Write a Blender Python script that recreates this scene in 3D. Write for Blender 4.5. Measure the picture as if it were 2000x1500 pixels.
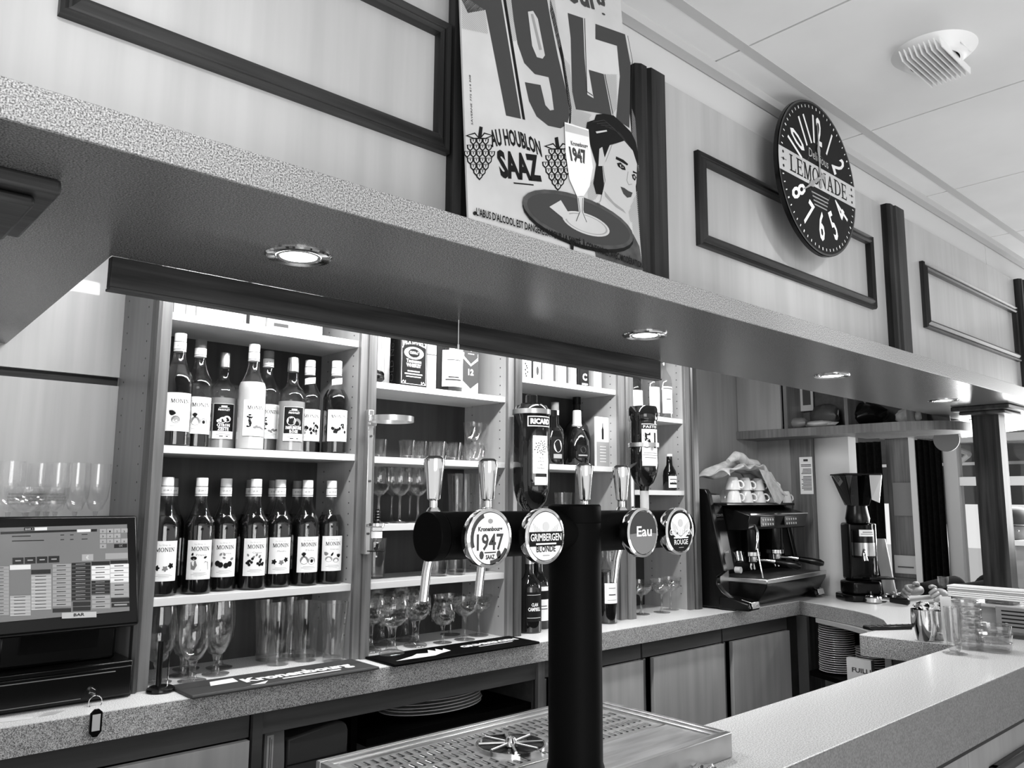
import bpy, math, random
from mathutils import Vector, Matrix
random.seed(7)
for o in list(bpy.data.objects): bpy.data.objects.remove(o)
SC = bpy.context.scene; COL = SC.collection
EYE = 1.5            # heights below are measured from the eye level; everything is lifted by EYE at the end
PI = math.pi

# ---------------------------------------------------------------- camera
YAW, PITCH, ROLL, FPX = 0.737664, 0.1411237, 0.0060883, 1574.908
_f = Vector((math.sin(YAW)*math.cos(PITCH), math.cos(YAW)*math.cos(PITCH), math.sin(PITCH)))
_r0 = Vector((math.cos(YAW), -math.sin(YAW), 0)); _u0 = _r0.cross(_f)
_r = _r0*math.cos(ROLL) + _u0*math.sin(ROLL); _u = -_r0*math.sin(ROLL) + _u0*math.cos(ROLL)
cd = bpy.data.cameras.new('camera'); cam = bpy.data.objects.new('camera', cd); COL.objects.link(cam)
cd.sensor_width = 36; cd.lens = FPX/2000*36; cd.clip_start = 0.02
cam.matrix_world = Matrix(((_r.x, _u.x, -_f.x, 0), (_r.y, _u.y, -_f.y, 0), (_r.z, _u.z, -_f.z, 0), (0, 0, 0, 1)))
SC.camera = cam

# ---------------------------------------------------------------- world, lights, exposure
W = bpy.data.worlds.new('world'); SC.world = W; W.use_nodes = True
W.node_tree.nodes['Background'].inputs[0].default_value = (1, 1, 1, 1)
W.node_tree.nodes['Background'].inputs[1].default_value = 0.47
SC.view_settings.view_transform = 'Standard'; SC.view_settings.look = 'None'
SC.view_settings.gamma = 1; SC.view_settings.use_curve_mapping = False
SC.view_settings.exposure = 0.95
SC.cycles.use_denoising = True
SC.cycles.transparent_max_bounces = 32
SC.cycles.max_bounces = 8
SC.cycles.caustics_reflective = False; SC.cycles.caustics_refractive = False

def lamp(name, kind, loc, power, to=None, size=None, sizey=None, spot=None, blend=0.5, radius=0.03):
    d = bpy.data.lights.new(name, kind); d.energy = power
    o = bpy.data.objects.new(name, d); COL.objects.link(o); o.location = loc
    if kind == 'AREA':
        d.size = size
        if sizey: d.shape = 'RECTANGLE'; d.size_y = sizey
    elif kind == 'SPOT': d.spot_size = spot; d.spot_blend = blend; d.shadow_soft_size = radius
    else: d.shadow_soft_size = radius
    if to is not None:
        o.rotation_euler = (Vector(to)-Vector(loc)).to_track_quat('-Z', 'Y').to_euler()
    return o
SOF = 0.38           # underside of the canopy
LIGHTS = [(0.582, 1.146), (1.467, 1.155), (2.37, 1.15), (3.262, 1.15), (4.15, 1.30)]
for i, (x, y) in enumerate(LIGHTS):
    lamp('downlight_lamp', 'SPOT', (x, y, SOF-0.02), 5, to=(x, y, -2), spot=2.2, blend=0.8, radius=0.035)
for x in (0.92, 1.6, 2.45):                                   # tubes in the slot over the shelves
    lamp('slot_tube_lamp', 'AREA', (x, 1.66, 0.72), 6, to=(x+0.05, 2.3, 0.1), size=0.8, sizey=0.05)
lamp('room_fill_light', 'AREA', (-0.6, -2.6, 0.3), 34, to=(1.6, 1, 0.7), size=2.2, sizey=1.6)  # added fill from behind the camera, no actual window modelled there
lamp('daylight_by_window', 'AREA', (5.45, 1.0, 0.1), 36, to=(2.0, 0.8, -0.5), size=1.6, sizey=1.2)
lamp('ceiling_fill_light', 'AREA', (1.0, -1.2, -1.2), 15, to=(1.6, -0.2, 1), size=2.6, sizey=1.6)  # added low fill aimed upward to brighten the ceiling
lamp('ceiling_spot_lamp', 'SPOT', (0.05, -0.1, 0.93), 12, to=(0.24, 1.0, 0.56), spot=0.55, blend=1.0, radius=0.06)
lamp('ceiling_spot_lamp', 'SPOT', (1.7, -0.1, 0.93), 12, to=(1.9, 0.96, 0.5), spot=0.6, blend=1.0, radius=0.06)

# ---------------------------------------------------------------- materials
def mat(name, c, rough=0.5, metal=0, spec=0.5, coat=0, emit=0, trans=0):
    m = bpy.data.materials.new(name); m.use_nodes = True
    b = m.node_tree.nodes['Principled BSDF']
    b.inputs['Base Color'].default_value = (c, c, c, 1); b.inputs['Roughness'].default_value = rough
    b.inputs['Metallic'].default_value = metal; b.inputs['Specular IOR Level'].default_value = spec
    b.inputs['Coat Weight'].default_value = coat
    if emit:
        b.inputs['Emission Color'].default_value = (1, 1, 1, 1); b.inputs['Emission Strength'].default_value = emit
    return m
def noisy(m, c0, c1, scale, stretch=(1, 1, 1), detail=3, lo=0.35, hi=0.65, bump=0, rough_noise=0, dist=0.0):
    nt = m.node_tree; N = nt.nodes; L = nt.links; b = N['Principled BSDF']
    tc = N.new('ShaderNodeTexCoord'); mp = N.new('ShaderNodeMapping'); mp.inputs['Scale'].default_value = stretch
    nz = N.new('ShaderNodeTexNoise'); nz.inputs['Scale'].default_value = scale; nz.inputs['Detail'].default_value = detail
    nz.inputs['Distortion'].default_value = dist
    cr = N.new('ShaderNodeValToRGB'); cr.color_ramp.elements[0].position = lo; cr.color_ramp.elements[1].position = hi
    cr.color_ramp.elements[0].color = (c0, c0, c0, 1); cr.color_ramp.elements[1].color = (c1, c1, c1, 1)
    L.new(tc.outputs['Object'], mp.inputs[0]); L.new(mp.outputs[0], nz.inputs[0]); L.new(nz.outputs[0], cr.inputs[0])
    L.new(cr.outputs[0], b.inputs['Base Color'])
    if bump:
        bp = N.new('ShaderNodeBump'); bp.inputs['Strength'].default_value = bump; bp.inputs['Distance'].default_value = 0.002
        L.new(nz.outputs[0], bp.inputs['Height']); L.new(bp.outputs[0], b.inputs['Normal'])
    return m
def wood(name, c, amp, rough, axis='z', fine=38, coat=0.0, bump=0.0, spec=0.5):
    """grain running along one axis: fine fibres, plus broad boards of slightly different tone and a few cathedral arches"""
    m = mat(name, c, rough, coat=coat, spec=spec); nt = m.node_tree; N = nt.nodes; L = nt.links; b = N['Principled BSDF']
    tc = N.new('ShaderNodeTexCoord')
    def mapped(s):
        mp = N.new('ShaderNodeMapping'); mp.inputs['Scale'].default_value = s; L.new(tc.outputs['Object'], mp.inputs[0]); return mp.outputs[0]
    ax = 'xyz'.index(axis)
    s1 = [1, 1, 1]; s1[ax] = 0.045; s2 = [1, 1, 1]; s2[ax] = 0.22
    n1 = N.new('ShaderNodeTexNoise'); n1.inputs['Scale'].default_value = fine; n1.inputs['Detail'].default_value = 5; L.new(mapped(s1), n1.inputs[0])
    n2 = N.new('ShaderNodeTexNoise'); n2.inputs['Scale'].default_value = 5; n2.inputs['Detail'].default_value = 1.5; L.new(mapped(s2), n2.inputs[0])
    wv = N.new('ShaderNodeTexWave'); wv.inputs['Scale'].default_value = 1.0; wv.inputs['Distortion'].default_value = 0
    ad = N.new('ShaderNodeMath'); ad.operation = 'MULTIPLY'; ad.inputs[1].default_value = 26; L.new(n2.outputs[0], ad.inputs[0])
    sn = N.new('ShaderNodeMath'); sn.operation = 'SINE'; L.new(ad.outputs[0], sn.inputs[0])
    N.remove(wv)
    a = N.new('ShaderNodeMath'); a.operation = 'MULTIPLY_ADD'; a.inputs[1].default_value = 0.10; L.new(sn.outputs[0], a.inputs[0]); L.new(n1.outputs[0], a.inputs[2])
    cr = N.new('ShaderNodeValToRGB'); e = cr.color_ramp.elements
    e[0].position = 0.3; e[1].position = 0.72
    e[0].color = (c-amp,)*3+(1,); e[1].color = (c+amp,)*3+(1,)
    L.new(a.outputs[0], cr.inputs[0]); L.new(cr.outputs[0], b.inputs['Base Color'])
    if bump:
        bp = N.new('ShaderNodeBump'); bp.inputs['Strength'].default_value = bump; bp.inputs['Distance'].default_value = 0.0015
        L.new(n1.outputs[0], bp.inputs['Height']); L.new(bp.outputs[0], b.inputs['Normal'])
    return m
def glassy(name, tint, gloss=1.0, ior=1.45, rough=0.02):
    m = bpy.data.materials.new(name); m.use_nodes = True; nt = m.node_tree; N = nt.nodes; L = nt.links; N.clear()
    out = N.new('ShaderNodeOutputMaterial'); mx = N.new('ShaderNodeMixShader')
    t = N.new('ShaderNodeBsdfTransparent'); t.inputs[0].default_value = (tint, tint, tint, 1)
    g = N.new('ShaderNodeBsdfGlossy'); g.inputs['Roughness'].default_value = rough; g.inputs[0].default_value = (gloss,)*3+(1,)
    lw = N.new('ShaderNodeLayerWeight'); lw.inputs[0].default_value = 0.5
    pw = N.new('ShaderNodeMath'); pw.operation = 'POWER'; pw.inputs[1].default_value = 3.2; L.new(lw.outputs['Facing'], pw.inputs[0])
    fr = N.new('ShaderNodeMath'); fr.operation = 'MULTIPLY_ADD'; fr.inputs[1].default_value = 0.55*(ior-1)/.45; fr.inputs[2].default_value = 0.035*(ior-1)/.45; fr.use_clamp = True
    L.new(pw.outputs[0], fr.inputs[0]); L.new(fr.outputs[0], mx.inputs[0]); L.new(t.outputs[0], mx.inputs[1]); L.new(g.outputs[0], mx.inputs[2]); L.new(mx.outputs[0], out.inputs[0])
    return m
MT = {}
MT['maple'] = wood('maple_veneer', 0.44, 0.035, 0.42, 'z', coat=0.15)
MT['maple_dim'] = wood('maple_veneer_dark', 0.24, 0.025, 0.45, 'z')  # the same veneer in a darker tone
MT['stile'] = wood('oak_stile', 0.13, 0.04, 0.4, 'z', fine=70)
MT['stile_dark'] = wood('oak_moulding', 0.05, 0.02, 0.35, 'z', fine=70)
MT['dark_x'] = wood('walnut_rail', 0.032, 0.022, 0.42, 'x', fine=60, bump=0.4, spec=0.25)
MT['dark_z'] = wood('walnut_post', 0.020, 0.014, 0.42, 'z', fine=60, bump=0.3, spec=0.2)
MT['shelf'] = wood('pale_shelf', 0.62, 0.03, 0.4, 'x')
MT['inner'] = wood('pale_shelf_side', 0.35, 0.03, 0.5, 'z')
MT['backp'] = wood('cabinet_back', 0.026, 0.008, 0.6, 'z')  # shade inside the bays is put into this dark tone
MT['base'] = wood('base_front', 0.06, 0.015, 0.45, 'x')
MT['door'] = wood('base_door', 0.40, 0.05, 0.45, 'z', fine=25)
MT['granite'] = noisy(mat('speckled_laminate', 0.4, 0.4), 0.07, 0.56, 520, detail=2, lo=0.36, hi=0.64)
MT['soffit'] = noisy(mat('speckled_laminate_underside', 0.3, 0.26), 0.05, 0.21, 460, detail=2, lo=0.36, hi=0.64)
MT['bartop'] = noisy(mat('bar_laminate', 0.5, 0.27, spec=0.7), 0.58, 1.0, 400, detail=2, lo=0.36, hi=0.62)
MT['barfront'] = noisy(mat('bar_front_laminate', 0.3, 0.5), 0.11, 0.18, 300, detail=2, lo=0.36, hi=0.62)
MT['ceil'] = noisy(mat('ceiling_tile', 0.62, 0.9), 0.70, 0.82, 2.2, detail=4, lo=0.3, hi=0.7)
MT['white_wall'] = mat('painted_wall', 0.60, 0.8)
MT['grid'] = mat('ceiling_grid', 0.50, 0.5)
MT['black'] = mat('black_plastic', 0.003, 0.25, spec=0.28)
MT['blackmatte'] = mat('black_powder_coat', 0.002, 0.5, spec=0.035)
MT['darkgrey'] = mat('dark_grey', 0.04, 0.5)
MT['midgrey'] = mat('mid_grey', 0.18, 0.5)
MT['lightgrey'] = mat('light_grey', 0.45, 0.5)
MT['white'] = mat('white', 0.80, 0.45)
MT['china'] = mat('white_china', 0.80, 0.12, coat=0.5)
MT['paper'] = mat('white_paper', 0.74, 0.7)
MT['poster'] = noisy(mat('poster_paper', 0.6, 0.35), 0.50, 0.62, 6, detail=4)
MT['ink'] = mat('black_ink', 0.008, 0.5, spec=0.12)
MT['inkmid'] = mat('grey_ink', 0.05, 0.5, spec=0.2)
MT['inklight'] = mat('pale_ink', 0.30, 0.5)
MT['inkfig'] = noisy(mat('dark_figure_ink', 0.05, 0.4), 0.035, 0.075, 40)
MT['skin_ink'] = mat('printed_skin', 0.52, 0.4)
MT['chrome'] = mat('chrome', 0.75, 0.08, metal=1)
MT['steel'] = noisy(mat('brushed_steel', 0.5, 0.28, metal=1), 0.42, 0.62, 8, stretch=(1, 8, 1))
MT['alu'] = mat('satin_aluminium', 0.62, 0.3, metal=1)
MT['glass'] = glassy('clear_glass', 0.985)
MT['glass_b'] = glassy('bottle_glass', 0.90)
MT['pane'] = glassy('window_pane', 0.95)
MT['smoke'] = glassy('smoked_glass', 0.22)
MT['syrup'] = mat('dark_syrup', 0.006, 0.06, spec=0.6)
MT['syrup_mid'] = mat('amber_syrup', 0.10, 0.08)
MT['syrup_pale'] = mat('pale_syrup', 0.30, 0.10)
MT['syrup_white'] = mat('milky_syrup', 0.62, 0.15)
MT['blackglass'] = mat('black_bottle_glass', 0.006, 0.05, spec=0.6)
MT['label'] = mat('cream_label', 0.86, 0.5)
MT['lamp_on'] = mat('lit_lamp', 0.9, 0.4, emit=8)
MT['tube_on'] = mat('lit_tube', 0.9, 0.4, emit=3)
MT['screen'] = mat('screen_grey', 0.10, 0.2, emit=0.045)
MT['screen_w'] = mat('screen_light', 0.4, 0.2, emit=0.20)
MT['screen_m'] = mat('screen_mid', 0.2, 0.2, emit=0.10)
MT['screen_l'] = mat('screen_soft', 0.2, 0.2, emit=0.07)
MT['screen_d'] = mat('screen_dark', 0.01, 0.2, emit=0.003)
MT['cloth'] = noisy(mat('grey_cloth', 0.5, 0.85), 0.38, 0.55, 30, bump=0.5)
MT['skin'] = noisy(mat('skin', 0.3, 0.5), 0.20, 0.30, 20)
MT['jacket'] = noisy(mat('dark_jacket', 0.02, 0.9, spec=0.05), 0.003, 0.006, 60, bump=0.6)
MT['bagfilm'] = glassy('plastic_film', 0.86, rough=0.12)
MT['floor'] = noisy(mat('floor_tile', 0.4, 0.4), 0.36, 0.46, 12)
MT['awning'] = noisy(mat('awning_cloth', 0.1, 0.8), 0.07, 0.10, 3)
MT['outside'] = mat('outside_ground', 0.55, 0.8)

# ---------------------------------------------------------------- pixel -> point on a real plane (2000 x 1500 frame)
def ray(px, py): return _f*FPX + _r*(px-1000) - _u*(py-750)
def at(px, py, X=None, Y=None, Z=None, D=None):
    d = ray(px, py)
    if X is not None: return d*(X/d.x)
    if Y is not None: return d*(Y/d.y)
    if Z is not None: return d*(Z/d.z)
    return d*(D/FPX)

# ---------------------------------------------------------------- mesh collector
class M:
    def __init__(s): s.v = []; s.f = []
    def add(s, vs, fs):
        k = len(s.v); s.v += [Vector(p) for p in vs]; s.f += [tuple(i+k for i in f) for f in fs]; return s
    def box(s, x0, x1, y0, y1, z0, z1):
        return s.add([(x0,y0,z0),(x1,y0,z0),(x1,y1,z0),(x0,y1,z0),(x0,y0,z1),(x1,y0,z1),(x1,y1,z1),(x0,y1,z1)],
                     [(0,3,2,1),(4,5,6,7),(0,1,5,4),(1,2,6,5),(2,3,7,6),(3,0,4,7)])
    def lathe(s, prof, c=(0,0,0), n=24, a0=0, a1=None):
        c = Vector(c); full = a1 is None; a1 = 2*PI if full else a1
        m = n if full else n+1; vs = []; fs = []
        for r, z in prof:
            for i in range(m):
                a = a0+(a1-a0)*i/n; vs.append((c.x+r*math.cos(a), c.y+r*math.sin(a), c.z+z))
        for j in range(len(prof)-1):
            for i in range(n):
                i2 = (i+1) % m if full else i+1
                q = (j*m+i, j*m+i2, (j+1)*m+i2, (j+1)*m+i)
                if prof[j][0] < 1e-6: q = (q[0], q[2], q[3])
                elif prof[j+1][0] < 1e-6: q = (q[0], q[1], q[2])
                fs.append(q)
        return s.add(vs, fs)
    def cyl(s, p0, p1, r0, r1=None, n=16, caps=True):
        return s.tube([p0, p1], [r0, r1 if r1 is not None else r0], n, caps)
    def tube(s, pts, r, n=10, caps=True, closed=False):
        pts = [Vector(p) for p in pts]; k = len(pts); rr = r if isinstance(r, (list, tuple)) else [r]*k
        vs = []; fs = []; up = None
        for i, p in enumerate(pts):
            a = pts[i-1] if (i or closed) else p; b = pts[(i+1) % k] if (i < k-1 or closed) else p
            d = (b-a).normalized()
            if up is None:
                up = Vector((0, 0, 1)) if abs(d.z) < 0.9 else Vector((1, 0, 0))
            sx = d.cross(up).normalized(); up = sx.cross(d).normalized()
            for j in range(n):
                t = 2*PI*j/n; vs.append(p+(sx*math.cos(t)+up*math.sin(t))*rr[i])
        for i in range(k if closed else k-1):
            for j in range(n):
                a = i*n; b = ((i+1) % k)*n; fs.append((a+j, a+(j+1) % n, b+(j+1) % n, b+j))
        if caps and not closed:
            fs.append(tuple(range(n-1, -1, -1))); fs.append(tuple((k-1)*n+j for j in range(n)))
        return s.add(vs, fs)
    def prism(s, poly, d, axis='z', at0=0):
        """a 2-D outline extruded from at0 to at0+d along an axis; poly in the other two axes' order"""
        n = len(poly); vs = []
        for k in (at0, at0+d):
            for a, b in poly:
                vs.append({'z': (a, b, k), 'y': (a, k, b), 'x': (k, a, b)}[axis])
        fs = [tuple(range(n-1, -1, -1)), tuple(range(n, 2*n))]+[(i, (i+1) % n, n+(i+1) % n, n+i) for i in range(n)]
        return s.add(vs, fs)
    def poly(s, pts): return s.add(pts, [tuple(range(len(pts)))])
    def plane_prism(s, pts, th):
        """flat outline in space given thickness along its own normal"""
        pts = [Vector(p) for p in pts]; n = len(pts)
        nn = Vector((0, 0, 0))
        for i in range(n): nn += pts[i].cross(pts[(i+1) % n])
        nn.normalize(); return s.add(pts+[p+nn*th for p in pts], [tuple(range(n-1, -1, -1)), tuple(range(n, 2*n))]+[(i, (i+1) % n, n+(i+1) % n, n+i) for i in range(n)])
    def xf(s, mtx): s.v = [mtx @ v for v in s.v]; return s
    def join(s, o): return s.add(o.v, o.f)
    def build(s, name, m, parent=None, ang=35, bevel=0, label=None, abs_=False, kind=None, fixn=True):
        me = bpy.data.meshes.new(name)
        off = Vector((0, 0, 0))
        if abs_ and parent is not None:
            off = Vector(parent.location)
            if parent.parent: off += Vector(parent.parent.location)
        me.from_pydata([v-off for v in s.v], [], s.f)
        me.validate()
        if ang:
            for p in me.polygons: p.use_smooth = True
            me.set_sharp_from_angle(angle=math.radians(ang))
        me.materials.append(MT[m])
        o = bpy.data.objects.new(name, me); COL.objects.link(o); o.parent = parent
        if bevel:
            b = o.modifiers.new('bevel', 'BEVEL'); b.width = bevel; b.segments = 2; b.limit_method = 'ANGLE'; b.harden_normals = False
        if label: o['label'] = label
        if kind: o['kind'] = kind
        return o
def thing(name, label, cat, loc=(0,0,0), rz=0, group=None):
    o = bpy.data.objects.new(name, None); COL.objects.link(o); o.location = loc; o.rotation_euler = (0, 0, rz)
    o.empty_display_size = 0.02
    if label: o['label'] = label
    if cat: o['category'] = cat
    if group: o['group'] = group
    return o
def struct(o): o['kind'] = 'structure'; return o
def tag(o, label, cat, group=None):
    o['label'] = label; o['category'] = cat
    if group: o['group'] = group
    return o
def dup(root, loc, rz=0, label=None, group=None, scale=None):
    r = root.copy(); COL.objects.link(r); r.location = loc; r.rotation_euler = (0, 0, rz)
    if label: r['label'] = label
    if group: r['group'] = group
    if scale: r.scale = scale
    for ch in list(root.children):
        c = ch.copy(); COL.objects.link(c); c.parent = r
        for g in list(ch.children):
            d = g.copy(); COL.objects.link(d); d.parent = c
    return r
def child_of(o, loc=(0,0,0)):
    return o

# ---------------------------------------------------------------- lettering
_tc = {}
def letters(txt, bold=0.0, res=2):
    """flat letter shapes, height about 0.7, starting at x=0: (verts, faces, width)"""
    k = (txt, bold, res)
    if k not in _tc:
        cu = bpy.data.curves.new('t', 'FONT'); cu.body = txt; cu.size = 1; cu.offset = bold; cu.resolution_u = res; cu.fill_mode = 'FRONT'
        ob = bpy.data.objects.new('t', cu); COL.objects.link(ob)
        dg = bpy.context.evaluated_depsgraph_get(); ev = ob.evaluated_get(dg); me = ev.to_mesh()
        vs = [Vector((v.co.x, v.co.y, 0)) for v in me.vertices]; fs = [tuple(p.vertices) for p in me.polygons]
        ev.to_mesh_clear(); bpy.data.objects.remove(ob); bpy.data.curves.remove(cu)
        x0 = min(v.x for v in vs); x1 = max(v.x for v in vs)
        _tc[k] = ([(v.x-x0, v.y) for v in vs], fs, x1-x0)
    return _tc[k]
# slab-serif capitals drawn as outlines in a unit box, for the bottle labels
_S = {
 'M': (1.15, [[(0,0),(.36,0),(.36,.06),(.24,.08),(.24,.72),(.5,.0),(.62,.0),(.9,.72),(.9,.08),(.79,.06),(.79,0),(1.15,0),(1.15,.06),(1.05,.08),(1.05,.92),(1.15,.94),(1.15,1),(.88,1),(.6,.28),(.33,1),(0,1),(0,.94),(.13,.92),(.13,.08),(0,.06)]]),
 'N': (.98, [[(0,0),(.34,0),(.34,.06),(.23,.08),(.23,.76),(.78,0),(.86,0),(.86,.92),(.98,.94),(.98,1),(.64,1),(.64,.94),(.76,.92),(.76,.28),(.26,1),(0,1),(0,.94),(.12,.92),(.12,.08),(0,.06)]]),
 'L': (.82, [[(0,0),(.78,0),(.82,.26),(.77,.26),(.70,.09),(.30,.08),(.30,.92),(.42,.94),(.42,1),(0,1),(0,.94),(.12,.92),(.12,.08),(0,.06)]]),
 'E': (.84, [[(0,0),(.80,0),(.84,.26),(.79,.26),(.70,.08),(.30,.08),(.30,.47),(.55,.47),(.60,.36),(.64,.36),(.64,.66),(.60,.66),(.55,.54),(.30,.54),(.30,.92),(.66,.92),(.74,.76),(.79,.76),(.77,1),(0,1),(0,.94),(.12,.92),(.12,.08),(0,.06)]]),
 'A': (1.0, [[(0,0),(.32,0),(.32,.06),(.21,.08),(.29,.30),(.60,.30),(.66,.08),(.56,.06),(.56,0),(1.0,0),(1.0,.06),(.89,.08),(.56,1),(.44,1),(.10,.08),(0,.06)]]),
 'D': (1.0, [[(0,0),(.45,0),(.75,.08),(.93,.25),(1.0,.5),(.93,.75),(.75,.92),(.45,1),(0,1),(0,.94),(.12,.92),(.12,.08),(0,.06)]]),
 'I': (.42, [[(0,0),(.42,0),(.42,.06),(.3,.08),(.3,.92),(.42,.94),(.42,1),(0,1),(0,.94),(.12,.92),(.12,.08),(0,.06)]]),
}
def serif(txt):
    vs = []; fs = []; x = 0
    for ch in txt:
        if ch == 'O':
            n = 20; k = len(vs)
            for i in range(n):
                a = 2*PI*i/n
                vs.append((x+.46+.46*math.cos(a), .5+.52*math.sin(a))); vs.append((x+.46+.29*math.cos(a), .5+.44*math.sin(a)))
            for i in range(n):
                j = (i+1) % n; fs.append((k+2*i, k+2*j, k+2*j+1, k+2*i+1))
            x += 1.02
        else:
            w, ps = _S[ch]
            for p in ps:
                k = len(vs); vs += [(x+a, b) for a, b in p]; fs.append(tuple(range(k, k+len(p))))
            x += w+.10
    return vs, fs, x-.1
class Flat:
    """a flat printed sheet standing at a real place: origin, two axes; marks are laid on it in thin layers, grouped by ink"""
    def __init__(s, p0, ex, ey):
        s.p0 = Vector(p0); s.ex = Vector(ex).normalized(); s.ey = Vector(ey).normalized(); s.n = s.ex.cross(s.ey).normalized(); s.ink = {}
    def px(s, x, y):
        d = ray(x, y); t = s.p0.dot(s.n)/d.dot(s.n); p = d*t-s.p0; return (p.dot(s.ex), p.dot(s.ey))
    def P(s, u, v, h=0): return s.p0+s.ex*u+s.ey*v+s.n*h
    def m(s, ink): return s.ink.setdefault(ink, M())
    def poly(s, uv, ink, layer=1): s.m(ink).poly([s.P(u, v, layer*0.0004) for u, v in uv]); return s
    def ppoly(s, pxs, ink, layer=1): return s.poly([s.px(*p) for p in pxs], ink, layer)
    def rect(s, u0, u1, v0, v1, ink, layer=1): return s.poly([(u0, v0), (u1, v0), (u1, v1), (u0, v1)], ink, layer)
    def text(s, txt, a, b, h, ink, layer=2, bold=0.0, bow=0, shape=None, px=True, shear=0, res=2):
        """lettering whose baseline runs exactly from a to b (pixels if px), cap height h metres"""
        vs, fs, w = shape or letters(txt, bold, res)
        if px: a = s.px(*a); b = s.px(*b)
        a = Vector(a); b = Vector(b); d = b-a; up = Vector((-d.y, d.x)).normalized(); hh = 1.0 if shape else 0.7
        out = []
        for x, y in vs:
            t = x/w; q = a+d*t+up*(y/hh*h+bow*4*t*(1-t))+d.normalized()*shear*y/hh*h
            out.append(s.P(q.x, q.y, layer*0.0004))
        s.m(ink).add(out, fs); return s
    def ell(s, c, ru, rv, ink, layer=1, n=28, r0=0, a0=0, a1=2*PI, rot=0):
        pts = []
        def e(k, a):
            x = ru*k*math.cos(a); y = rv*k*math.sin(a); return (c[0]+x*math.cos(rot)-y*math.sin(rot), c[1]+x*math.sin(rot)+y*math.cos(rot))
        if r0 == 0 and a1-a0 > 6.2: return s.poly([e(1, a0+(a1-a0)*i/n) for i in range(n)], ink, layer)
        for i in range(n):
            t0 = a0+(a1-a0)*i/n; t1 = a0+(a1-a0)*(i+1)/n
            s.poly([e(1, t0), e(1, t1), e(r0, t1), e(r0, t0)] if r0 else [e(1, t0), e(1, t1), c], ink, layer)
        return s
    def stroke(s, pts, w, ink, layer=1, px=False):
        if px: pts = [s.px(*p) for p in pts]
        for i in range(len(pts)-1):
            a = Vector(pts[i]); b = Vector(pts[i+1]); d = (b-a)
            if d.length < 1e-7: continue
            n = Vector((-d.y, d.x)).normalized()*w/2; e = d.normalized()*w*0.2
            s.poly([tuple(a-n-e), tuple(b-n+e), tuple(b+n+e), tuple(a+n-e)], ink, layer)
        return s
    def flush(s, parent, names=None, abs_=True):
        for ink, m in s.ink.items():
            m.build((names or {}).get(ink, 'print'), ink, parent, ang=0, abs_=abs_)
# ================================================================ SETTING
FL = -EYE; CE = 1.03; K = 1.052
f = struct(thing('floor', None, None, (0, 0, FL)))
for i in range(-4, 13):
    for j in range(-6, 5):
        x = i*0.5; y = j*0.5
        M().box(x+.003, x+.497, y+.003, y+.497, FL-.02, FL).build('floor_tile', 'floor', f, ang=0, abs_=True)
M().box(-2, 6.5, -3, 2.5, FL-.05, FL-.006).build('screed', 'darkgrey', f, ang=0, abs_=True)

c = struct(thing('ceiling', None, None, (0, 0, CE)))
M().box(-2.6, 6.6, -3.3, 2.6, CE+.03, CE+.06).build('slab', 'white_wall', c, ang=0, abs_=True)
TW = .6*K; X0 = (1.479-0.6*7)*K
tile_me = None
for i in range(0, 15):
    for (y0, y1) in ((-3.14, -1.94), (-1.94, -0.74), (-0.74, 0.40), (0.40, 1.004)):
        x0 = X0+TW*i
        if x0+TW > 6.5: continue
        M().box(x0+.003, x0+TW-.003, y0+.003, y1-.003, CE, CE+.02).build('ceiling_tile', 'ceil', c, ang=0, abs_=True)
for i in range(0, 15):
    x0 = X0+TW*i; M().box(x0-.011, x0+.011, -3.1, 1.004, CE+.014, CE+.022).build('ceiling_grid_bar', 'darkgrey', c, ang=0, abs_=True)
M().box(-2.4, 6.5, 0.910, 0.934, CE-.0015, CE+.012).build('ceiling_band', 'grid', c, ang=0, abs_=True)  # thin flat strip making a slightly darker band across the tiles
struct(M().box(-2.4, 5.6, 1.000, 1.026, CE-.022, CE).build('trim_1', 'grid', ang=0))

# painted band above the panelled front of the canopy, in separate sheets with a joint between
wb = struct(thing('wall_front', None, None, (0, 1.03, .90)))
for x0, x1 in ((-2.4, -.3), (-.297, .9), (.903, 2.095), (2.098, 3.3), (3.303, 4.6)):
    M().box(x0*K, x1*K, 1.029, 1.08, .80, CE).build('wall_sheet', 'white_wall', wb, ang=0, abs_=True)

YB = 2.345                                                    # back wall of the bar
struct(M().box(-2.4, 4.0, YB+.02, YB+.12, FL, CE).build('wall_back', 'white_wall', ang=0))
nb = struct(thing('wall_back_panelling', None, None, (0.4, YB, -.1)))
M().box(-.6, .675, YB, YB+.018, .322, .96).build('wood_panel', 'maple', nb, abs_=True)
M().box(-.6, .675, YB, YB+.018, -.46, .298).build('wood_panel', 'maple', nb, abs_=True)
M().box(-.6, .675, YB+.012, YB+.019, .298, .322).build('shadow_gap', 'dark_x', nb, abs_=True)
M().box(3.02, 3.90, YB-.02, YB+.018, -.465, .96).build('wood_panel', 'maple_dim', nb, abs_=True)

wr = struct(thing('wall_right', None, None, (3.95, 2.0, -.465)))
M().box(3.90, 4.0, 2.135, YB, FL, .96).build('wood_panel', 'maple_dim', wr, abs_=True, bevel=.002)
M().box(3.895, 4.0, 2.02, 2.133, FL, .96).build('wood_strip', 'stile', wr, abs_=True, bevel=.002)
m = M(); m.prism([(3.93, 2.018), (3.905, 1.98), (3.90, 1.93), (3.905, 1.88), (3.93, 1.84), (3.99, 1.83), (3.99, 2.018)], 2.45, 'z', FL)
m.build('rounded_wall_end', 'white_wall', wr, abs_=True)

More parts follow.
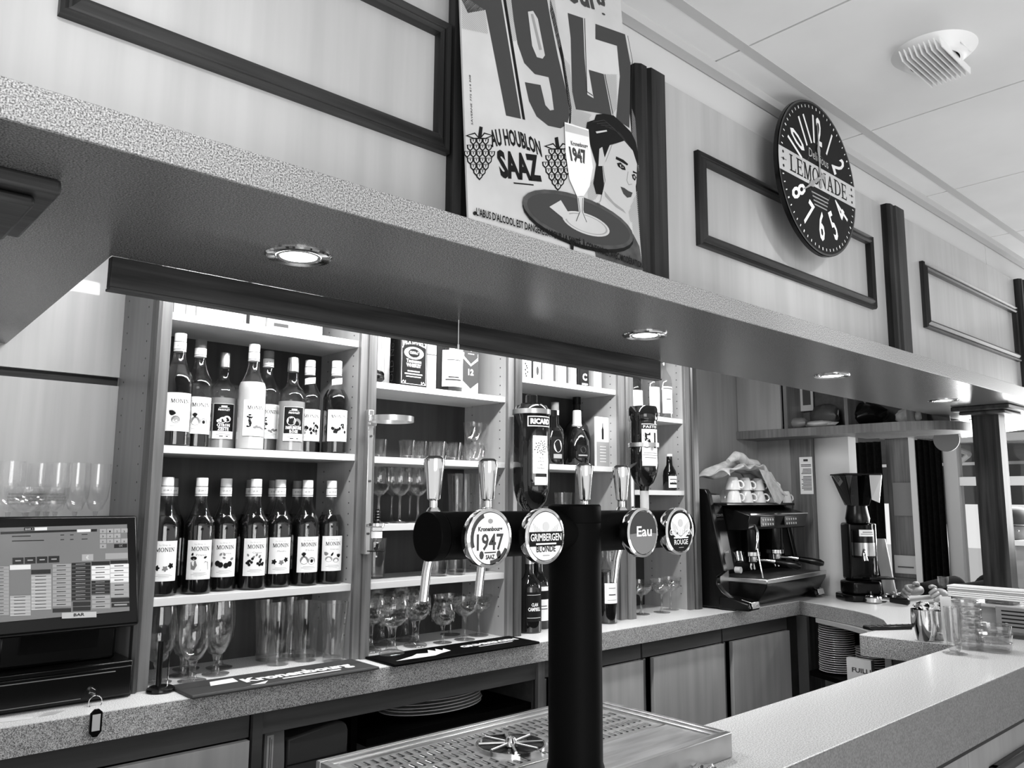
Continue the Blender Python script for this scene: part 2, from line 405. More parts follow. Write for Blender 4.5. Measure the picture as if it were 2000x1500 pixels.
# far wall beyond the counter, with its dark hangings, light jambs and the shop window
XF = 5.6
wf = struct(thing('wall_far', None, None, (XF, 1.6, FL)))
def col_at(px, z=0.0, y=950): return at(px, y, X=XF).y
ys = {k: col_at(k) for k in (1600, 1662, 1668, 1730, 1786, 1798, 1842, 1848, 1862, 1876)}
M().box(XF, XF+.1, ys[1668], 3.2, FL, CE).build('wall_sheet', 'white_wall', wf, ang=0, abs_=True)
M().box(XF+.03, XF+.1, ys[1798], ys[1730], FL, CE).build('wall_sheet', 'stile', wf, ang=0, abs_=True)
M().box(XF, XF+.12, -2.9, 2.4, .42, CE).build('lintel', 'midgrey', wf, ang=0, abs_=True)
M().box(XF, XF+.12, -2.9, ys[1862], FL, -.62).build('sill_wall', 'midgrey', wf, ang=0, abs_=True)
def curtain(name, ya, yb, label):
    n = 26; pts = []
    for i in range(n+1):
        t = i/n; y = ya+(yb-ya)*t; pts.append((XF-.05+.014*math.sin(t*PI*9), y))
    m = M()
    prof = pts+[(x+.012, y) for x, y in reversed(pts)]
    m.prism(prof, .40+EYE-.02, 'z', FL+.02); o = m.build(name, 'jacket', None, ang=60)
    return tag(o, label, 'curtain')
curtain('door_curtain', ys[1730], ys[1668], 'broad black curtain hanging behind the coffee grinder')
curtain('door_curtain', ys[1848], ys[1798], 'narrow black curtain hanging beside the shop window')
struct(M().box(XF-.06, XF, ys[1798], ys[1786], FL, .42).build('trim_2', 'white_wall', bevel=.003))
struct(M().box(XF-.05, XF, ys[1668], ys[1662], FL, .42).build('trim_3', 'white_wall', bevel=.003))
w1 = struct(thing('window_1', None, None, (XF, 1.0, -.6)))
M().box(XF-.03, XF+.06, ys[1876], ys[1848], -.65, .42).build('window_frame', 'lightgrey', w1, abs_=True, bevel=.004)
M().box(XF-.03, XF+.06, -2.0, ys[1876], -.68, -.62).build('window_frame', 'lightgrey', w1, abs_=True, bevel=.004)
M().box(XF-.03, XF+.06, -2.0, ys[1876], .37, .42).build('window_frame', 'lightgrey', w1, abs_=True, bevel=.004)
M().box(XF-.03, XF+.06, .35, .42, -.62, .37).build('window_frame', 'lightgrey', w1, abs_=True, bevel=.004)
M().box(XF+.01, XF+.016, -2.0, ys[1876], -.62, .37).build('pane', 'pane', w1, ang=0, abs_=True)
# white bar across the glass at transom height
M().box(XF-.02, XF+.04, -2.0, ys[1876], at(1900, 940, X=XF).z-.028, at(1900, 940, X=XF).z+.028).build('transom', 'white', w1, abs_=True, bevel=.003)
sw = thing('socket_plate', 'pale double socket plate on the grey strip of wall between the black curtains', 'socket', (XF+.02, at(1768, 1103, X=XF).y, at(1768, 1103, X=XF).z))
M().box(-.012, .012, -.075, .075, -.06, .06).build('plate', 'lightgrey', sw, bevel=.004)
M().box(-.016, -.010, -.05, .05, -.02, -.012).build('slot', 'darkgrey', sw)
M().box(-.03, .012, -.085, .085, -.10, -.085).build('ledge', 'darkgrey', sw)
np_ = thing('wall_poster', 'faint blank pale sheet pinned on the grey strip of far wall', 'notice', (XF+.02, at(1768, 975, X=XF).y, at(1768, 975, X=XF).z))
M().box(-.004, .0, -.085, .085, -.11, .11).build('sheet', 'midgrey', np_)

# outside: paving, an awning with its bar and valance, hanging pale curtain, a bare tree
struct(M().box(6.0, 30, -14, 16, FL-.2, FL-.05).build('pavement', 'outside', ang=0))
aw = thing('shop_awning', 'dark awning stretched outside the shop window, seen from below', 'awning', (7.2, 1.6, 0.5))
M().plane_prism([(5.75, -3, .75), (5.75, 4.4, .75), (8.2, 4.4, .36), (8.2, -3, .36)], .012).build('canvas', 'awning', aw, ang=0, abs_=True)
zz = at(1900, 985, X=8.2).z
M().box(8.19, 8.21, -3, 4.4, zz, .36).build('valance', 'awning', aw, ang=0, abs_=True)
M().box(8.14, 8.2, -3, 4.4, .33, .37).build('front_bar', 'alu', aw, ang=0, abs_=True)
for (a, b) in (((1870, 878), (1893, 886)), ((1893, 888), (1868, 908))):
    p = at(*a, X=7.0); q = at(*b, X=7.2); M().tube([p, q], .02, 6).build('folding_arm', 'white', aw, abs_=True)
oc = M(); yy0 = at(1858, 1060, X=7.8).y; yy1 = at(1888, 1060, X=7.8).y
n = 24; prof = [(7.8+.02*math.sin(i*1.3), yy0+(yy1-yy0)*i/n) for i in range(n+1)]
oc.prism(prof+[(x+.01, y) for x, y in reversed(prof)], .2+1.3, 'z', FL-.05+.02)
tag(oc.build('terrace_curtain', 'cloth', ang=60), 'pale fabric curtain hanging outside in the bright window opening', 'curtain')
tr = thing('street_tree', 'thin bare tree outside beside the pale curtain', 'tree', (14, at(1862, 1060, X=14).y, FL-.05))
M().tube([(0, 0, 0), (.05, .02, .9), (0, .05, 1.7), (.1, 0, 2.6)], [.09, .07, .05, .02], 8).build('trunk', 'darkgrey', tr)
m = M()
for i in range(9):
    a = i*2.4; z = 1.0+i*.17; m.tube([(0, .03, z), (.3*math.cos(a), .3*math.sin(a), z+.3), (.6*math.cos(a), .5*math.sin(a), z+.5)], [.03, .018, .006], 5)
m.build('branches', 'darkgrey', tr)

# ================================================================ CANOPY over the bar
cy = thing('bar_canopy', 'speckled laminate canopy with wood-panelled front running above the bar', 'canopy', (2, .923, SOF))
YFA = .923; TOPF = .425
out = [(-2.2, YFA+.002), (4.45, YFA+.002), (4.9, 1.334), (5.01, 1.458), (5.25, 1.72), (5.43, 2.0), (4.12, 2.0), (4.12, 1.385), (1.78, 1.362), (.364, 1.352), (.402, YB), (-2.2, YB)]
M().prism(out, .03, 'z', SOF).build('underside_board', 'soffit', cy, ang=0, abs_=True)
M().box(-2.2, 4.45, YFA, 1.035, SOF+.001, TOPF).build('fascia_board', 'granite', cy, ang=0, abs_=True, bevel=.0015)
M().plane_prism([(4.45, YFA, SOF+.001), (4.9, 1.334, SOF+.001), (4.9, 1.334, TOPF), (4.45, YFA, TOPF)], -.02).build('fascia_board', 'granite', cy, ang=0, abs_=True)
PT = .868*K; YP = 1.010; PFY = .9800
for x0, x1 in ((-2.2, .735), (.735, 1.18), (1.18, 2.38), (2.38, 3.545), (3.545, 4.45)):
    M().box(x0*K+.001, x1*K-.001, YP, YP+.018, TOPF, PT).build('wood_panel', 'maple', cy, ang=0, abs_=True)
def pilaster(x0, x1, top):
    p = M(); x0 *= K; x1 *= K; top *= K
    p.prism([(x0, YP), (x0, PFY+.012), (x0+.012, PFY+.004), (x0+.03, PFY+.004), (x0+.034, PFY+.010), (x0+.040, PFY), (x1, PFY), (x1, YP)], top-TOPF, 'z', TOPF)
    p.build('pilaster', 'dark_z', cy, ang=20, abs_=True)
pilaster(1.180, 1.262, .856); pilaster(2.338, 2.435, .866); pilaster(3.545, 3.64, .87); pilaster(.730, .812, .866)
def frame(x0, x1, z0, z1, w=.026):
    """a moulded rectangle on the panel: four mitred rails of dark wood with a rounded outer bead"""
    pr = [(0, 0), (0, .012), (.004, .017), (.009, .012), (.012, .012), (.020, .019), (w, .016), (w, 0)]
    x0 *= K; x1 *= K; z0 *= K; z1 *= K
    def rail(a, b, inw, mt):
        a = Vector(a); b = Vector(b); d = (b-a).normalized(); inw = Vector(inw); vs = []; k = len(pr)
        for (p, s) in ((a, 1), (b, -1)):
            for (u, h) in pr: vs.append(p+inw*u+d*u*s+Vector((0, -h, 0)))
        fs = [(i, (i+1) % k, k+(i+1) % k, k+i) for i in range(k)]+[tuple(range(k-1, -1, -1)), tuple(range(k, 2*k))]
        return M().add(vs, fs)
    fr = thing('panel_frame', None, None); fr.parent = cy
    fr.location = (-2, -.923, -SOF)
    for a, b, i_, mt in (((x0, YP, z0), (x1, YP, z0), (0, 0, 1), 'dark_x'), ((x1, YP, z1), (x0, YP, z1), (0, 0, -1), 'dark_x'),
                         ((x0, YP, z1), (x0, YP, z0), (1, 0, 0), 'dark_z'), ((x1, YP, z0), (x1, YP, z1), (-1, 0, 0), 'dark_z')):
        rail(a, b, i_, mt).build('rail', mt, fr, ang=25)
def fz(px, py): p = at(px, py, Y=YP-.008); return p.x, p.z
frame(1.397, 2.244, .533, .744)
frame(2.602, 3.515, .535, .748)
frame(.183, .728, .530, .747)
frame(-1.0, .02, .533, .752)
for i, (x, y) in enumerate(LIGHTS):
    nm = ['nearest the light-panelled corner, over the syrup shelves', 'over the tap column, between poster and clock', 'over the coffee machine end of the aisle', 'just before the dark bar post', 'small, beyond the bar post'][i]
    t = thing('downlight', 'round chrome-rimmed recessed downlight ' + nm, 'ceiling light', (x, y, SOF), 0, 'downlights in the canopy')
    M().lathe([(.034, .0), (.037, -.003), (.050, -.004), (.0525, -.0015), (.0525, 0)], n=36).build('trim_ring', 'chrome', t)
    M().lathe([(.0345, -.001), (.0, -.004)], n=30).build('lamp_face', 'lamp_on', t)
    M().lathe([(.029, -.0022), (.032, -.004), (.0345, -.0022)], n=30).build('inner_ring', 'alu', t)

v = thing('light_pelmet', 'long dark wooden pelmet hanging under the canopy in front of the shelves', 'pelmet', (1.07, 1.355, .35))
M().box(.364, 1.782, 1.350, 1.368, .329, SOF-.001).build('board', 'dark_x', v, abs_=True, bevel=.0015)
M().box(.364, 1.782, 1.347, 1.372, .3245, .329).build('lower_lip', 'dark_x', v, abs_=True, bevel=.001)
pc = thing('pull_cord', 'thin white cord hanging in front of the dark pelmet', 'cord', tuple(at(896, 620, Y=1.335)))
p = at(896, 672, Y=1.335)-at(896, 620, Y=1.335)
M().cyl((0, 0, SOF-at(896, 620, Y=1.335).z), (0, 0, p.z), .0010, n=6).build('string', 'white', pc)
M().lathe([(0, -.012), (.0022, -.010), (.0022, -.001), (0, 0)], (0, 0, p.z), 8).build('pull', 'white', pc)

# fluorescent tubes in the slot above the shelves
for i, x in enumerate((.75, 1.55, 2.45)):
    t = thing('tube_light', ['slim tube lamp above the syrup shelves, hidden by the dark pelmet', 'slim tube lamp above the whisky box shelf', 'slim tube lamp above the upturned aniseed bottles'][i], 'tube light', (x, 1.70, .775))
    M().box(-.4, .4, -.02, .02, 0, .03).build('housing', 'white', t)
    M().cyl((-.38, 0, -.012), (.38, 0, -.012), .008, n=10).build('tube', 'tube_on', t)
struct(M().box(-.5, 3.9, 1.36, YB, .805, .83).build('trim_4', 'white_wall', ang=0))

# ================================================================ SHELVING along the back wall
YS = 2.11; CT = -.465
H = {1: (.475, .129, -.2505), 2: (.356, .125, -.080, -.252), 3: (.437, .127, -.10), 4: (.350, .038)}
BX = {1: (.720, 1.285), 2: (1.345, 1.888), 3: (1.955, 2.486), 4: (2.575, 2.935)}
NM = {1: 'shelving bay of syrup bottles, nearest the till', 2: 'shelving bay of drinking glasses between two oak stiles', 3: 'shelving bay of spirits behind the upturned black bottle', 4: 'narrow shelving bay beside the coffee machine'}
for b in (1, 2, 3, 4):
    x0, x1 = BX[b]; t = thing('shelving_bay', NM[b], 'shelving', ((x0+x1)/2, 2.25, CT), 0, None)
    M().box(x0-.018, x0, YS, YB, CT, .79).build('side_panel', 'inner', t, ang=0, abs_=True)
    M().box(x1, x1+.018, YS, YB, CT, .79).build('side_panel', 'inner', t, ang=0, abs_=True)
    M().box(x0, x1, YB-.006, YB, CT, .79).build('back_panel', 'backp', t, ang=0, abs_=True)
    for z in H[b]: M().box(x0+.0005, x1-.0005, YS+.001, YB-.007, z-.020, z).build('shelf', 'shelf', t, abs_=True, bevel=.001)
    pins = M()
    for yy in (YS+.03, YB-.05):
        z = -.40
        while z < .62:
            pins.cyl((x1-.0006, yy, z), (x1+.002, yy, z), .0026, n=6); z += .032
    pins.build('pin_holes', 'darkgrey', t, abs_=True, kind='stuff')
SX = [(.675, .720), (1.285, 1.345), (1.888, 1.955), (2.486, 2.575), (2.935, 3.02)]
sl = ['beside the till', 'carrying the empty bottle bracket', 'behind the upturned black bottle', 'behind the pastis bottle', 'beside the coffee machine']
for i, (x0, x1) in enumerate(SX):
    t = thing('oak_stile', 'tall moulded oak stile between the shelves ' + sl[i], 'stile', ((x0+x1)/2, YS, CT))
    w = x1-x0
    if i == 0:
        M().box(x0+.018, x1, YS-.016, YS, CT, .79).build('face_board', 'stile', t, abs_=True, bevel=.001)
        M().prism([(x0, YS), (x0, YS-.022), (x0+.006, YS-.028), (x0+.012, YS-.028), (x0+.018, YS-.02), (x0+.018, YS)], .79-CT, 'z', CT).build('moulding', 'stile_dark', t, abs_=True)
        M().box(x0, x0+.016, YS, YB-.001, CT, .79).build('side_panel', 'maple_dim', t, abs_=True)
        pn = M()
        for yy in (YS+.03, YB-.04):
            z = -.1
            while z < .62: pn.cyl((x0-.0006, yy, z), (x0+.001, yy, z), .0026, n=6); z += .045
        pn.build('pin_holes', 'darkgrey', t, abs_=True, kind='stuff')
    else:
        M().box(x0, x0+w*.42, YS-.014, YS, CT, .79).build('face_board', 'stile', t, abs_=True, bevel=.001)
        a = x0+w*.42
        M().prism([(a, YS), (a, YS-.02), (a+.006, YS-.026), (x1-.012, YS-.026), (x1-.004, YS-.018), (x1, YS)], .79-CT, 'z', CT).build('moulding', 'stile' if i in (1, 3) else 'stile_dark', t, abs_=True)

# ================================================================ BACK COUNTER and the cupboards under it
bc = thing('back_counter', 'long speckled laminate counter under the shelves, turning round to the grinder', 'counter', (2, 2.1, CT))
YC = 1.957
top = [(-.8, YC), (3.60, YC), (3.565, 1.85), (3.47, 1.64), (3.408, 1.54), (3.30, 1.44), (3.10, 1.33), (2.85, 1.20), (2.85, 1.166), (4.7, 1.166), (4.7, 1.80), (3.9, 1.80), (3.9, 2.1), (3.9, YB), (-.8, YB)]
M().prism(top, .002, 'z', CT-.002).build('worktop', 'bartop', bc, ang=0, abs_=True)
M().prism([(x, y) for x, y in top], -.060, 'z', CT-.0021).build('edge_board', 'granite', bc, ang=0, abs_=True)
def cup(label, x0, x1, z0=-.595, open_=False, gap=.05):
    t = thing('base_cupboard', label, 'cupboard', ((x0+x1)/2, 2.1, FL))
    M().box(x0, x1, YC+.045, YC+.063, -.593, CT-.063).build('top_rail', 'base', t, abs_=True, bevel=.001)
    M().box(x0, x1, YB-.02, YB, FL+.01, -.53).build('back_panel', 'darkgrey', t, ang=0, abs_=True)
    M().box(x0, x0+.018, YC+.063, YB-.02, FL+.01, -.53).build('side_panel', 'base', t, abs_=True)
    M().box(x1-.018, x1, YC+.063, YB-.02, FL+.01, -.53).build('side_panel', 'base', t, abs_=True)
    M().box(x0, x1, YC+.07, YB-.02, FL+.01, FL+.10).build('plinth', 'darkgrey', t, abs_=True)
    if not open_:
        M().box(x0+gap, x1-.004, YC+.030, YC+.048, FL+.12, -.597).build('door', 'door', t, abs_=True, bevel=.001)
        M().box(x0+.006, x0+.02, YC+.046, YC+.062, FL+.1, -.597).build('edge_strip', 'stile', t, abs_=True, bevel=.002)
    return t
cup('pale-doored base cupboard below the till', .05, .940, gap=-.3)
cup('pale-doored base cupboard just right of the black tap column', 1.965, 2.483)
cup('wide pale-doored base cupboard under the upturned pastis bottle', 2.493, 3.02)
cup('pale-doored base cupboard under the coffee machine', 3.03, 3.558)
t = cup('open dark base niche holding oval platters under the counter', .965, 1.955, open_=True)
M().box(1.30, 1.937, YC+.07, YB-.021, -.690, -.670).build('niche_shelf', 'blackmatte', t, abs_=True)
M().box(1.28, 1.30, YC+.12, YB-.021, FL+.02, -.53).build('divider', 'blackmatte', t, abs_=True)
M().box(.984, 1.28, YC+.07, YB-.021, -.92, -.90).build('niche_shelf', 'blackmatte', t, abs_=True)
M().box(.945, .972, YC+.035, YC+.05, FL+.1, -.53).build('edge_strip', 'base', t, abs_=True)
M().box(1.935, 1.965, YC+.035, YC+.05, FL+.1, -.53).build('edge_strip', 'stile', t, abs_=True)
# niche under the curved end of the counter
t = thing('corner_niche', 'dark open corner niche with stacked plates under the curved counter', 'shelving', (3.4, 1.6, FL))
M().box(3.562, 3.585, 1.905, 1.955, FL+.01, CT-.064).build('side_panel', 'darkgrey', t, abs_=True)
M().prism([(3.562, 1.90), (3.50, 1.75), (3.40, 1.58), (3.25, 1.46), (2.95, 1.28), (2.95, 1.2), (3.9, 1.2), (3.9, 1.90)], -.02, 'z', -.765).build('niche_shelf', 'blackmatte', t, ang=0, abs_=True)
M().box(3.9, 3.92, 1.2, 1.9, FL+.01, CT-.064).build('back_panel', 'blackmatte', t, ang=0, abs_=True)
M().prism([(3.56, 1.86), (3.45, 1.65), (3.38, 1.55), (3.1, 1.36), (3.12, 1.34), (3.4, 1.53), (3.47, 1.63), (3.58, 1.85)], -.018, 'z', CT-.064).build('light_strip', 'lightgrey', t, abs_=True)

# ================================================================ FRONT BAR
ZB = -.40
fb = thing('front_bar', 'front bar with a bright narrow laminate top in the foreground', 'bar', (2, .8, FL))
M().prism([(-.7, .675), (4.7, .675), (4.7, 1.155), (2.475, 1.155), (2.468, 1.150), (2.466, 1.143), (2.505, .889), (-.7, .887)], .002, 'z', ZB-.002).build('bar_top', 'bartop', fb, ang=0, abs_=True)
M().prism([(-.7, .674), (4.7, .674), (4.7, 1.155), (2.475, 1.155), (2.468, 1.150), (2.466, 1.143), (2.505, .889), (-.7, .887)], -.058, 'z', ZB-.0021).build('edge_board', 'granite', fb, ang=0, abs_=True)
M().box(-.7, 4.7, .672, .70, -.516, ZB-.0025).build('front_fascia', 'barfront', fb, ang=0, abs_=True)
M().box(-.7, 4.7, .700, .72, -.545, -.516).build('shadow_strip', 'dark_x', fb, ang=0, abs_=True)
xx = -.7
for i in range(6):
    x0 = -.7+i*.9
    M().box(x0+.001, x0+.899, .705, .722, FL+.01, -.530).build('front_panel', 'maple_dim', fb, abs_=True)
    a, b = x0+.12, x0+.80
    fr = M(); z1 = -.600; z0 = FL+.2
    for q in (((a, b), (z1-.026, z1)), ((a, b), (z0, z0+.026)), ((a, a+.026), (z0, z1)), ((b-.026, b), (z0, z1))):
        fr.box(q[0][0], q[0][1], .688, .705, q[1][0], q[1][1])
    fr.build('front_moulding', 'dark_x', fb, abs_=True, bevel=.003)
M().box(-.7, 4.7, .866, .884, FL+.01, ZB-.062).build('inner_panel', 'base', fb, ang=0, abs_=True)
M().box(2.60, 2.62, .89, 1.12, FL+.01, ZB-.062).build('return_panel', 'base', fb, ang=0, abs_=True)
M().box(2.62, 4.7, 1.10, 1.12, FL+.01, ZB-.062).build('return_panel', 'base', fb, ang=0, abs_=True)
s = at(1737, 1295, X=2.60); M().box(2.592, 2.60, s.y-.010, s.y+.010, s.z-.025, s.z+.03).build('label_plate', 'lightgrey', fb, abs_=True)

def post(label, x0, x1, y0, y1, zb, cx0, cx1, cy0, cy1):
    t = thing('bar_post', label, 'post', ((x0+x1)/2, (y0+y1)/2, zb))
    e = .012
    M().prism([(x0+e, y0), (x1-e, y0), (x1, y0+e), (x1, y1-e), (x1-e, y1), (x0+e, y1), (x0, y1-e), (x0, y0+e)], SOF-.022-zb, 'z', zb).build('shaft', 'dark_z', t, ang=20, abs_=True)
    M().box(cx0, cx1, cy0, cy1, SOF-.020, SOF-.001).build('capital', 'dark_x', t, abs_=True, bevel=.004)
    M().box(cx0+.022, cx1-.022, cy0+.022, cy1-.022, SOF-.034, SOF-.020).build('capital_moulding', 'dark_x', t, abs_=True, bevel=.005)
post('dark square post with flat capital on the bar beside the window', 3.60, 3.70, 1.07, 1.17, ZB, 3.52, 3.78, 1.005, 1.216)
post('dark square post with flat capital in front of the till, cut by the frame edge', .060, .163, 1.095, 1.20, ZB-.5, -.005, .224, 1.06, 1.285)

# upper cabinet with the rounded shelf
uc = thing('upper_cabinet', 'wall cabinet with rounded shelf above the coffee machine', 'cabinet', (3.8, 1.9, .32))
oc_ = [(3.70, YB-.021), (3.70, 1.66), (3.705, 1.52), (3.73, 1.42), (3.78, 1.345), (3.86, 1.30), (3.95, 1.285), (4.02, 1.31), (4.08, 1.40), (4.10, 1.6), (4.10, 1.82), (3.895, 1.82), (3.895, YB-.021)]
M().prism(oc_, -.040, 'z', .352).build('rounded_shelf', 'stile', uc, ang=40, abs_=True)
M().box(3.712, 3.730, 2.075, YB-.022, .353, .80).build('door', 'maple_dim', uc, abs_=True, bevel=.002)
M().box(3.72, 3.895, 2.045, 2.063, .353, .80).build('divider', 'stile', uc, abs_=True)
M().box(3.72, 3.895, 1.735, 1.750, .353, .80).build('divider', 'stile', uc, abs_=True)
M().box(3.85, 4.05, 1.50, 1.52, .353, .80).build('divider', 'stile', uc, abs_=True)
M().box(3.885, 3.895, 1.83, YB-.022, .353, .80).build('back_panel', 'base', uc, abs_=True)
M().box(4.04, 4.05, 1.40, 1.80, .353, .80).build('back_panel', 'base', uc, abs_=True)
for y in (1.95, 1.80, 1.65):
    pass
# what lies in it
p = at(1565, 775, X=3.86)
t = thing('framed_notice', 'pale card with a dark upright picture, hanging in the wall cabinet', 'notice', tuple(p))
M().box(0, .006, -.062, .062, -.075, .11).build('card', 'lightgrey', t)
M().box(-.002, 0, -.050, -.008, -.045, .09).build('picture', 'darkgrey', t)
def blob(name, label, cat, px, py, X, s, mt, seed, zfix=.353):
    p = at(px, py, X=X); rr = random.Random(seed)
    m = M(); n = 14; k = 8
    prof = []
    vs = []; fs = []
    for j in range(k+1):
        a = PI*j/k
        for i in range(n):
            b = 2*PI*i/n; d = 1+.18*math.sin(3*b+seed)+.12*math.sin(5*b+j*1.7)+rr.uniform(-.06, .06)
            vs.append((s[0]*math.sin(a)*math.cos(b)*d, s[1]*math.sin(a)*math.sin(b)*d, s[2]*(1-math.cos(a))*(1+.1*math.sin(4*b+seed)*math.sin(a))))
    for j in range(k):
        for i in range(n): fs.append((j*n+i, j*n+(i+1) % n, (j+1)*n+(i+1) % n, (j+1)*n+i))
    m.add(vs, fs); o = m.build(name, mt, None, ang=50); o.location = (p.x, p.y, zfix)
    return tag(o, label, cat)
blob('plastic_bag', 'crumpled pale bag lying at the foot of the framed card', 'bag', 1558, 815, 3.80, (.05, .065, .03), 'midgrey', 3)
blob('plastic_bag', 'flat shiny bag lying on the rounded shelf edge', 'bag', 1600, 815, 3.78, (.045, .08, .018), 'lightgrey', 5)
blob('dark_helmet_bag', 'rumpled dark bag filling the middle of the wall cabinet', 'bag', 1612, 790, 3.82, (.05, .07, .06), 'darkgrey', 8)
blob('black_bin_liner', 'large crumpled black bag in the wall cabinet beside the divider', 'bag', 1690, 790, 3.88, (.08, .085, .06), 'black', 11)
blob('patterned_cushion', 'grey patterned cushion at the rounded end of the cabinet', 'cushion', 1775, 800, 3.93, (.05, .055, .04), 'cloth', 14)
# notice on the wood strip
a = at(1561, 893, X=3.893); b = at(1586, 893, X=3.893); c_ = at(1565, 965, X=3.893)
t = thing('house_rules_notice', 'tall narrow printed notice on the wood strip above the portafilter handle', 'notice', (3.893, (a.y+b.y)/2, c_.z))
w = abs(a.y-b.y)/2; hh = a.z-c_.z
M().box(-.0015, 0, -w, w, 0, hh).build('sheet', 'paper', t)
m = M(); rr = random.Random(4); z = hh*.80
m.box(-.0022, -.0016, -.012, .012, hh*.88, hh*.94)
while z > hh*.12:
    if rr.random() > .14: m.box(-.0022, -.0016, -w*.8, w*(.8-rr.random()*.35), z-.0035, z)
    z -= .0075
m.build('print', 'inkmid', t, ang=0)
# paper tag hanging etc: air vent in the ceiling
vx, vy = 1.795*K, .602*K
t = thing('ceiling_vent', 'round white ceiling air vent with a square slatted grille', 'vent', (vx, vy, CE))
M().lathe([(.052, -.026), (.060, -.026), (.066, -.022), (.082, -.008), (.090, 0)], n=48).build('rim', 'white', t, ang=50)
M().lathe([(0, .02), (.053, .02), (.052, -.026)], n=36).build('throat', 'darkgrey', t)
def slat(x0, x1, q, z0, z1):
    M().add([(x0+.012, q-.001, z0), (x1-.012, q-.001, z0), (x1, q+.0015, z1), (x0, q+.0015, z1), (x0+.012, q+.001, z0), (x1-.012, q+.001, z0), (x1, q+.0035, z1), (x0, q+.0035, z1)],
        [(0,1,2,3),(7,6,5,4),(0,4,5,1),(1,5,6,2),(2,6,7,3),(3,7,4,0)]).build('slat', 'white', t, ang=0)
for i in range(9): slat(-.100, .095, -.047+i*.0105, -.044, -.022)
for q in (-.068, -.058, .052, .062): slat(-.04, .04, q, -.02, -.004)
# ================================================================ BOTTLES
def on_cyl(vf, r, a0=-PI/2):
    """wrap a flat sheet (x along the turn, y up) round a cylinder of radius r, centred on direction a0"""
    vs, fs = vf
    return [(r*math.cos(a0+x/r), r*math.sin(a0+x/r), y) for x, y in vs], fs
def sheet(w, h, n=10, z0=0):
    vs = []; fs = []
    for i in range(n+1):
        x = -w/2+w*i/n; vs += [(x, z0), (x, z0+h)]
    for i in range(n): fs.append((2*i, 2*i+2, 2*i+3, 2*i+1))
    return vs, fs
def fit(vf3, w, h, cx, y, cap=0.7):
    vs, fs, ww = vf3; k = w/ww
    return [((a-ww/2)*k+cx, b/cap*h+y) for a, b in vs], fs
def rects(lst):
    vs = []; fs = []
    for x0, x1, y0, y1 in lst:
        k = len(vs); n = max(1, int((x1-x0)/.006))
        for i in range(n+1):
            x = x0+(x1-x0)*i/n; vs += [(x, y0), (x, y1)]
        for i in range(n): fs.append((k+2*i, k+2*i+2, k+2*i+3, k+2*i+1))
    return vs, fs
def disc2(cx, cy, rx, ry, n=12, rot=0):
    return [(cx+rx*math.cos(2*PI*i/n)*math.cos(rot)-ry*math.sin(2*PI*i/n)*math.sin(rot), cy+rx*math.cos(2*PI*i/n)*math.sin(rot)+ry*math.sin(2*PI*i/n)*math.cos(rot)) for i in range(n)]
def fan(polys):
    vs = []; fs = []
    for p in polys: k = len(vs); vs += p; fs.append(tuple(range(k, k+len(p))))
    return vs, fs
def leafp(cx, cy, L, w, a):
    pts = [(0, 0), (L*.3, w), (L*.7, w*.8), (L, 0), (L*.7, -w*.8), (L*.3, -w)]
    return [(cx+x*math.cos(a)-y*math.sin(a), cy+x*math.sin(a)+y*math.cos(a)) for x, y in pts]
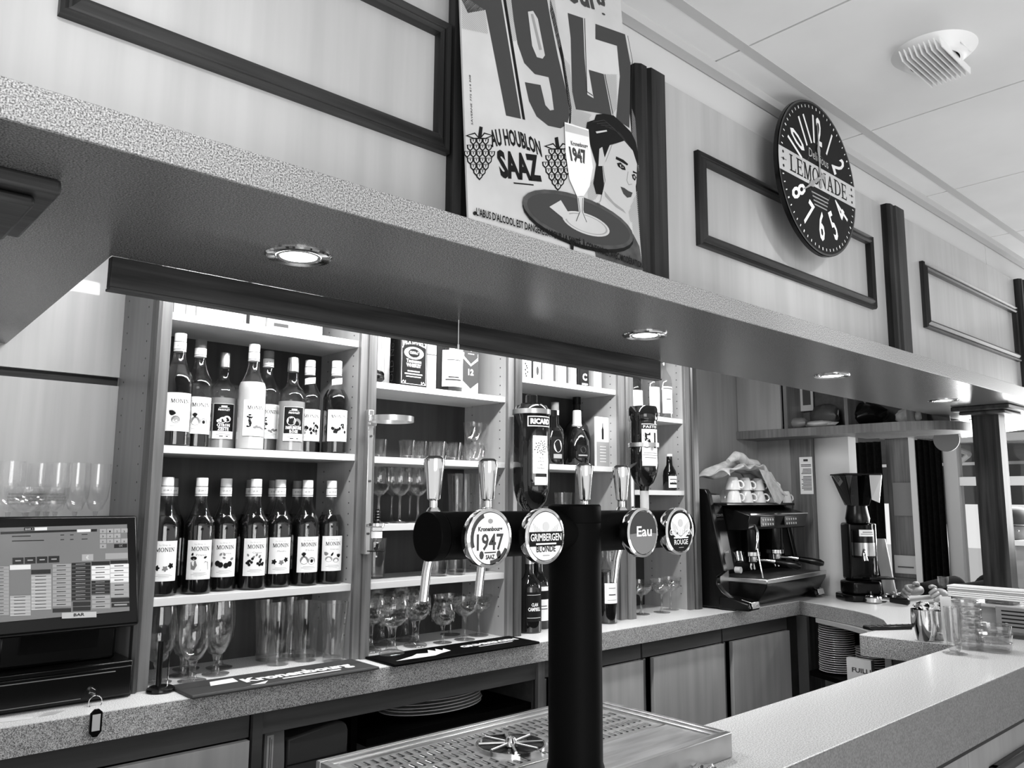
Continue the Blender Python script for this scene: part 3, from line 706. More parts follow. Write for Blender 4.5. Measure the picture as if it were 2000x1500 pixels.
def fruit(kind, seed):
    """the little fruit picture of a label: (dark shapes, mid shapes, pale shapes) in a strip about 5 cm wide around y=0"""
    rr = random.Random(seed); D = []; Mi = []; P = []
    if kind == 'berries':
        for i in range(16): D.append(disc2(rr.choice((-1, 1))*rr.uniform(.006, .023), rr.uniform(-.012, .006), .0038, .0038))
        for i in range(5): Mi.append(leafp(rr.uniform(-.022, .018), rr.uniform(.004, .014), .009, .003, rr.uniform(0, 3)))
    elif kind == 'cherry':
        for x, y in ((-.018, -.004), (-.010, -.008), (.004, -.010), (.014, -.006)): D.append(disc2(x, y, .007, .0075))
        for i in range(5): Mi.append(leafp(rr.uniform(-.022, .016), rr.uniform(.004, .016), .010, .003, rr.uniform(0, 3)))
    elif kind == 'strawberry':
        Mi.append([(-.022, .004), (-.010, .008), (-.006, -.004), (-.012, -.016), (-.021, -.014)]); D.append(disc2(-.015, .014, .008, .005))
        Mi.append([(.002, -.018), (.014, .006), (.022, .004), (.024, -.016)]); D += [leafp(.010, .014, .010, .003, .4), leafp(-.020, .020, .009, .003, 1.2)]
    elif kind == 'peach':
        Mi.append(disc2(-.012, -.006, .012, .012)); P.append(disc2(.010, -.008, .012, .011)); D.append(disc2(.010, -.008, .0045, .005))
        for i in range(7): D.append(leafp(-.016+i*.001, .004, .014, .0022, .8+i*.28))
    elif kind == 'lemon':
        P += [disc2(-.012, -.006, .011, .008), disc2(.010, -.009, .010, .007)]; D.append(leafp(-.006, .002, .014, .003, 1.0))
        for i in range(6): D.append(leafp(.018, -.002, .012, .002, .9+i*.25)); Mi.append(leafp(-.022, .004, .012, .002, .6+i*.25))
    elif kind == 'leaves':
        for i in range(12): D.append(leafp(-.020+rr.uniform(-.004, .006), -.016+i*.003, .010, .0024, rr.uniform(-.4, 1.2)))
        for i in range(6): Mi.append(leafp(-.006+i*.005, -.016, .012, .003, rr.uniform(-.6, .6)))
    elif kind == 'pineapple':
        Mi += [disc2(-.008, -.010, .011, .010)]; P.append(disc2(-.006, -.010, .007, .007))
        for i in range(8): D.append(leafp(-.020, .0, .016, .0022, .5+i*.2))
    elif kind == 'star':
        for j, (cx, cy) in enumerate(((-.017, -.007), (.003, -.009), (.017, -.002))):
            for i in range(5): (Mi if j % 2 else D).append(leafp(cx, cy, .008, .003, i*1.256+j))
    else:
        for i in range(14): (D if i % 3 else Mi).append(disc2(rr.uniform(-.022, .022), rr.uniform(-.016, .004), .004, .005))
        for i in range(4): D.append(leafp(rr.uniform(.008, .018), rr.uniform(.0, .014), .010, .003, rr.uniform(.4, 2)))
    return D, Mi, P
def wrap(vf, r, z, a0=-PI/2): v, f_ = on_cyl(vf, r, a0); return [(a, b, c+z) for a, b, c in v], f_

SYR = [(.0, .0), (.034, 0), (.0385, .004), (.039, .010), (.039, .168), (.0385, .178), (.035, .189), (.028, .202), (.021, .217), (.0165, .233), (.0145, .250), (.0138, .262), (.0138, .290)]
def inset(prof, d, ztop):
    out = []
    for i, (r, z) in enumerate(prof):
        if z > ztop:
            (r0, z0) = prof[i-1]; t = (ztop-z0)/(z-z0) if z > z0 else 0
            rr = r0+(r-r0)*t; out.append((max(rr-d, 0), ztop)); break
        out.append((max(r-d, 0), z+(d if i < 2 else 0)))
    out.append((0, out[-1][1])); return out
OCC = []
def settle(x, y, z, r):
    """nearest free standing place inside the bay, clear of its sides and of what already stands there"""
    b = min(BX, key=lambda k: abs((BX[k][0]+BX[k][1])/2-x)); x0, x1 = BX[b]
    ground = abs(z-CT) < .02
    best = None
    for q in range(0, 400):
        a = q*2.4; d = .0035*math.sqrt(q); X = x+d*1.2*math.cos(a); Y = y+d*math.sin(a)
        if X < x0+r+.001 or X > x1-r-.001 or Y > YB-.008-r: continue
        if not ground and Y-r*.9 < YS: continue
        if any(abs(z-o[2]) < .2 and (X-o[0])**2+(Y-o[1])**2 < (r+o[3])**2 for o in OCC): continue
        best = (X, Y); break
    if best is None: return None
    OCC.append((best[0], best[1], z, r)); return best
def syrup(label, x, y, z, pic, liquid, fill, cap='white', seed=0, group=None, word='MONIN', flavour='', face=0, plain=False):
    q = settle(x, y, z, .0392)
    if q: x, y = q
    t = thing('syrup_bottle', label, 'bottle', (x, y, z), face, group)
    M().lathe(SYR, n=28).build('glass', 'glass_b', t)
    M().lathe(inset(SYR, .0018, fill), n=24).build('liquid', liquid, t)
    cp = M().lathe([(.0152, .278), (.0152, .2985), (.0145, .3), (0, .3)], n=22); cp.build('cap', cap, t)
    M().lathe([(.0148, .252), (.0157, .252), (.0157, .2762), (.0148, .2762)], n=22).build('neck_seal', 'label', t)
    M().lathe([(.0159, .2555), (.0159, .2570)], n=22).build('seal_print', 'inkmid', t)
    nk = M()
    v, f_ = fit(letters('LE SIROP', .0, 1), .022, .0045, 0, 0); nk.add(*wrap((v, f_), .0161, .264))
    nk.build('seal_print', 'inkmid', t, ang=0)
    r = .0394
    lb = M().add(*wrap(sheet(.066, .100, 14), r, .038)).build('label', 'label', t, ang=80)
    pr = M(); v, f_ = fit(serif(word), .047, .0105, .001, 0, 1.0) if word == 'MONIN' else fit(letters(word, .03, 1), .047, .0105, 0, 0)
    pr.add(*wrap((v, f_), r+.0003, .038+.073))
    pr.build('lettering', 'ink', lb, ang=0)
    D, Mi, P = fruit(pic, seed)
    for lst, ink in ((D, 'ink'), (Mi, 'midgrey'), (P, 'inklight')):
        if lst: M().add(*wrap(fan([[(a, b) for a, b in p] for p in lst]), r+.0003+(.0002 if ink == 'ink' else 0), .038+.040)).build('fruit_picture', ink, lb, ang=0)
    sm = M(); v, f_ = fit(letters('Le Sirop de', 0, 1), .028, .0042, 0, 0); sm.add(*wrap((v, f_), r+.0003, .038+.088))
    if flavour: v, f_ = fit(letters(flavour, 0, 1), min(.026, .005*len(flavour)), .005, .004, 0); sm.add(*wrap((v, f_), r+.0003, .038+.060))
    sm.add(*wrap(rects([(-.014, .018, .016, .0168), (-.020, .022, .0125, .0133), (-.012, .014, .009, .0096)]), r+.0003, .038))
    sm.build('small_print', 'inklight', lb, ang=0)
    return t
def place(px, Y, z):
    p = at(px, 900, Y=Y); return p.x
# the bottle's label faces the camera a little: turn about the vertical by the given angle
R1 = [  # px, depth, picture, liquid, fill, cap, flavour, label
 (344, 2.155, 'pineapple', 'syrup', .215, 'white', 'Canne', 'dark syrup bottle with pale screw cap, first on the upper shelf beside the oak stile'),
 (385, 2.205, 'peach', 'syrup', .10, 'midgrey', 'Kiwi', 'half-empty syrup bottle with grey cap, second on the upper shelf'),
 (491, 2.165, 'leaves', 'syrup_white', .19, 'white', 'Orgeat', 'milky white syrup bottle with leafy label in the middle of the upper shelf'),
 (520, 2.235, 'leaves', 'syrup_mid', .07, 'midgrey', '', 'nearly empty syrup bottle with grey cap tucked behind the milky one'),
]
for i, (px, Y, pic, lq, fl, cap, flv, lb) in enumerate(R1):
    syrup(lb, at(px, 800, Y=Y).x, Y, H[1][1]+.0003, pic, lq, fl, cap, seed=i, flavour=flv, face=-.14)
for px, Y, pic, lq, fl, lb in ((603, 2.20, 'nuts', 'syrup', .035, 'almost empty syrup bottle with slanted paper collar on the upper shelf'),
                               (649, 2.165, 'nuts', 'syrup', .205, 'full dark syrup bottle with slanted paper collar, last on the upper shelf')):
    t = syrup(lb, at(px, 790, Y=Y).x, Y, H[1][1]+.0003, pic, lq, fl, 'white', seed=px, flavour='', face=-.25)
    t.scale = (1, 1, .94)
    v, f_ = sheet(.040, .020, 8); v = [(a, b+a*.18) for a, b in v]
    M().add(*wrap((v, f_), .0175, .222)).build('slanted_collar', 'label', t, ang=80)
def zest(label, px, Y, pic, words):
    x = at(px, 790, Y=Y).x; x, Y = settle(x, Y, H[1][1]+.0003, .0402) or (x, Y); t = thing('syrup_bottle', label, 'bottle', (x, Y, H[1][1]+.0003), -.25, 'white-capped citrus syrup bottles')
    pf = [(0, 0), (.036, 0), (.040, .004), (.040, .150), (.039, .165), (.033, .180), (.022, .190), (.0165, .200), (.0150, .215), (.0140, .262)]
    M().lathe(pf, n=28).build('glass', 'glass_b', t); M().lathe(inset(pf, .002, .145), n=24).build('liquid', 'syrup_pale', t)
    M().lathe([(.0160, .235), (.0152, .272), (.0145, .276), (0, .276)], n=22).build('foil_cap', 'alu', t)
    r = .0404
    lb = M().add(*wrap(sheet(.060, .098, 14), r, .030)).build('label', 'label', t, ang=80)
    M().add(*wrap(sheet(.058, .076, 12), r+.0002, .051)).build('label_panel', 'ink', lb, ang=80)
    w = M(); v, f_ = fit(letters('FRIGOLET', .02, 1), .032, .0050, 0, 0); w.add(*wrap((v, f_), r+.0006, .108))
    w.add(*wrap(rects([(-.014, .014, .116, .1168), (-.008, .008, .118, .122)]), r+.0006, 0))
    for k, s_ in enumerate(words):
        v, f_ = fit(letters(s_, .035, 1), .006*len(s_) if len(s_) < 8 else .046, .0085, 0, 0); w.add(*wrap((v, f_), r+.0006, .0635-k*.0105))
    if pic == 'a': w.add(*wrap(fan([disc2(-.002, .082, .010, .008), disc2(.009, .085, .011, .009), disc2(-.012, .079, .007, .005)]), r+.0005, 0))
    else: w.add(*wrap(fan([disc2(-.008, .087, .013, .013)]), r+.0005, 0))
    w.build('lettering', 'label', lb, ang=0)
    if pic == 'b': M().add(*wrap(fan([disc2(.009, .083, .012, .012)]), r+.0007, 0)).build('fruit_picture', 'midgrey', lb, ang=0)
    M().add(*wrap(rects([(-.012, .016, .044, .0448), (-.018, .020, .0405, .0413), (-.010, .0, .0355, .038), (.008, .014, .0355, .038)]), r+.0004, 0)).build('small_print', 'ink', lb, ang=0)
    return t
zest('clear syrup bottle with black lemon zest label, on the upper shelf', 446, 2.165, 'a', ('CITRON', 'ZESTE'))
zest('clear syrup bottle with black pink-grapefruit label, on the upper shelf', 563, 2.185, 'b', ('PAMPLEMOUSSE', 'ROSE'))
R2 = [(318, 2.165, 'star', '', 'dark syrup bottle half hidden by the oak stile, first on the lower shelf'),
 (388, 2.162, 'strawberry', 'Fraise', 'dark strawberry syrup bottle on the lower shelf, large in front'),
 (436, 2.185, 'cherry', 'Cerise', 'dark cherry syrup bottle on the lower shelf'),
 (495, 2.165, 'berries', 'Cassis', 'dark blackcurrant syrup bottle with berry label on the lower shelf'),
 (543, 2.18, 'star', 'Menthe', 'dark syrup bottle with star-shaped leaves on its label, lower shelf'),
 (597, 2.17, 'peach', 'Pêche', 'dark peach syrup bottle with halved fruit on its label, lower shelf'),
 (644, 2.17, 'lemon', 'Citron', 'dark lemon syrup bottle with pale fruit, last on the lower shelf')]
xs = []
for i, (px, Y, pic, flv, lb) in enumerate(R2):
    x = at(px, 1060, Y=Y).x; xs.append(x)
    syrup(lb, x, Y, H[1][2]+.0003, pic, 'syrup', .20, 'white', seed=20+i, flavour=flv, face=-.25)
bk = None
wh = ['behind the first bottle', 'behind the strawberry bottle', 'behind the cherry bottle', 'behind the blackcurrant bottle', 'behind the leaf-label bottle', 'behind the peach bottle', 'behind the lemon bottle']
for i, px in enumerate((335, 368, 416, 473, 522, 569, 619)):
    lb = 'back-row dark syrup bottle with dull grey cap, ' + wh[i]
    z = H[1][2]+.0003; q = settle(at(px, 1000, Y=2.300).x, 2.300, z, .0357)
    if q is None: print('no room for back bottle', i); continue
    if bk is None:
        OCC.append((q[0], q[1], 9, 0)); n0 = len(OCC)
        bk = syrup(lb, q[0], q[1], z+5, 'star', 'syrup', .20, 'midgrey', seed=50, group='back row of dark syrup bottles', face=-.25)
        bk.location = (q[0], q[1], z); bk.scale = (.91, .91, 1)
    else: dup(bk, (q[0], q[1], z), -.25, lb)

def bottle(name, label, px, py, Y, z, prof, gl='blackglass', cap=None, lab=None, cat='bottle', liquid=None, group=None, capm='white', X=None, face=-.3):
    x = at(px, py, Y=Y).x if X is None else X
    x, Y = settle(x, Y, z, max(r_ for r_, _z in prof)+.0006) or (x, Y)
    t = thing(name, label, cat, (x, Y, z), face, group)
    M().lathe(prof, n=28).build('glass', gl, t)
    if liquid: M().lathe(inset(prof, .002, liquid[1]), n=24).build('liquid', liquid[0], t)
    if cap: M().lathe(cap, n=20).build('cap', capm, t)
    for q in (lab or []):   # (radius, z0, width, height, material, [(text, z, w, h, ink)])
        o = M().add(*wrap(sheet(q[2], q[3], 12), q[0], q[1])).build('label', q[4], t, ang=80)
        for ink in sorted(set(k[4] for k in q[5])):
            mm = M()
            for tx, zz_, w_, h_, ik in q[5]:
                if ik != ink: continue
                if tx == '-': mm.add(*wrap(rects([(-w_/2, w_/2, 0, h_)]), q[0]+.0004, q[1]+zz_))
                elif tx == 'o': mm.add(*wrap(fan([disc2(0, 0, w_/2, h_/2, 16)]), q[0]+.0003, q[1]+zz_))
                else: v, f_ = fit(letters(tx, .03, 1), w_, h_, 0, 0); mm.add(*wrap((v, f_), q[0]+.0005, q[1]+zz_))
            mm.build('lettering', ink, o, ang=0)
    return t

# upturned bottles on wall dispensers -----------------------------------------------------------
def dispenser(label, xr, zr0, zr1, ring, rr_, opt):
    """rail screwed to the stile, a ring that holds the bottle, an optic (measure) with spout"""
    t = thing('bottle_dispenser', label, 'dispenser', (xr, 2.07, zr0))
    M().box(xr-.009, xr+.009, 2.072, 2.0965, zr0, zr1).build('rail', 'alu', t, abs_=True, bevel=.002)
    s = M()
    for z in (zr0+.06, (zr0+zr1)/2, zr1-.08): s.cyl((xr, 2.071, z), (xr, 2.068, z), .0035, n=10)
    s.build('screws', 'darkgrey', t, abs_=True)
    if ring:
        c = Vector(ring); n = 40
        prof = [(rr_, -.008), (rr_+.003, -.008), (rr_+.003, .008), (rr_, .008), (rr_, -.008)]
        M().lathe(prof, c, n).build('holding_ring', 'alu', t, abs_=True, ang=40)
        d = Vector((xr, 2.065, 0))-Vector((c.x, c.y, 0)); d.normalize()
        a = c+d*(rr_+.001); M().tube([a, (xr, 2.07, c.z)], .006, 8).build('ring_arm', 'alu', t, abs_=True)
        M().box(xr-.013, xr+.013, 2.060, 2.072, c.z-.016, c.z+.016).build('clamp', 'alu', t, abs_=True, bevel=.003)
    if opt:
        o = Vector(opt)
        M().lathe([(0, .052), (.006, .052), (.007, .048)]+[(x_, .048-k*.004) for k, x_ in enumerate((.007, .010, .007, .010, .007, .010, .007, .010))]+[(.010, .012), (0, .012)], o, 16).build('ribbed_stopper', 'black', t, abs_=True)
        M().lathe([(0, .012), (.019, .012), (.021, .008), (.020, .0), (.016, -.004), (.015, -.036), (.010, -.042), (0, -.042)], o, 24).build('measure_chamber', 'glass', t, abs_=True)
        M().lathe([(.0155, -.030), (.0162, -.030), (.0162, -.012), (.0155, -.012)], o, 24).build('chamber_label', 'label', t, abs_=True)
        M().lathe([(.021, .004), (.023, .004), (.023, .012), (.021, .012)], o, 24).build('chrome_collar', 'chrome', t, abs_=True)
        M().lathe([(0, -.042), (.009, -.042), (.008, -.060), (.004, -.066), (.004, -.085), (0, -.085)], o, 14).build('spout', 'chrome', t, abs_=True)
        M().lathe([(.004, -.066), (.026, -.066), (.027, -.0685), (.004, -.070)], o, 24).build('push_ring', 'black', t, abs_=True)
        M().tube([o+Vector((.02, 0, .004)), (xr, 2.07, o.z+.004)], .005, 8).build('arm', 'alu', t, abs_=True)
    return t
p = at(736, 1030, Y=2.02)
dispenser('empty bottle bracket with open metal ring on the stile beside the glass shelves', at(722, 900, Y=2.075).x, at(712, 1083, Y=2.075).z, at(722, 800, Y=2.075).z, at(764, 819, Y=1.995), .064, (p.x, 2.02, p.z))
# big black aniseed bottle
Yr = 1.93; pt = at(1040, 790, Y=Yr); pb = at(1036, 990, Y=Yr); RR = .060
zt = at(1040, 793, Y=Yr).z; hB = .325
def upturned(name, label, x, y, zt, prof, extra_base=None):
    t = thing(name, label, 'bottle', (x, y, zt-prof[-1][1]), -.42)
    return t
xr_ = at(1038, 880, Y=Yr).x; zb_ = at(1036, 1000, Y=Yr).z
t = thing('aniseed_bottle', 'large upturned black bottle with white RICARD lettering on a wall dispenser', 'bottle', (xr_, Yr, zb_), -.2)
Ht = zt-zb_
M().lathe([(0, -.01), (.013, -.01), (.015, .0), (.030, .012), (.048, .035), (.0575, .070), (RR, .10), (RR, Ht-.03), (.057, Ht-.012), (.050, Ht), (0, Ht)], n=36).build('glass', 'blackglass', t)
M().lathe([(.020, Ht-.006), (.020, Ht+.034), (.017, Ht+.036), (0, Ht+.036)], n=20).build('base_plug', 'black', t)
M().lathe([(.036, Ht), (.036, Ht+.007), (.033, Ht+.007), (.033, Ht)], n=30).build('base_rib', 'black', t)
z0 = Ht-.070
pl = M().add(*wrap(fan([[(-.046, .004), (-.041, 0), (.041, 0), (.046, .004), (.046, .024), (.041, .028), (-.041, .028), (-.046, .024)]]), RR+.0006, z0))
ft = M().add(*wrap(sheet(.094, .034, 16), RR+.0003, z0-.003)).build('name_border', 'white', t, ang=80)
M().add(*wrap(sheet(.088, .028, 16), RR+.0007, z0)).build('name_plate', 'ink', ft, ang=80)
v, f_ = fit(letters('RICARD', .05, 2), .076, .016, 0, 0); M().add(*wrap((v, f_), RR+.0014, z0+.006)).build('lettering', 'white', ft, ang=0)
lb = M().add(*wrap(sheet(.058, .122, 12), RR+.0003, Ht-.225)).build('label', 'label', t, ang=80)
mm = M()
for k in range(26):
    a = k*2.4; rr = .004+.0006*k
    mm.add(*wrap(fan([leafp(rr*1.1*math.cos(a), .084+rr*1.1*math.sin(a), .007, .0018, a)]), RR+.0007, Ht-.225))
for k, (tx, w_) in enumerate((('PASTIS', .018), ('de Marseille', .026), ('45', .010), ('Paul Ricard', .028))):
    v, f_ = fit(letters(tx, 0, 1), w_, .0045, 0, 0); mm.add(*wrap((v, f_), RR+.0007, Ht-.225+.048-k*.011))
mm.build('lettering', 'inkmid', lb, ang=0)
M().add(*wrap(sheet(.046, .026, 8), RR+.0003, Ht-.262)).build('lower_label', 'label', t, ang=80)
rg = dispenser('wall dispenser whose metal band holds the upturned black aniseed bottle', at(1006, 880, Y=2.075).x, zb_-.12, zt-.02, (xr_, Yr, Ht+zb_-.022), RR+.001, (xr_, Yr, zb_-.06))
# pastis bottle
Yp = 1.97; zt2 = at(1258, 795, Y=Yp).z; zb2 = at(1252, 940, Y=Yp).z; xp_ = at(1257, 880, Y=Yp).x; H2 = zt2-zb2; R2_ = .056
t = thing('pastis_bottle', 'upturned dark bottle with big 51 label on a wall dispenser', 'bottle', (xp_, Yp, zb2), -.37)
zn = at(1252, 990, Y=Yp).z-zb2
M().lathe([(0, zn), (.015, zn), (.0155, zn*.45), (.020, zn*.2), (.036, -.005), (.050, .025), (R2_, .06), (R2_, .12), (R2_-.003, .13), (R2_-.004, H2-.06), (R2_-.002, H2-.055), (R2_, H2-.05), (R2_, H2-.010), (.052, H2), (0, H2-.004)], n=36).build('glass', 'blackglass', t)
M().lathe([(.0158, zn*1.1), (.0170, zn*1.1), (.0170, zn*.35), (.0158, zn*.35)], n=20).build('neck_paper', 'lightgrey', t)
lb = M().add(*wrap(sheet(.072, .142, 14), R2_+.0003, H2-.213)).build('label', 'label', t, ang=80)
b0 = H2-.213
M().add(*wrap(sheet(.072, .018, 14), R2_+.0006, b0+.122)).build('label_band', 'ink', lb, ang=80)
v, f_ = fit(letters('PASTIS', .01, 1), .060, .010, 0, 0); M().add(*wrap((v, f_), R2_+.001, b0+.126)).build('lettering', 'white', lb, ang=0)
v, f_ = fit(letters('51', .025, 2), .052, .056, -.002, 0); M().add(*wrap((v, f_), R2_+.0009, b0+.052)).build('lettering', 'ink', lb, ang=0)
M().add(*wrap(fan([disc2(.004, .046, .007, .006)]+[leafp(-.028, .070+k*.012, .010, .003, k) for k in range(3)]), R2_+.0012, b0)).build('label_picture', 'inklight', lb, ang=0)
M().add(*wrap(rects([(-.030, .030, .030, .0315), (-.034, .034, .022, .0235), (-.026, .026, .012, .014)]), R2_+.0009, b0)).build('small_print', 'inkmid', lb, ang=0)
M().add(*wrap(sheet(.070, .024, 10), R2_+.0003, .058)).build('lower_label', 'label', t, ang=80)
dispenser('wall dispenser whose metal band holds the upturned pastis bottle', at(1233, 880, Y=2.075).x, zb2-.16, at(1233, 800, Y=2.075).z, (xp_, Yp, at(1258, 870, Y=Yp).z), R2_+.0012, (xp_, Yp, zb2+zn-.055))

# ================================================================ BOXES on the top shelves
def carton(name, label, px0, px1, Y, z, h, m, d=.08, group=None, deco=None, py=740, rz=0, cat='box', w=None):
    x0 = at(px0, py, Y=Y).x; x1 = at(px1, py, Y=Y).x if w is None else x0+w
    b_ = min(BX, key=lambda k: abs((BX[k][0]+BX[k][1])/2-x0)); sh_ = max(0, BX[b_][0]+.001-x0)-max(0, x1-BX[b_][1]+.001); x0 += sh_; x1 += sh_
    t = thing(name, label, cat, ((x0+x1)/2, Y, z), rz, group); w = (x1-x0)/2
    M().box(-w, w, 0, d, 0, h).build('carton', m, t, bevel=.0012)
    if deco: deco(t, w, h)
    return t
def fl(w): return Flat((-w, -.0004, 0), (1, 0, 0), (0, 0, 1))
z1 = H[1][0]+.0003
lbs = ['worn pale bottle carton against the oak stile on the topmost shelf', 'narrow pale carton on the topmost shelf over the syrups', 'wide pale carton, first of two alike over the syrups', 'wide pale carton, second of two alike over the syrups',
       'dark-edged carton with framed label over the syrups', 'white label carton over the grapefruit syrup', 'plain pale carton near the end of the topmost syrup shelf']
for i, (a, b, Y, h, m) in enumerate(((337, 360, 2.16, .20, 'lightgrey'), (362, 380, 2.17, .24, 'paper'), (383, 432, 2.17, .22, 'paper'), (433, 478, 2.17, .22, 'paper'), (480, 518, 2.15, .23, 'lightgrey'), (522, 575, 2.18, .24, 'label'), (580, 630, 2.2, .2, 'paper'))):
    def dc(t, w, h, i=i):
        F = fl(w)
        if i == 4: F.rect(0, .010, .005, h-.01, 'ink'); F.rect(.022, 2*w-.008, .02, h-.03, 'inklight'); F.rect(.027, 2*w-.013, .03, h-.04, 'label', 2); F.rect(.03, 2*w-.016, .045, .055, 'ink', 3)
        elif i == 5: F.rect(.01, 2*w-.01, .01, .06, 'inklight'); F.rect(.02, 2*w-.02, .02, .03, 'inkmid', 2)
        else: F.rect(.006, 2*w-.006, .008, .012, 'inklight'); F.rect(.006, 2*w-.006, h-.02, h-.012, 'inklight')
        F.flush(t, abs_=False)
    carton('bottle_carton', lbs[i], a, b, Y, z1, h, m, .085, 'cartons over the syrups', dc, 640)
z2 = H[2][0]+.0003
def jd(t, w, h):
    F = fl(w); W2 = 2*w
    F.stroke([(.006, .012), (W2-.005, .012), (W2-.005, h-.02), (.006, h-.02), (.006, .012)], .0014, 'label')
    for (a, b, c_, d) in ((.006, .012, .022, .022), (W2-.006, .012, W2-.022, .022), (.006, h-.02, .022, h-.03), (W2-.006, h-.02, W2-.022, h-.03)): F.stroke([(a, b), ((a+c_)/2, (b+d)/2+.005), (c_, b), (c_, d)], .0022, 'label')
    F.text('JACK DANIEL\'S', (.008, h*.66), (W2-.006, h*.66), .021, 'label', px=False, bold=.03, bow=.010)
    F.ell((w, h*.56), w*.72, h*.10, 'label'); F.ell((w, h*.56), w*.42, h*.072, 'ink', 2); F.text('Old No.7', (w*.68, h*.545), (w*1.32, h*.545), .009, 'label', px=False, layer=3, bold=.03)
    F.text('Tennessee', (w*.45, h*.405), (w*1.55, h*.405), .011, 'label', px=False, bold=.03); F.text('WHISKEY', (w*.45, h*.335), (w*1.55, h*.335), .011, 'label', px=False, bold=.04)
    F.rect(w*.55, w*1.45, h*.255, h*.275, 'label'); F.rect(w*.35, w*1.65, h*.21, h*.23, 'label'); F.rect(w*.45, w*1.55, h*.17, h*.185, 'label')
    F.flush(t, {'label': 'lettering', 'ink': 'lettering'}, abs_=False)
    G = Flat((-w-.0004, .08, 0), (0, -1, 0), (0, 0, 1)); G.text('OLD No.7', (.045, .02), (.045, h-.03), .022, 'inkmid', px=False)
    G.flush(t, {'inkmid': 'lettering'}, abs_=False)
c1 = carton('whiskey_carton', 'black whiskey carton with white old-style lettering on the top glass shelf', 781, 823, 2.15, z2, .205, 'ink', .085, None, jd, 720, w=.108)
carton('pale_carton', 'white crumpled paper bag standing against the stile beside the whiskey carton', 736, 748, 2.20, z2, .20, 'paper', .08, None, None, 700)
blob('cloth_bundle', 'small dark bundle tucked against the stile on the top glass shelf', 'bundle', 741, 745, 1.37, (.028, .03, .022), 'black', 21, z2).location.y = 2.15
carton('silver_tube', 'slim grey carton beside the black whiskey carton', 751, 762, 2.18, z2, .27, 'alu', .06, None, None, 700)
def circ(t, w, h):
    F = fl(w); F.ell((w*.75, h*.80), .018, .018, 'label'); F.ell((w*.75, h*.80), .015, .015, 'inklight', 2, r0=.8); F.rect(0, 2*w, h*.55, h*.56, 'inkmid'); F.flush(t, abs_=False)
carton('seal_carton', 'grey carton with a round pale seal beside the whiskey carton', 824, 852, 2.165, z2, .22, 'lightgrey', .08, None, circ, 730)
p = at(866, 720, Y=2.17)
bottle('spirit_bottle', 'clear bottle with a large white label between two cartons', 877, 720, 2.19, z2, [(0, 0), (.046, 0), (.050, .005), (.050, .15), (.045, .17), (.02, .195), (.016, .24), (.016, .27)], 'glass_b', [(.018, .25), (.018, .285), (0, .285)], [(.0505, .02, .085, .125, 'label', [('-', .09, .05, .003, 'inkmid'), ('-', .05, .05, .010, 'inklight'), ('-', .02, .06, .006, 'inkmid'), ('-', .03, .04, .004, 'ink')])])
carton('black_slab_carton', 'thin black-edged carton behind the white-labelled bottle', 853, 862, 2.17, z2, .24, 'ink', .06, None, None, 720)
def chv(t, w, h):
    F = fl(w); W2 = 2*w
    F.poly([(0, .045), (w, .020), (W2, .045), (W2, h), (0, h)], 'inkmid'); F.poly([(.002, h*.52), (w, h*.42), (W2-.002, h*.52), (W2-.002, h*.62), (w, h*.5), (.002, h*.62)], 'label', 2); F.poly([(.004, h*.56), (w, h*.455), (W2-.004, h*.56), (W2-.006, h*.9), (.006, h*.9)], 'inkmid', 3)
    F.text('CHIVAS', (.006, h*.80), (W2-.006, h*.80), .014, 'label', px=False, layer=4, bold=.03); F.ell((w, h*.69), .011, .011, 'label', 4, r0=.8); F.ell((w, h*.69), .006, .006, 'label', 4); F.rect(w*.6, w*1.4, h*.60, h*.61, 'label', 4)
    F.text('12', (w*.65, h*.29), (w*1.35, h*.29), .020, 'label', px=False, layer=4, bold=.04)
    F.flush(t, {'label': 'lettering'}, abs_=False)
carton('scotch_carton', 'dark and white carton marked with a 12 at the end of the top glass shelf', 904, 934, 2.15, z2, .235, 'label', .08, None, chv, 720)
# small cans and tins over bay three
z3 = H[3][0]+.0003
mats_ = ['paper', 'lightgrey', 'paper', 'paper', 'label', 'ink', 'lightgrey']
sml = ['white tin with dark spots, first of the small boxes under the pelmet', 'small grey box with an oval picture', 'small white box with pale lettering, third in the row', 'small white box with pale lettering, fourth in the row', 'small cream box with a dark side in the row of small boxes', 'small black box with white letter mark', 'small grey box with white letter mark, last in its row']
for i, (a, b) in enumerate(((1020, 1038), (1042, 1057), (1064, 1081), (1090, 1106), (1115, 1126), (1133, 1150), (1160, 1175))):
    def dc(t, w, h, i=i):
        F = fl(w); W2 = 2*w
        if i == 0:
            for k in range(7): F.ell((W2*(.3+.4*random.random()), h*(.15+.09*k)), .003, .004, 'ink')
        elif i == 1: F.ell((w, h*.45), w*.5, h*.25, 'label'); F.ell((w, h*.45), w*.35, h*.2, 'inkmid', 2)
        elif i in (5, 6): F.text('C', (W2*.25, h*.35), (W2*.75, h*.35), h*.3, 'label', px=False, bold=.05); F.rect(W2*.2, W2*.85, h*.12, h*.2, 'label')
        else: F.rect(W2*.2, W2*.8, h*.5, h*.56, 'inklight'); F.poly([(W2*.3, h*.4), (W2*.7, h*.4), (W2*.5, h*.15)], 'inklight')
        F.flush(t, abs_=False)
        if i in (1, 2, 3, 4, 5): M().box(-w-.012, -w, .002, .06, 0, h*.98).build('side_face', 'ink' if i in (1, 5) else 'midgrey', t)
    carton('small_box', sml[i], a, b, 2.15, z3, .085, mats_[i], .06, 'small boxes under the pelmet', dc, 720)

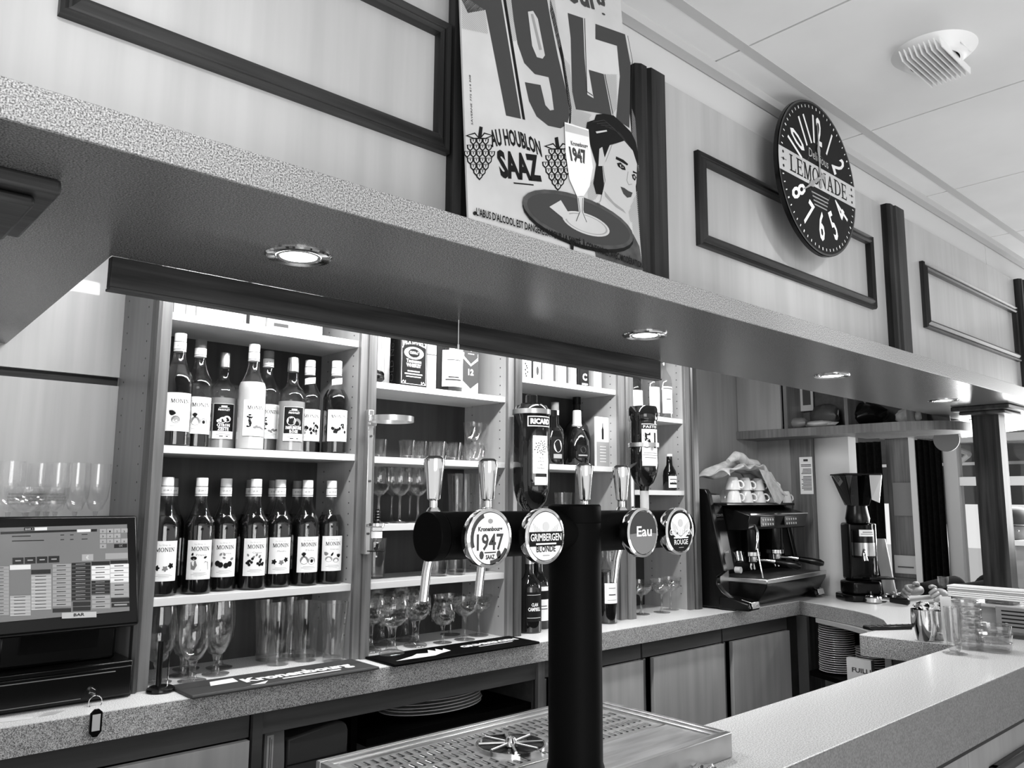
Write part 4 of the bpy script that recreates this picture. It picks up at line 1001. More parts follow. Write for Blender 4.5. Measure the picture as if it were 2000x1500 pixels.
# ================================================================ SPIRITS in bays three and four
zb3 = H[3][1]+.0003
bottle('liqueur_bottle', 'dark slim bottle with white neck label half behind the upturned black bottle', 1084, 840, 2.20, zb3, [(0, 0), (.034, 0), (.036, .004), (.036, .12), (.032, .14), (.016, .16), (.014, .2), (.014, .24)], 'blackglass', [(.0155, .21), (.0155, .245), (0, .245)],
       [(.0365, .02, .05, .09, 'ink', [('o', .06, .028, .05, 'label'), ('-', .055, .018, .008, 'ink'), ('-', .012, .03, .014, 'inklight')]), (.0158, .195, .028, .018, 'label', [])], capm='midgrey')
bottle('liqueur_bottle', 'black bottle with oval white emblem label in the spirits bay', 1094, 850, 2.17, zb3, [(0, 0), (.038, 0), (.040, .004), (.040, .10), (.034, .125), (.016, .14), (.014, .17), (.014, .2)], 'blackglass', [(.0155, .18), (.0155, .205), (0, .205)],
       [(.0405, .018, .055, .085, 'ink', [('o', .05, .034, .048, 'label'), ('-', .043, .022, .008, 'ink'), ('-', .004, .036, .016, 'inklight')])], capm='black')
bottle('faceted_rum_bottle', 'squat dark ornate bottle with pale stopper in the middle of the spirits bay', 1127, 850, 2.18, zb3, [(0, 0), (.042, 0), (.046, .006), (.050, .05), (.047, .10), (.030, .135), (.018, .15), (.017, .16)], 'blackglass', [(.019, .155), (.021, .16), (.018, .165), (.017, .215), (.015, .22), (0, .22)],
       [(.0502, .03, .05, .05, 'ink', [('-', .008, .040, .005, 'inklight'), ('o', .032, .026, .026, 'inkmid')])], capm='lightgrey')
bottle('round_shoulder_bottle', 'dark round bottle behind the ornate one, only its shoulder showing', 1140, 850, 2.28, zb3, [(0, 0), (.05, 0), (.055, .01), (.056, .12), (.045, .17), (.02, .2), (.015, .21), (.015, .3)], 'blackglass', [(.017, .26), (.017, .31), (0, .31)], capm='black')
def mn(t, w, h):
    F = fl(w); F.rect(0, 2*w, 0, h*.5, 'inklight'); F.poly([(w-.006, h*.55), (w+.006, h*.55), (w+.006, h*.75), (w+.002, h*.8), (w+.002, h*.88), (w-.002, h*.88), (w-.002, h*.8), (w-.006, h*.75)], 'ink')
    for k in range(6): F.rect(w*.5, w*1.5, h*(.1+.06*k), h*(.11+.06*k), 'label', 2)
    F.flush(t, abs_=False)
carton('drinks_menu', 'upright printed card with a small bottle picture in the spirits bay', 1166, 1190, 2.15, zb3, .20, 'paper', .012, None, mn, 860)
carton('drinks_menu', 'dark leaflet rack behind the printed bottle card', 1168, 1190, 2.22, zb3, .19, 'darkgrey', .03, None, None, 860)
zl = H[3][2]+.0003
carton('storage_jar', 'low pale jar lid just beside the upturned black bottle', 1078, 1090, 2.18, zl, .07, 'midgrey', .05, None, None, 990)
za = H[4][0]+.0003
bl = ['clear bottle hidden behind the pastis bottle, leftmost of the bright narrow bay', 'clear bottle with a plain white label in the bright narrow bay', 'clear bottle with a bordered white label, beside the oak stile']
for i, (px, Y, h) in enumerate(((1238, 2.2, .22), (1263, 2.17, .26), (1294, 2.15, .28))):
    pf = [(0, 0), (.036, 0), (.038, .004), (.038, h*.55), (.034, h*.65), (.016, h*.76), (.014, h*.85), (.014, h)]
    bottle('gin_bottle', bl[i], px, 770, Y, za, pf, 'glass_b', [(.016, h-.03), (.016, h+.005), (0, h+.005)],
           [(.0385, .02, .058, h*.42, 'label', [] if i < 2 else [('-', .01, .05, .0015, 'inkmid'), ('-', .045, .04, .002, 'inklight'), ('-', .06, .024, .004, 'inkmid'), ('-', h*.38, .05, .004, 'inkmid')])], group='clear spirit bottles in the bright bay', capm='lightgrey')
bottle('small_beer_bottle', 'small dark beer bottle with pale square label in the narrow bay', 1308, 930, 2.15, H[4][1]+.0003, [(0, 0), (.028, 0), (.030, .003), (.030, .065), (.027, .085), (.014, .11), (.012, .14), (.012, .155)], 'blackglass', [(.0135, .148), (.0135, .158), (0, .158)],
       [(.0305, .012, .048, .050, 'label', [('-', .034, .036, .004, 'inkmid'), ('-', .014, .038, .008, 'ink'), ('o', .022, .016, .010, 'inkmid')])])
zc = CT+.0003
WINE = [(0, 0), (.034, 0), (.0375, .004), (.0375, .17), (.034, .195), (.018, .225), (.0145, .245), (.0145, .30)]
bottle('whisky_bottle', 'dark whisky bottle with black label, at the foot of the spirits bay', 1034, 1160, 2.13, zc, [(0, 0), (.040, 0), (.043, .004), (.043, .15), (.040, .17), (.022, .19), (.016, .205), (.015, .245)], 'blackglass', [(.017, .235), (.017, .272), (0, .272)],
       [(.0435, .04, .066, .10, 'ink', [('CLAN', .052, .026, .011, 'label'), ('CAMPBELL', .036, .050, .012, 'label'), ('-', .012, .056, .0012, 'label'), ('-', .09, .056, .0012, 'label')])], capm='alu')
bottle('whisky_bottle', 'second whisky bottle with part-white label beside the tap column', 1052, 1160, 2.17, zc, [(0, 0), (.038, 0), (.040, .004), (.040, .15), (.037, .17), (.022, .19), (.016, .205), (.015, .25)], 'blackglass', [(.017, .24), (.017, .275), (0, .275)],
       [(.0405, .03, .062, .12, 'label', [('-', .075, .060, .030, 'ink'), ('-', .05, .03, .003, 'inkmid'), ('-', .04, .036, .003, 'inkmid')])], capm='alu')
bottle('wine_bottle', 'open wine bottle with pale label just right of the tap column', 1186, 1150, 2.09, zc, WINE, 'glass_b', None, [(.038, .075, .062, .075, 'label', [('-', .03, .03, .004, 'inkmid'), ('-', .012, .04, .001, 'inkmid'), ('-', .055, .03, .003, 'inklight')])], liquid=('syrup', .19))
bottle('wine_bottle', 'open wine bottle whose label bears a dark bunch of grapes', 1200, 1150, 2.125, zc, WINE, 'glass_b', None, [(.038, .075, .062, .075, 'label', [('o', .058, .014, .014, 'ink'), ('-', .030, .030, .003, 'inkmid'), ('-', .012, .04, .001, 'inkmid')])], liquid=('syrup', .19))

# ================================================================ GLASSES
def glass_set(kind, s=1.0):
    """profiles (outer then inner wall) of bowl, stem, foot"""
    if kind == 'wine':   return [('bowl', [(.004, .085), (.016, .090), (.030, .105), (.036, .128), (.035, .150), (.031, .180), (.0302, .180), (.0342, .150), (.0352, .128), (.0293, .106), (.0155, .0915), (0, .0885)]), ('stem', [(.011, .0045), (.005, .012), (.0035, .03), (.0035, .07), (.006, .086), (0, .0865)]), ('foot', [(0, 0), (.033, 0), (.0335, .0015), (.014, .0045), (0, .005)])]
    if kind == 'goblet': return [('bowl', [(.010, .078), (.030, .085), (.045, .105), (.049, .130), (.046, .152), (.040, .168), (.0388, .168), (.0448, .151), (.0475, .130), (.0437, .106), (.029, .0875), (0, .083)]), ('stem', [(.022, .010), (.013, .022), (.0105, .045), (.012, .068), (.016, .079), (0, .080)]), ('foot', [(0, 0), (.037, 0), (.038, .003), (.034, .008), (.020, .012), (0, .012)])]
    if kind == 'tulip':  return [('bowl', [(.006, .056), (.022, .060), (.037, .078), (.039, .095), (.033, .118), (.029, .135), (.034, .152), (.0332, .152), (.0282, .135), (.0322, .118), (.038, .095), (.036, .079), (.021, .062), (0, .059)]), ('stem', [(.010, .006), (.0055, .02), (.0055, .045), (.009, .057), (0, .058)]), ('foot', [(0, 0), (.030, 0), (.031, .002), (.012, .006), (0, .007)])]
    if kind == 'coupe':  return [('bowl', [(.005, .075), (.022, .080), (.040, .098), (.046, .118), (.047, .135), (.0462, .135), (.0452, .118), (.0392, .099), (.0215, .082), (0, .078)]), ('stem', [(.010, .005), (.0045, .018), (.0045, .060), (.008, .076), (0, .077)]), ('foot', [(0, 0), (.034, 0), (.035, .002), (.012, .005), (0, .006)])]
    if kind == 'flute':  return [('bowl', [(.004, .075), (.016, .082), (.027, .110), (.031, .150), (.029, .195), (.0282, .195), (.0302, .150), (.0262, .110), (.0152, .084), (0, .079)]), ('stem', [(.009, .004), (.0035, .015), (.0035, .060), (.006, .076), (0, .077)]), ('foot', [(0, 0), (.032, 0), (.0325, .0015), (.012, .004), (0, .005)])]
    if kind == 'beer':   return [('bowl', [(.008, .050), (.022, .058), (.036, .085), (.040, .120), (.038, .160), (.034, .190), (.0332, .190), (.0372, .160), (.0391, .120), (.0351, .086), (.021, .060), (0, .056)]), ('stem', [(.012, .008), (.008, .02), (.008, .038), (.012, .051), (0, .052)]), ('foot', [(0, 0), (.034, 0), (.035, .003), (.016, .008), (0, .009)])]
    if kind == 'tumbler':return [('bowl', [(0, 0), (.030, 0), (.031, .003), (.037, .125), (.0362, .125), (.0298, .012), (0, .011)]), ('base', [(0, .0005), (.0295, .0005), (.0297, .0105), (0, .0105)])]
    if kind == 'pint':   return [('bowl', [(0, 0), (.030, 0), (.031, .003), (.034, .09), (.040, .165), (.0392, .165), (.0332, .09), (.0298, .014), (0, .013)]), ('base', [(0, .0005), (.0295, .0005), (.0297, .0125), (0, .0125)])]
    if kind == 'shot':   return [('bowl', [(0, 0), (.021, 0), (.022, .003), (.028, .060), (.0272, .060), (.021, .012), (0, .011)]), ('base', [(0, .0005), (.0205, .0005), (.021, .0105), (0, .0105)])]
    if kind == 'rocks':  return [('bowl', [(0, 0), (.036, 0), (.038, .004), (.040, .080), (.0388, .080), (.0368, .016), (0, .014)]), ('base', [(0, .0005), (.0355, .0005), (.0366, .0135), (0, .0135)])]
MT['glass2'] = glassy('cut_glass', 0.86, ior=1.8)
GP = {}
def glassware(name, kind, label, x, y, z, group, cut=False, rz=0):
    if kind not in GP:
        t = thing(name, label, 'glass', (x, y, z), rz, group)
        for nm, pf in glass_set(kind):
            M().lathe(pf, n=26).build(nm, 'glass2' if nm in ('stem', 'base', 'foot') else 'glass', t, ang=50)
        if kind in ('goblet', 'tulip', 'rocks', 'coupe'):       # cut pattern low on the bowl
            m = M(); rr = {'goblet': .0475, 'tulip': .0385, 'rocks': .0392, 'coupe': .0405}[kind]; za_, zb_2 = {'goblet': (.100, .135), 'tulip': (.072, .104), 'rocks': (.02, .062), 'coupe': (.096, .118)}[kind]
            rows = 4; nn = 22
            for j in range(rows):
                z_ = za_+(zb_2-za_)*j/(rows-1)
                q = rr*(1-.10*abs(j-1.5)/1.5 if kind != 'rocks' else 1)
                for i in range(nn):
                    a = 2*PI*(i+.5*(j % 2))/nn; c = Vector((q*math.cos(a), q*math.sin(a), z_)); e = Vector((-math.sin(a), math.cos(a), 0)); o = Vector((math.cos(a), math.sin(a), 0))
                    dz = (zb_2-za_)/(rows-1)*.5; w_ = rr*2*PI/nn*.48
                    m.add([c-e*w_, c-Vector((0, 0, dz)), c+e*w_, c+Vector((0, 0, dz)), c+o*.0022], [(0, 1, 4), (1, 2, 4), (2, 3, 4), (3, 0, 4)])
            m.build('cut_pattern', 'glass2', t, ang=0)
        GP[kind] = t; return t
    g = GP[kind]; o = dup(g, (x, y, z), rz, label); o.name = name
    if group: o['group'] = group
    return o
def row(name, kind, lst, Y, z, group, text, py=900):
    rad = max(r_ for nm, pf in glass_set(kind) for r_, _z in pf)+.0006
    for i, q in enumerate(lst):
        px, dY = q if isinstance(q, tuple) else (q, 0)
        lab = text(i) if callable(text) else text
        x, y = at(px, py, Y=Y+dY).x, Y+dY
        if x > .72:
            p = settle(x, y, z+.0003, rad)
            if p is None: continue
            x, y = p
        glassware(name, kind, lab, x, y, z+.0003, group)
E2 = 0
# niche behind the till: flutes, coupes on a small shelf
sh = thing('niche_shelf', 'pale shelf behind the till carrying stemmed glasses', 'shelf', (.4, 2.25, -.115))
M().box(-.6, .674, 2.13, YB-.001, -.135, -.115).build('board', 'shelf', sh, abs_=True, bevel=.001)
nth = ['first', 'second', 'third', 'fourth', 'fifth', 'sixth', 'seventh', 'eighth']
row('champagne_flute', 'flute', [(20, .0), (112, .02), (150, -.01), (190, .03), (78, .10)], 2.20, -.115, 'stemmed glasses behind the till', lambda i: ['tall flute nearest the frame edge, above the till screen', 'clear flute right of the small coupes, above the till', 'tall flute in the middle of the row above the till', 'faint flute nearest the side panel above the till', 'flute standing at the back behind the small coupes'][i], 950)
row('small_coupe', 'coupe', [(52, -.03), (92, .06)], 2.19, -.115, 'stemmed glasses behind the till', lambda i: ['low coupe next to the tallest flute above the till', 'low sparkling coupe before the flutes above the till'][i], 980)
# under the syrups
row('beer_glass', 'beer', [(300, -.01), (336, -.03), (372, -.02), (412, -.01), (356, .08), (395, .08)], 2.17, CT, 'stemmed beer glasses under the syrups', lambda i: ['stemmed beer glass half hidden by the oak stile', 'stemmed beer glass right behind the black spike stand', 'stemmed beer glass, third in front under the syrups', 'stemmed beer glass standing clear at the end of its row', 'stemmed beer glass at the back behind the spike stand', 'stemmed beer glass at the back, near the row end'][i], 1240)
row('pint_glass', 'pint', [(545, .0), (598, .0), (645, -.01), (570, .09), (525, .08)], 2.18, CT, 'tall glasses under the syrups', lambda i: ['tall straight glass with bright base ring under the syrups', 'tall straight glass, middle of the three in front', 'tall straight glass nearest the oak stile', 'tall straight glass at the back, in the gap', 'tall straight glass at the back, dimmest'][i], 1230)
# bay two
row('shot_glass', 'shot', [(795, 0), (815, .01), (832, -.01), (850, .01), (868, -.01), (886, 0), (905, .01), (900, .10), (815, .12), (845, .12), (870, .12)], 2.17, H[2][1], 'small glasses crowded on the upper glass shelf', lambda i: (['first', 'second', 'third', 'fourth', 'fifth', 'sixth', 'seventh', 'eighth', 'ninth', 'tenth', 'eleventh'][i]+' small thick glass from the metal ring, front of the upper glass shelf') if i < 7 else ('small thick glass at the back of the upper glass shelf, '+['first', 'second', 'third', 'fourth', 'fifth', 'sixth', 'seventh', 'eighth', 'ninth', 'tenth', 'eleventh'][i-7]+' from the side panel'), 870)
row('water_tumbler', 'shot', [(740, .03)], 2.17, H[2][1], None, 'single small glass standing alone next to the metal ring', 870)
for i, (px, dy, dz) in enumerate(((925, .0, 0), (945, .03, 0), (930, .02, .072), (952, .05, .072))):
    lab = ['glass cup with handle below the stacked pair', 'glass cup with handle nearest the side panel', 'glass cup stacked on top, tilted handle up', 'topmost glass cup against the side panel'][i]
    if i == 0:
        t = thing('glass_cup', lab, 'cup', (at(px, 870, Y=2.17).x, 2.17+dy, H[2][1]+.0003), 0, 'glass cups with handles')
        M().lathe([(0, 0), (.018, 0), (.024, .010), (.032, .035), (.034, .068), (.0328, .068), (.030, .035), (.022, .012), (0, .004)], n=24).build('bowl', 'glass', t)
        M().tube([(.031, 0, .058), (.046, 0, .058), (.052, 0, .044), (.046, 0, .026), (.029, 0, .022)], .0035, 8).build('handle', 'glass2', t)
        G0 = t
    else: dup(G0, (at(px, 870, Y=2.17).x, 2.17+dy, H[2][1]+.0003+dz), i*.5, lab)
row('wine_glass', 'wine', [740, 781, 816], 2.17, H[2][2], 'wine glasses behind the tap handles', lambda i: ['wine glass beside the oak stile, above the measure', 'middle wine glass of the front three', 'wine glass next to the leftmost tap handle'][i], 980)
row('wine_glass', 'wine', [(765, .1), (800, .1), (835, .09)], 2.17, H[2][2], 'wine glasses at the back', lambda i: 'wine glass behind the front three, '+['nearest the stile', 'middle one', 'nearest the tap handle'][i], 980)
row('tall_tumbler', 'pint', [(895, .03), (915, .08), (935, .03), (880, .09)], 2.19, H[2][2], 'tall dim tumblers behind the taps', lambda i: 'tall dim tumbler between the left tap handles, '+['first in front', 'at the back right', 'second in front', 'at the back left'][i], 960)
row('tumbler', 'tumbler', [(725, -.01), (762, 0), (812, 0), (865, -.01), (905, 0), (945, .0), (780, .1), (840, .1)], 2.17, H[2][3], 'tumblers on the shelf behind the tap arm', lambda i: ['tumbler just behind the chrome measure spout', 'printed tumbler right of the chrome measure', 'tumbler left of the tap spout', 'low tumbler under the black tap arm end', 'tumbler with thick base below the tap arm', 'tumbler in the corner against the side panel', 'tumbler at the back, behind the printed one', 'tumbler at the back, behind the tap spout'][i], 1080)
row('cut_goblet', 'goblet', [(766, -.10), (722, .02), (812, .0)], 2.16, CT, 'cut glass goblets on the counter', lambda i: ['large cut glass goblet standing on the dark bar mat', 'cut glass goblet half hidden by the oak stile', 'cut glass goblet behind the mat, second from the stile'][i], 1220)
GP['goblet'].location.z += .0085
row('stem_goblet', 'coupe', [(908, -.01), (944, .0), (880, .1)], 2.16, CT, 'plain stemmed glasses behind the dark mat', lambda i: ['plain stemmed glass beside the cut tulip glass', 'plain stemmed glass nearest the shelf side', 'plain stemmed glass at the back behind the tulip glass'][i], 1210)
row('tulip_glass', 'tulip', [865], 2.15, CT, None, 'short cut tulip beer glass behind the dark mat', 1210)
row('cut_goblet', 'goblet', [(745, .1), (785, .1), (838, .1)], 2.16, CT, 'dim goblets at the back', lambda i: 'dim goblet in the back row, '+['behind the large goblet', 'second from the stile', 'behind the tulip glass'][i], 1210)
# bay four
row('ice_cream_coupe', 'coupe', [(1252, -.04), (1292, -.06), (1326, -.03)], 2.19, CT, 'coupes at the foot of the narrow bay', lambda i: ['stemmed coupe nearest the wine bottles', 'stemmed coupe in the middle of the three, slightly forward', 'stemmed coupe beside the oak stile and coffee machine'][i], 1150)
row('cut_tumbler', 'rocks', [(1245, 0), (1272, .02), (1300, 0), (1325, .03)], 2.18, -.165, 'low cut tumblers behind the tap badges', lambda i: 'low cut tumbler above the water badge, '+['nearest the stile', 'second from the stile', 'third from the stile', 'nearest the coffee machine'][i], 1010)
M().box(2.5755, 2.9345, YS+.001, YB-.007, -.186, -.166).build('shelf', 'shelf', bpy.data.objects['shelving_bay.003'], abs_=True, bevel=.001)
row('tall_glass', 'tumbler', [(1180, .08), (1100, .1), (1140, .1)], 2.16, H[3][2], 'tall glasses behind the tap handles', lambda i: 'tall dim glass in the spirits bay, '+['right behind the fourth tap handle', 'just above the column', 'between column and fourth handle'][i], 960)
# ================================================================ POSTER on the canopy ledge
lean = math.radians(4.4)
pb = at(915, 426, Y=.928)
F = Flat((pb.x, .928, TOPF), (1, 0, 0), (0, math.sin(lean), math.cos(lean)))
def C(cx, cy): return (880+cx/2.678, cy/2.678)
def CP(l): return [C(*p) for p in l]
PW = F.px(1255, 530)[0]; PH = .594
t = thing('beer_poster', 'large beer poster with 1947 and a waitress, standing on the canopy ledge', 'poster', (pb.x+PW/2, .93, TOPF))
bd = M(); bd.plane_prism([F.P(0, 0), F.P(PW, 0), F.P(PW, PH), F.P(0, PH)], -.004)
bd.build('board', 'poster', t, ang=0, abs_=True)
one = [(75, -40), (55, -5), (90, 68), (182, 52), (290, 605), (368, 622), (258, -40)]
F.ppoly(CP(one), 'inkmid')
F.ppoly(CP([(283, -40), (390, 628), (376, 624), (268, -40)]), 'ink')
nine = [(312, -40), (330, 110), (350, 230), (385, 330), (440, 388), (512, 404), (528, 480), (540, 575), (520, 578), (495, 550), (470, 445), (388, 430), (410, 530), (450, 610), (510, 658), (575, 672), (610, 650), (622, 600), (605, 480), (560, 290), (520, 90), (498, -40)]
F.ppoly(CP(nine), 'inkmid')
F.ppoly(CP([(403, 62), (430, 58), (455, 100), (492, 290), (480, 308), (450, 300), (425, 240)]), 'poster', 2)
F.ppoly(CP([(418, 75), (430, 75), (476, 262), (462, 262)]), 'inklight', 3)
F.ppoly(CP([(520, -10), (545, 80), (590, 290), (632, 560), (628, 645), (618, 650), (622, 590), (580, 320), (520, 60)]), 'ink', 1)
F.ppoly(CP([(612, 68), (692, 95), (700, 300), (715, 495), (748, 515), (722, 365), (800, 388), (842, 605), (760, 590), (655, 572), (635, 480), (628, 200)]), 'inkmid')
F.ppoly(CP([(757, 125), (912, 180), (925, 250), (940, 330), (938, 500), (935, 670), (865, 625), (885, 400), (870, 240), (757, 205)]), 'inkmid')
F.stroke([C(700, 98), C(712, 480), C(742, 500)], .0016, 'ink', 2, px=True); F.stroke([C(806, 390), C(848, 600)], .0016, 'ink', 2, px=True)
F.stroke([C(925, 188), C(950, 320), C(945, 500), C(945, 668)], .0016, 'ink', 2, px=True)
# halftone rays behind the figures
def hatch(poly, step, ink='inklight', ang=.9, w=.0009):
    uv = [F.px(*C(*p)) for p in poly]; d = Vector((math.cos(ang), math.sin(ang))); n = Vector((-d.y, d.x))
    ks = [Vector(p).dot(n) for p in uv]; k = min(ks)+step
    while k < max(ks):
        xs_ = []
        for i in range(len(uv)):
            a = Vector(uv[i]); b = Vector(uv[(i+1) % len(uv)]); ka, kb = a.dot(n), b.dot(n)
            if (ka-k)*(kb-k) < 0: q = a+(b-a)*((k-ka)/(kb-ka)); xs_.append(q.dot(d))
        xs_.sort()
        for i in range(0, len(xs_)-1, 2): a = d*xs_[i]+n*k; b = d*xs_[i+1]+n*k; F.stroke([tuple(a), tuple(b)], w, ink, 1)
        k += step
hatch([(55, -30), (180, 55), (195, 178), (60, 150)], .0022)
hatch([(285, -30), (315, -30), (345, 215), (322, 215)], .0022)
hatch([(505, -30), (540, -30), (575, 250), (560, 250)], .0022)
hatch([(590, 300), (622, 340), (650, 570), (735, 600), (700, 690), (630, 640)], .0022)
hatch([(800, 388), (868, 390), (870, 560), (850, 600)], .0022)
hatch([(945, 560), (965, 620), (985, 900), (950, 740)], .0022)
hatch([(745, 930), (775, 1020), (720, 1080), (715, 1000)], .0022)
hatch([(975, 1000), (1000, 1380), (940, 1160), (930, 1110)], .0024)
F.text('Kronenbourg', (938, -52), C(822, 66), .050, 'inkmid', bold=.035)
a0_ = C(206, 775)
F.text('AU HOUBLON', C(215, 768), C(478, 820), .027, 'ink', bold=.03, bow=.010)
F.text('SAAZ', C(262, 922), C(478, 944), .043, 'ink', bold=.045)
F.stroke([C(330, 958), C(432, 968)], .0022, 'ink', 2, px=True)
F.text("L'ABUS D'ALCOOL EST DANGEREUX POUR LA SANTÉ, À CONSOMMER AVEC MODÉRATION", C(128, 1130), C(1000, 1408), .0125, 'ink', bold=.025, bow=.004, layer=9)
F.text('SAVERNE 775 614 308', C(116, 655), C(104, 395), .0035, 'ink', px=True)
def hop(cx, cy, s, flip=1):
    def q(x, y): return C(cx+x*s*flip*1.3, cy+y*s)
    rows_ = [(-60, 3), (-25, 4), (12, 5), (50, 4), (85, 3), (115, 2), (138, 1)]
    for j, (y, n_) in enumerate(rows_):
        for i in range(n_):
            x = (i-(n_-1)/2)*27
            F.ppoly([q(x-15, y-16), q(x+15, y-16), q(x+13, y+6), q(x, y+24), q(x-13, y+6)], 'ink', 1+j*.1)
            F.ppoly([q(x-9, y-12), q(x+9, y-12), q(x+8, y+3), q(x, y+13), q(x-8, y+3)], 'poster', 1.5+j*.1)
            F.ppoly([q(x-3, y-10), q(x+3, y-10), q(x, y+6)], 'ink', 2.2)
    F.ppoly([q(-62, -92), q(-20, -110), q(0, -75), q(-25, -72)], 'ink', 2.3); F.ppoly([q(62, -92), q(20, -110), q(0, -75), q(25, -72)], 'ink', 2.3)
    F.ppoly([q(-50, -92), q(-22, -101), q(-8, -80), q(-25, -79)], 'poster', 2.6); F.ppoly([q(50, -92), q(22, -101), q(8, -80), q(25, -79)], 'poster', 2.6)
    F.ppoly([q(-8, -75), q(-14, -140), q(0, -145), q(8, -75)], 'ink', 2.3)
hop(150, 795, .92, -1); hop(560, 850, .92, 1)
# waitress
F.ppoly(CP([(705, 690), (712, 640), (750, 628), (760, 600), (800, 596), (850, 605), (900, 650), (940, 690), (965, 740), (978, 800), (980, 860), (960, 880), (900, 740), (830, 760), (790, 860), (800, 960), (795, 1020), (760, 1015), (745, 960), (760, 860), (735, 780), (722, 735)]), 'ink', 3)
F.ppoly(CP([(842, 760), (905, 738), (950, 790), (972, 860), (968, 960), (950, 1050), (920, 1098), (880, 1095), (835, 1030), (808, 960), (795, 870), (770, 870), (775, 780), (790, 770), (808, 850)]), 'skin_ink', 4)
F.ppoly(CP([(805, 950), (850, 1030), (900, 1090), (925, 1100), (935, 1190), (870, 1180), (800, 1120), (780, 1060)]), 'skin_ink', 4.3)
F.ppoly(CP([(800, 1000), (850, 1060), (900, 1098), (915, 1120), (860, 1085), (805, 1030)]), 'inklight', 4.6)
F.ppoly(CP([(862, 820), (900, 838), (925, 860), (920, 868), (890, 850), (860, 834)]), 'ink', 5)
F.ppoly(CP([(950, 895), (970, 905), (970, 912), (950, 905)]), 'ink', 5)
F.ppoly(CP([(866, 855), (885, 852), (908, 875), (912, 892), (895, 890), (872, 872)]), 'ink', 5); F.ppoly(CP([(880, 864), (892, 864), (900, 880), (886, 878)]), 'poster', 5.5); F.ppoly(CP([(886, 864), (896, 868), (895, 880), (887, 876)]), 'ink', 6)
F.ppoly(CP([(944, 915), (958, 912), (968, 930), (960, 948), (948, 935)]), 'ink', 5); F.ppoly(CP([(951, 922), (960, 922), (962, 936), (953, 935)]), 'inklight', 5.5)
F.stroke([C(925, 900), C(918, 945), C(928, 968), C(945, 965)], .0014, 'inklight', 5, px=True)
F.ppoly(CP([(885, 978), (905, 985), (925, 1000), (948, 1010), (940, 1032), (920, 1036), (900, 1015)]), 'inkmid', 5)
F.ppoly(CP([(755, 690), (812, 682), (815, 690), (760, 700)]), 'poster', 5)
for k in range(7): F.stroke([C(740+k*22, 640+k*8), C(800+k*16, 630+k*14), C(860+k*13, 680+k*16)], .0008, 'inkmid', 4, px=True)
F.ppoly(CP([(720, 1100), (765, 1060), (820, 1110), (880, 1165), (935, 1190), (985, 1290), (1005, 1415), (900, 1392), (760, 1350), (740, 1230)]), 'inkfig', 3.4)
F.ppoly(CP([(772, 1062), (800, 1040), (850, 1120), (905, 1160), (890, 1185), (830, 1140)]), 'poster', 5)
F.ppoly(CP([(928, 1160), (945, 1165), (950, 1230), (935, 1215)]), 'poster', 5)
c0 = F.px(*C(660, 1150))
ea = Vector(F.px(*C(950, 1235)))-Vector(F.px(*C(370, 1060))); rt = math.atan2(ea.y, ea.x)
cc = tuple((Vector(F.px(*C(950, 1240)))+Vector(F.px(*C(372, 1058))))/2)
F.ell((cc[0], cc[1]-.006), ea.length/2, .047, 'ink', 6, rot=rt); F.ell(cc, ea.length/2, .046, 'inkfig', 6.5, rot=rt)
F.ell(cc, ea.length/2*.93, .039, 'inkmid', 7, rot=rt)
F.ell((cc[0]+.012, cc[1]-.004), .062, .020, 'poster', 7.5, rot=rt); F.ell((cc[0]+.012, cc[1]-.004), .056, .017, 'inklight', 7.7, rot=rt, r0=.92)
F.ppoly(CP([(510, 1085), (570, 1050), (625, 1140), (590, 1150)]), 'poster', 8)
F.ppoly(CP([(590, 642), (715, 680), (722, 760), (738, 880), (720, 980), (690, 1028), (655, 1030), (615, 940), (595, 800)]), 'label', 7.9)
F.ppoly(CP([(592, 650), (714, 688), (716, 720), (594, 690)]), 'poster', 8.2)
F.ppoly(CP([(655, 1030), (690, 1032), (688, 1100), (700, 1160), (740, 1190), (690, 1200), (640, 1170), (665, 1120)]), 'poster', 8)
F.stroke([C(660, 1040), C(670, 1110), C(650, 1160)], .0014, 'inkmid', 8.4, px=True); F.stroke([C(684, 1040), C(682, 1110), C(705, 1165)], .0014, 'inkmid', 8.4, px=True)
F.text('1947', C(622, 840), C(708, 858), .024, 'inkmid', layer=8.6, bold=.05); F.text('Kronenbourg', C(624, 762), C(712, 780), .008, 'inkmid', layer=8.6, bold=.03)
F.ppoly(CP([(620, 1255), (640, 1262), (636, 1312), (622, 1305)]), 'ink', 8)
F.flush(t, {'ink': 'black_print', 'inkmid': 'grey_print', 'inklight': 'halftone_print', 'skin_ink': 'waitress_face', 'poster': 'pale_print', 'label': 'printed_beer_glass', 'inkfig': 'waitress_jacket'})
M().cyl(F.P(.012, .012, .0004), F.P(.012, .012, .003), .003, n=10).build('pin', 'black', t, abs_=True)

# ================================================================ CLOCK
cx_, cz_, R = 1.909, .8185, .2035; YK = .933
t = thing('wall_clock', 'round black wall clock with a pale LEMONADE band', 'clock', (cx_, YK+.02, cz_))
m = M(); n = 72
M().lathe([(0, 0), (R, 0), (R, .010), (R-.010, .016), (0, .016)], n=72).xf(Matrix.Rotation(-PI/2, 4, 'X')).xf(Matrix.Translation((0, -.018, 0))).build('case', 'black', t, ang=40)
M().box(-.03, .03, 0, YP-YK-.0205, .08, .11).build('hanger', 'darkgrey', t)
F = Flat((cx_, YK, cz_), (1, 0, 0), (0, 0, 1))
F.ell((0, 0), R-.001, R-.001, 'ink', .5, n=72)
F.ell((0, 0), R-.001, R-.001, 'darkgrey', .8, n=72, r0=.975)
F.ell((0, 0), .066, .066, 'inkmid', .8, n=48, r0=.97)
bt = math.radians(0); hb = .030; w_ = math.sqrt((R-.002)**2-hb**2)
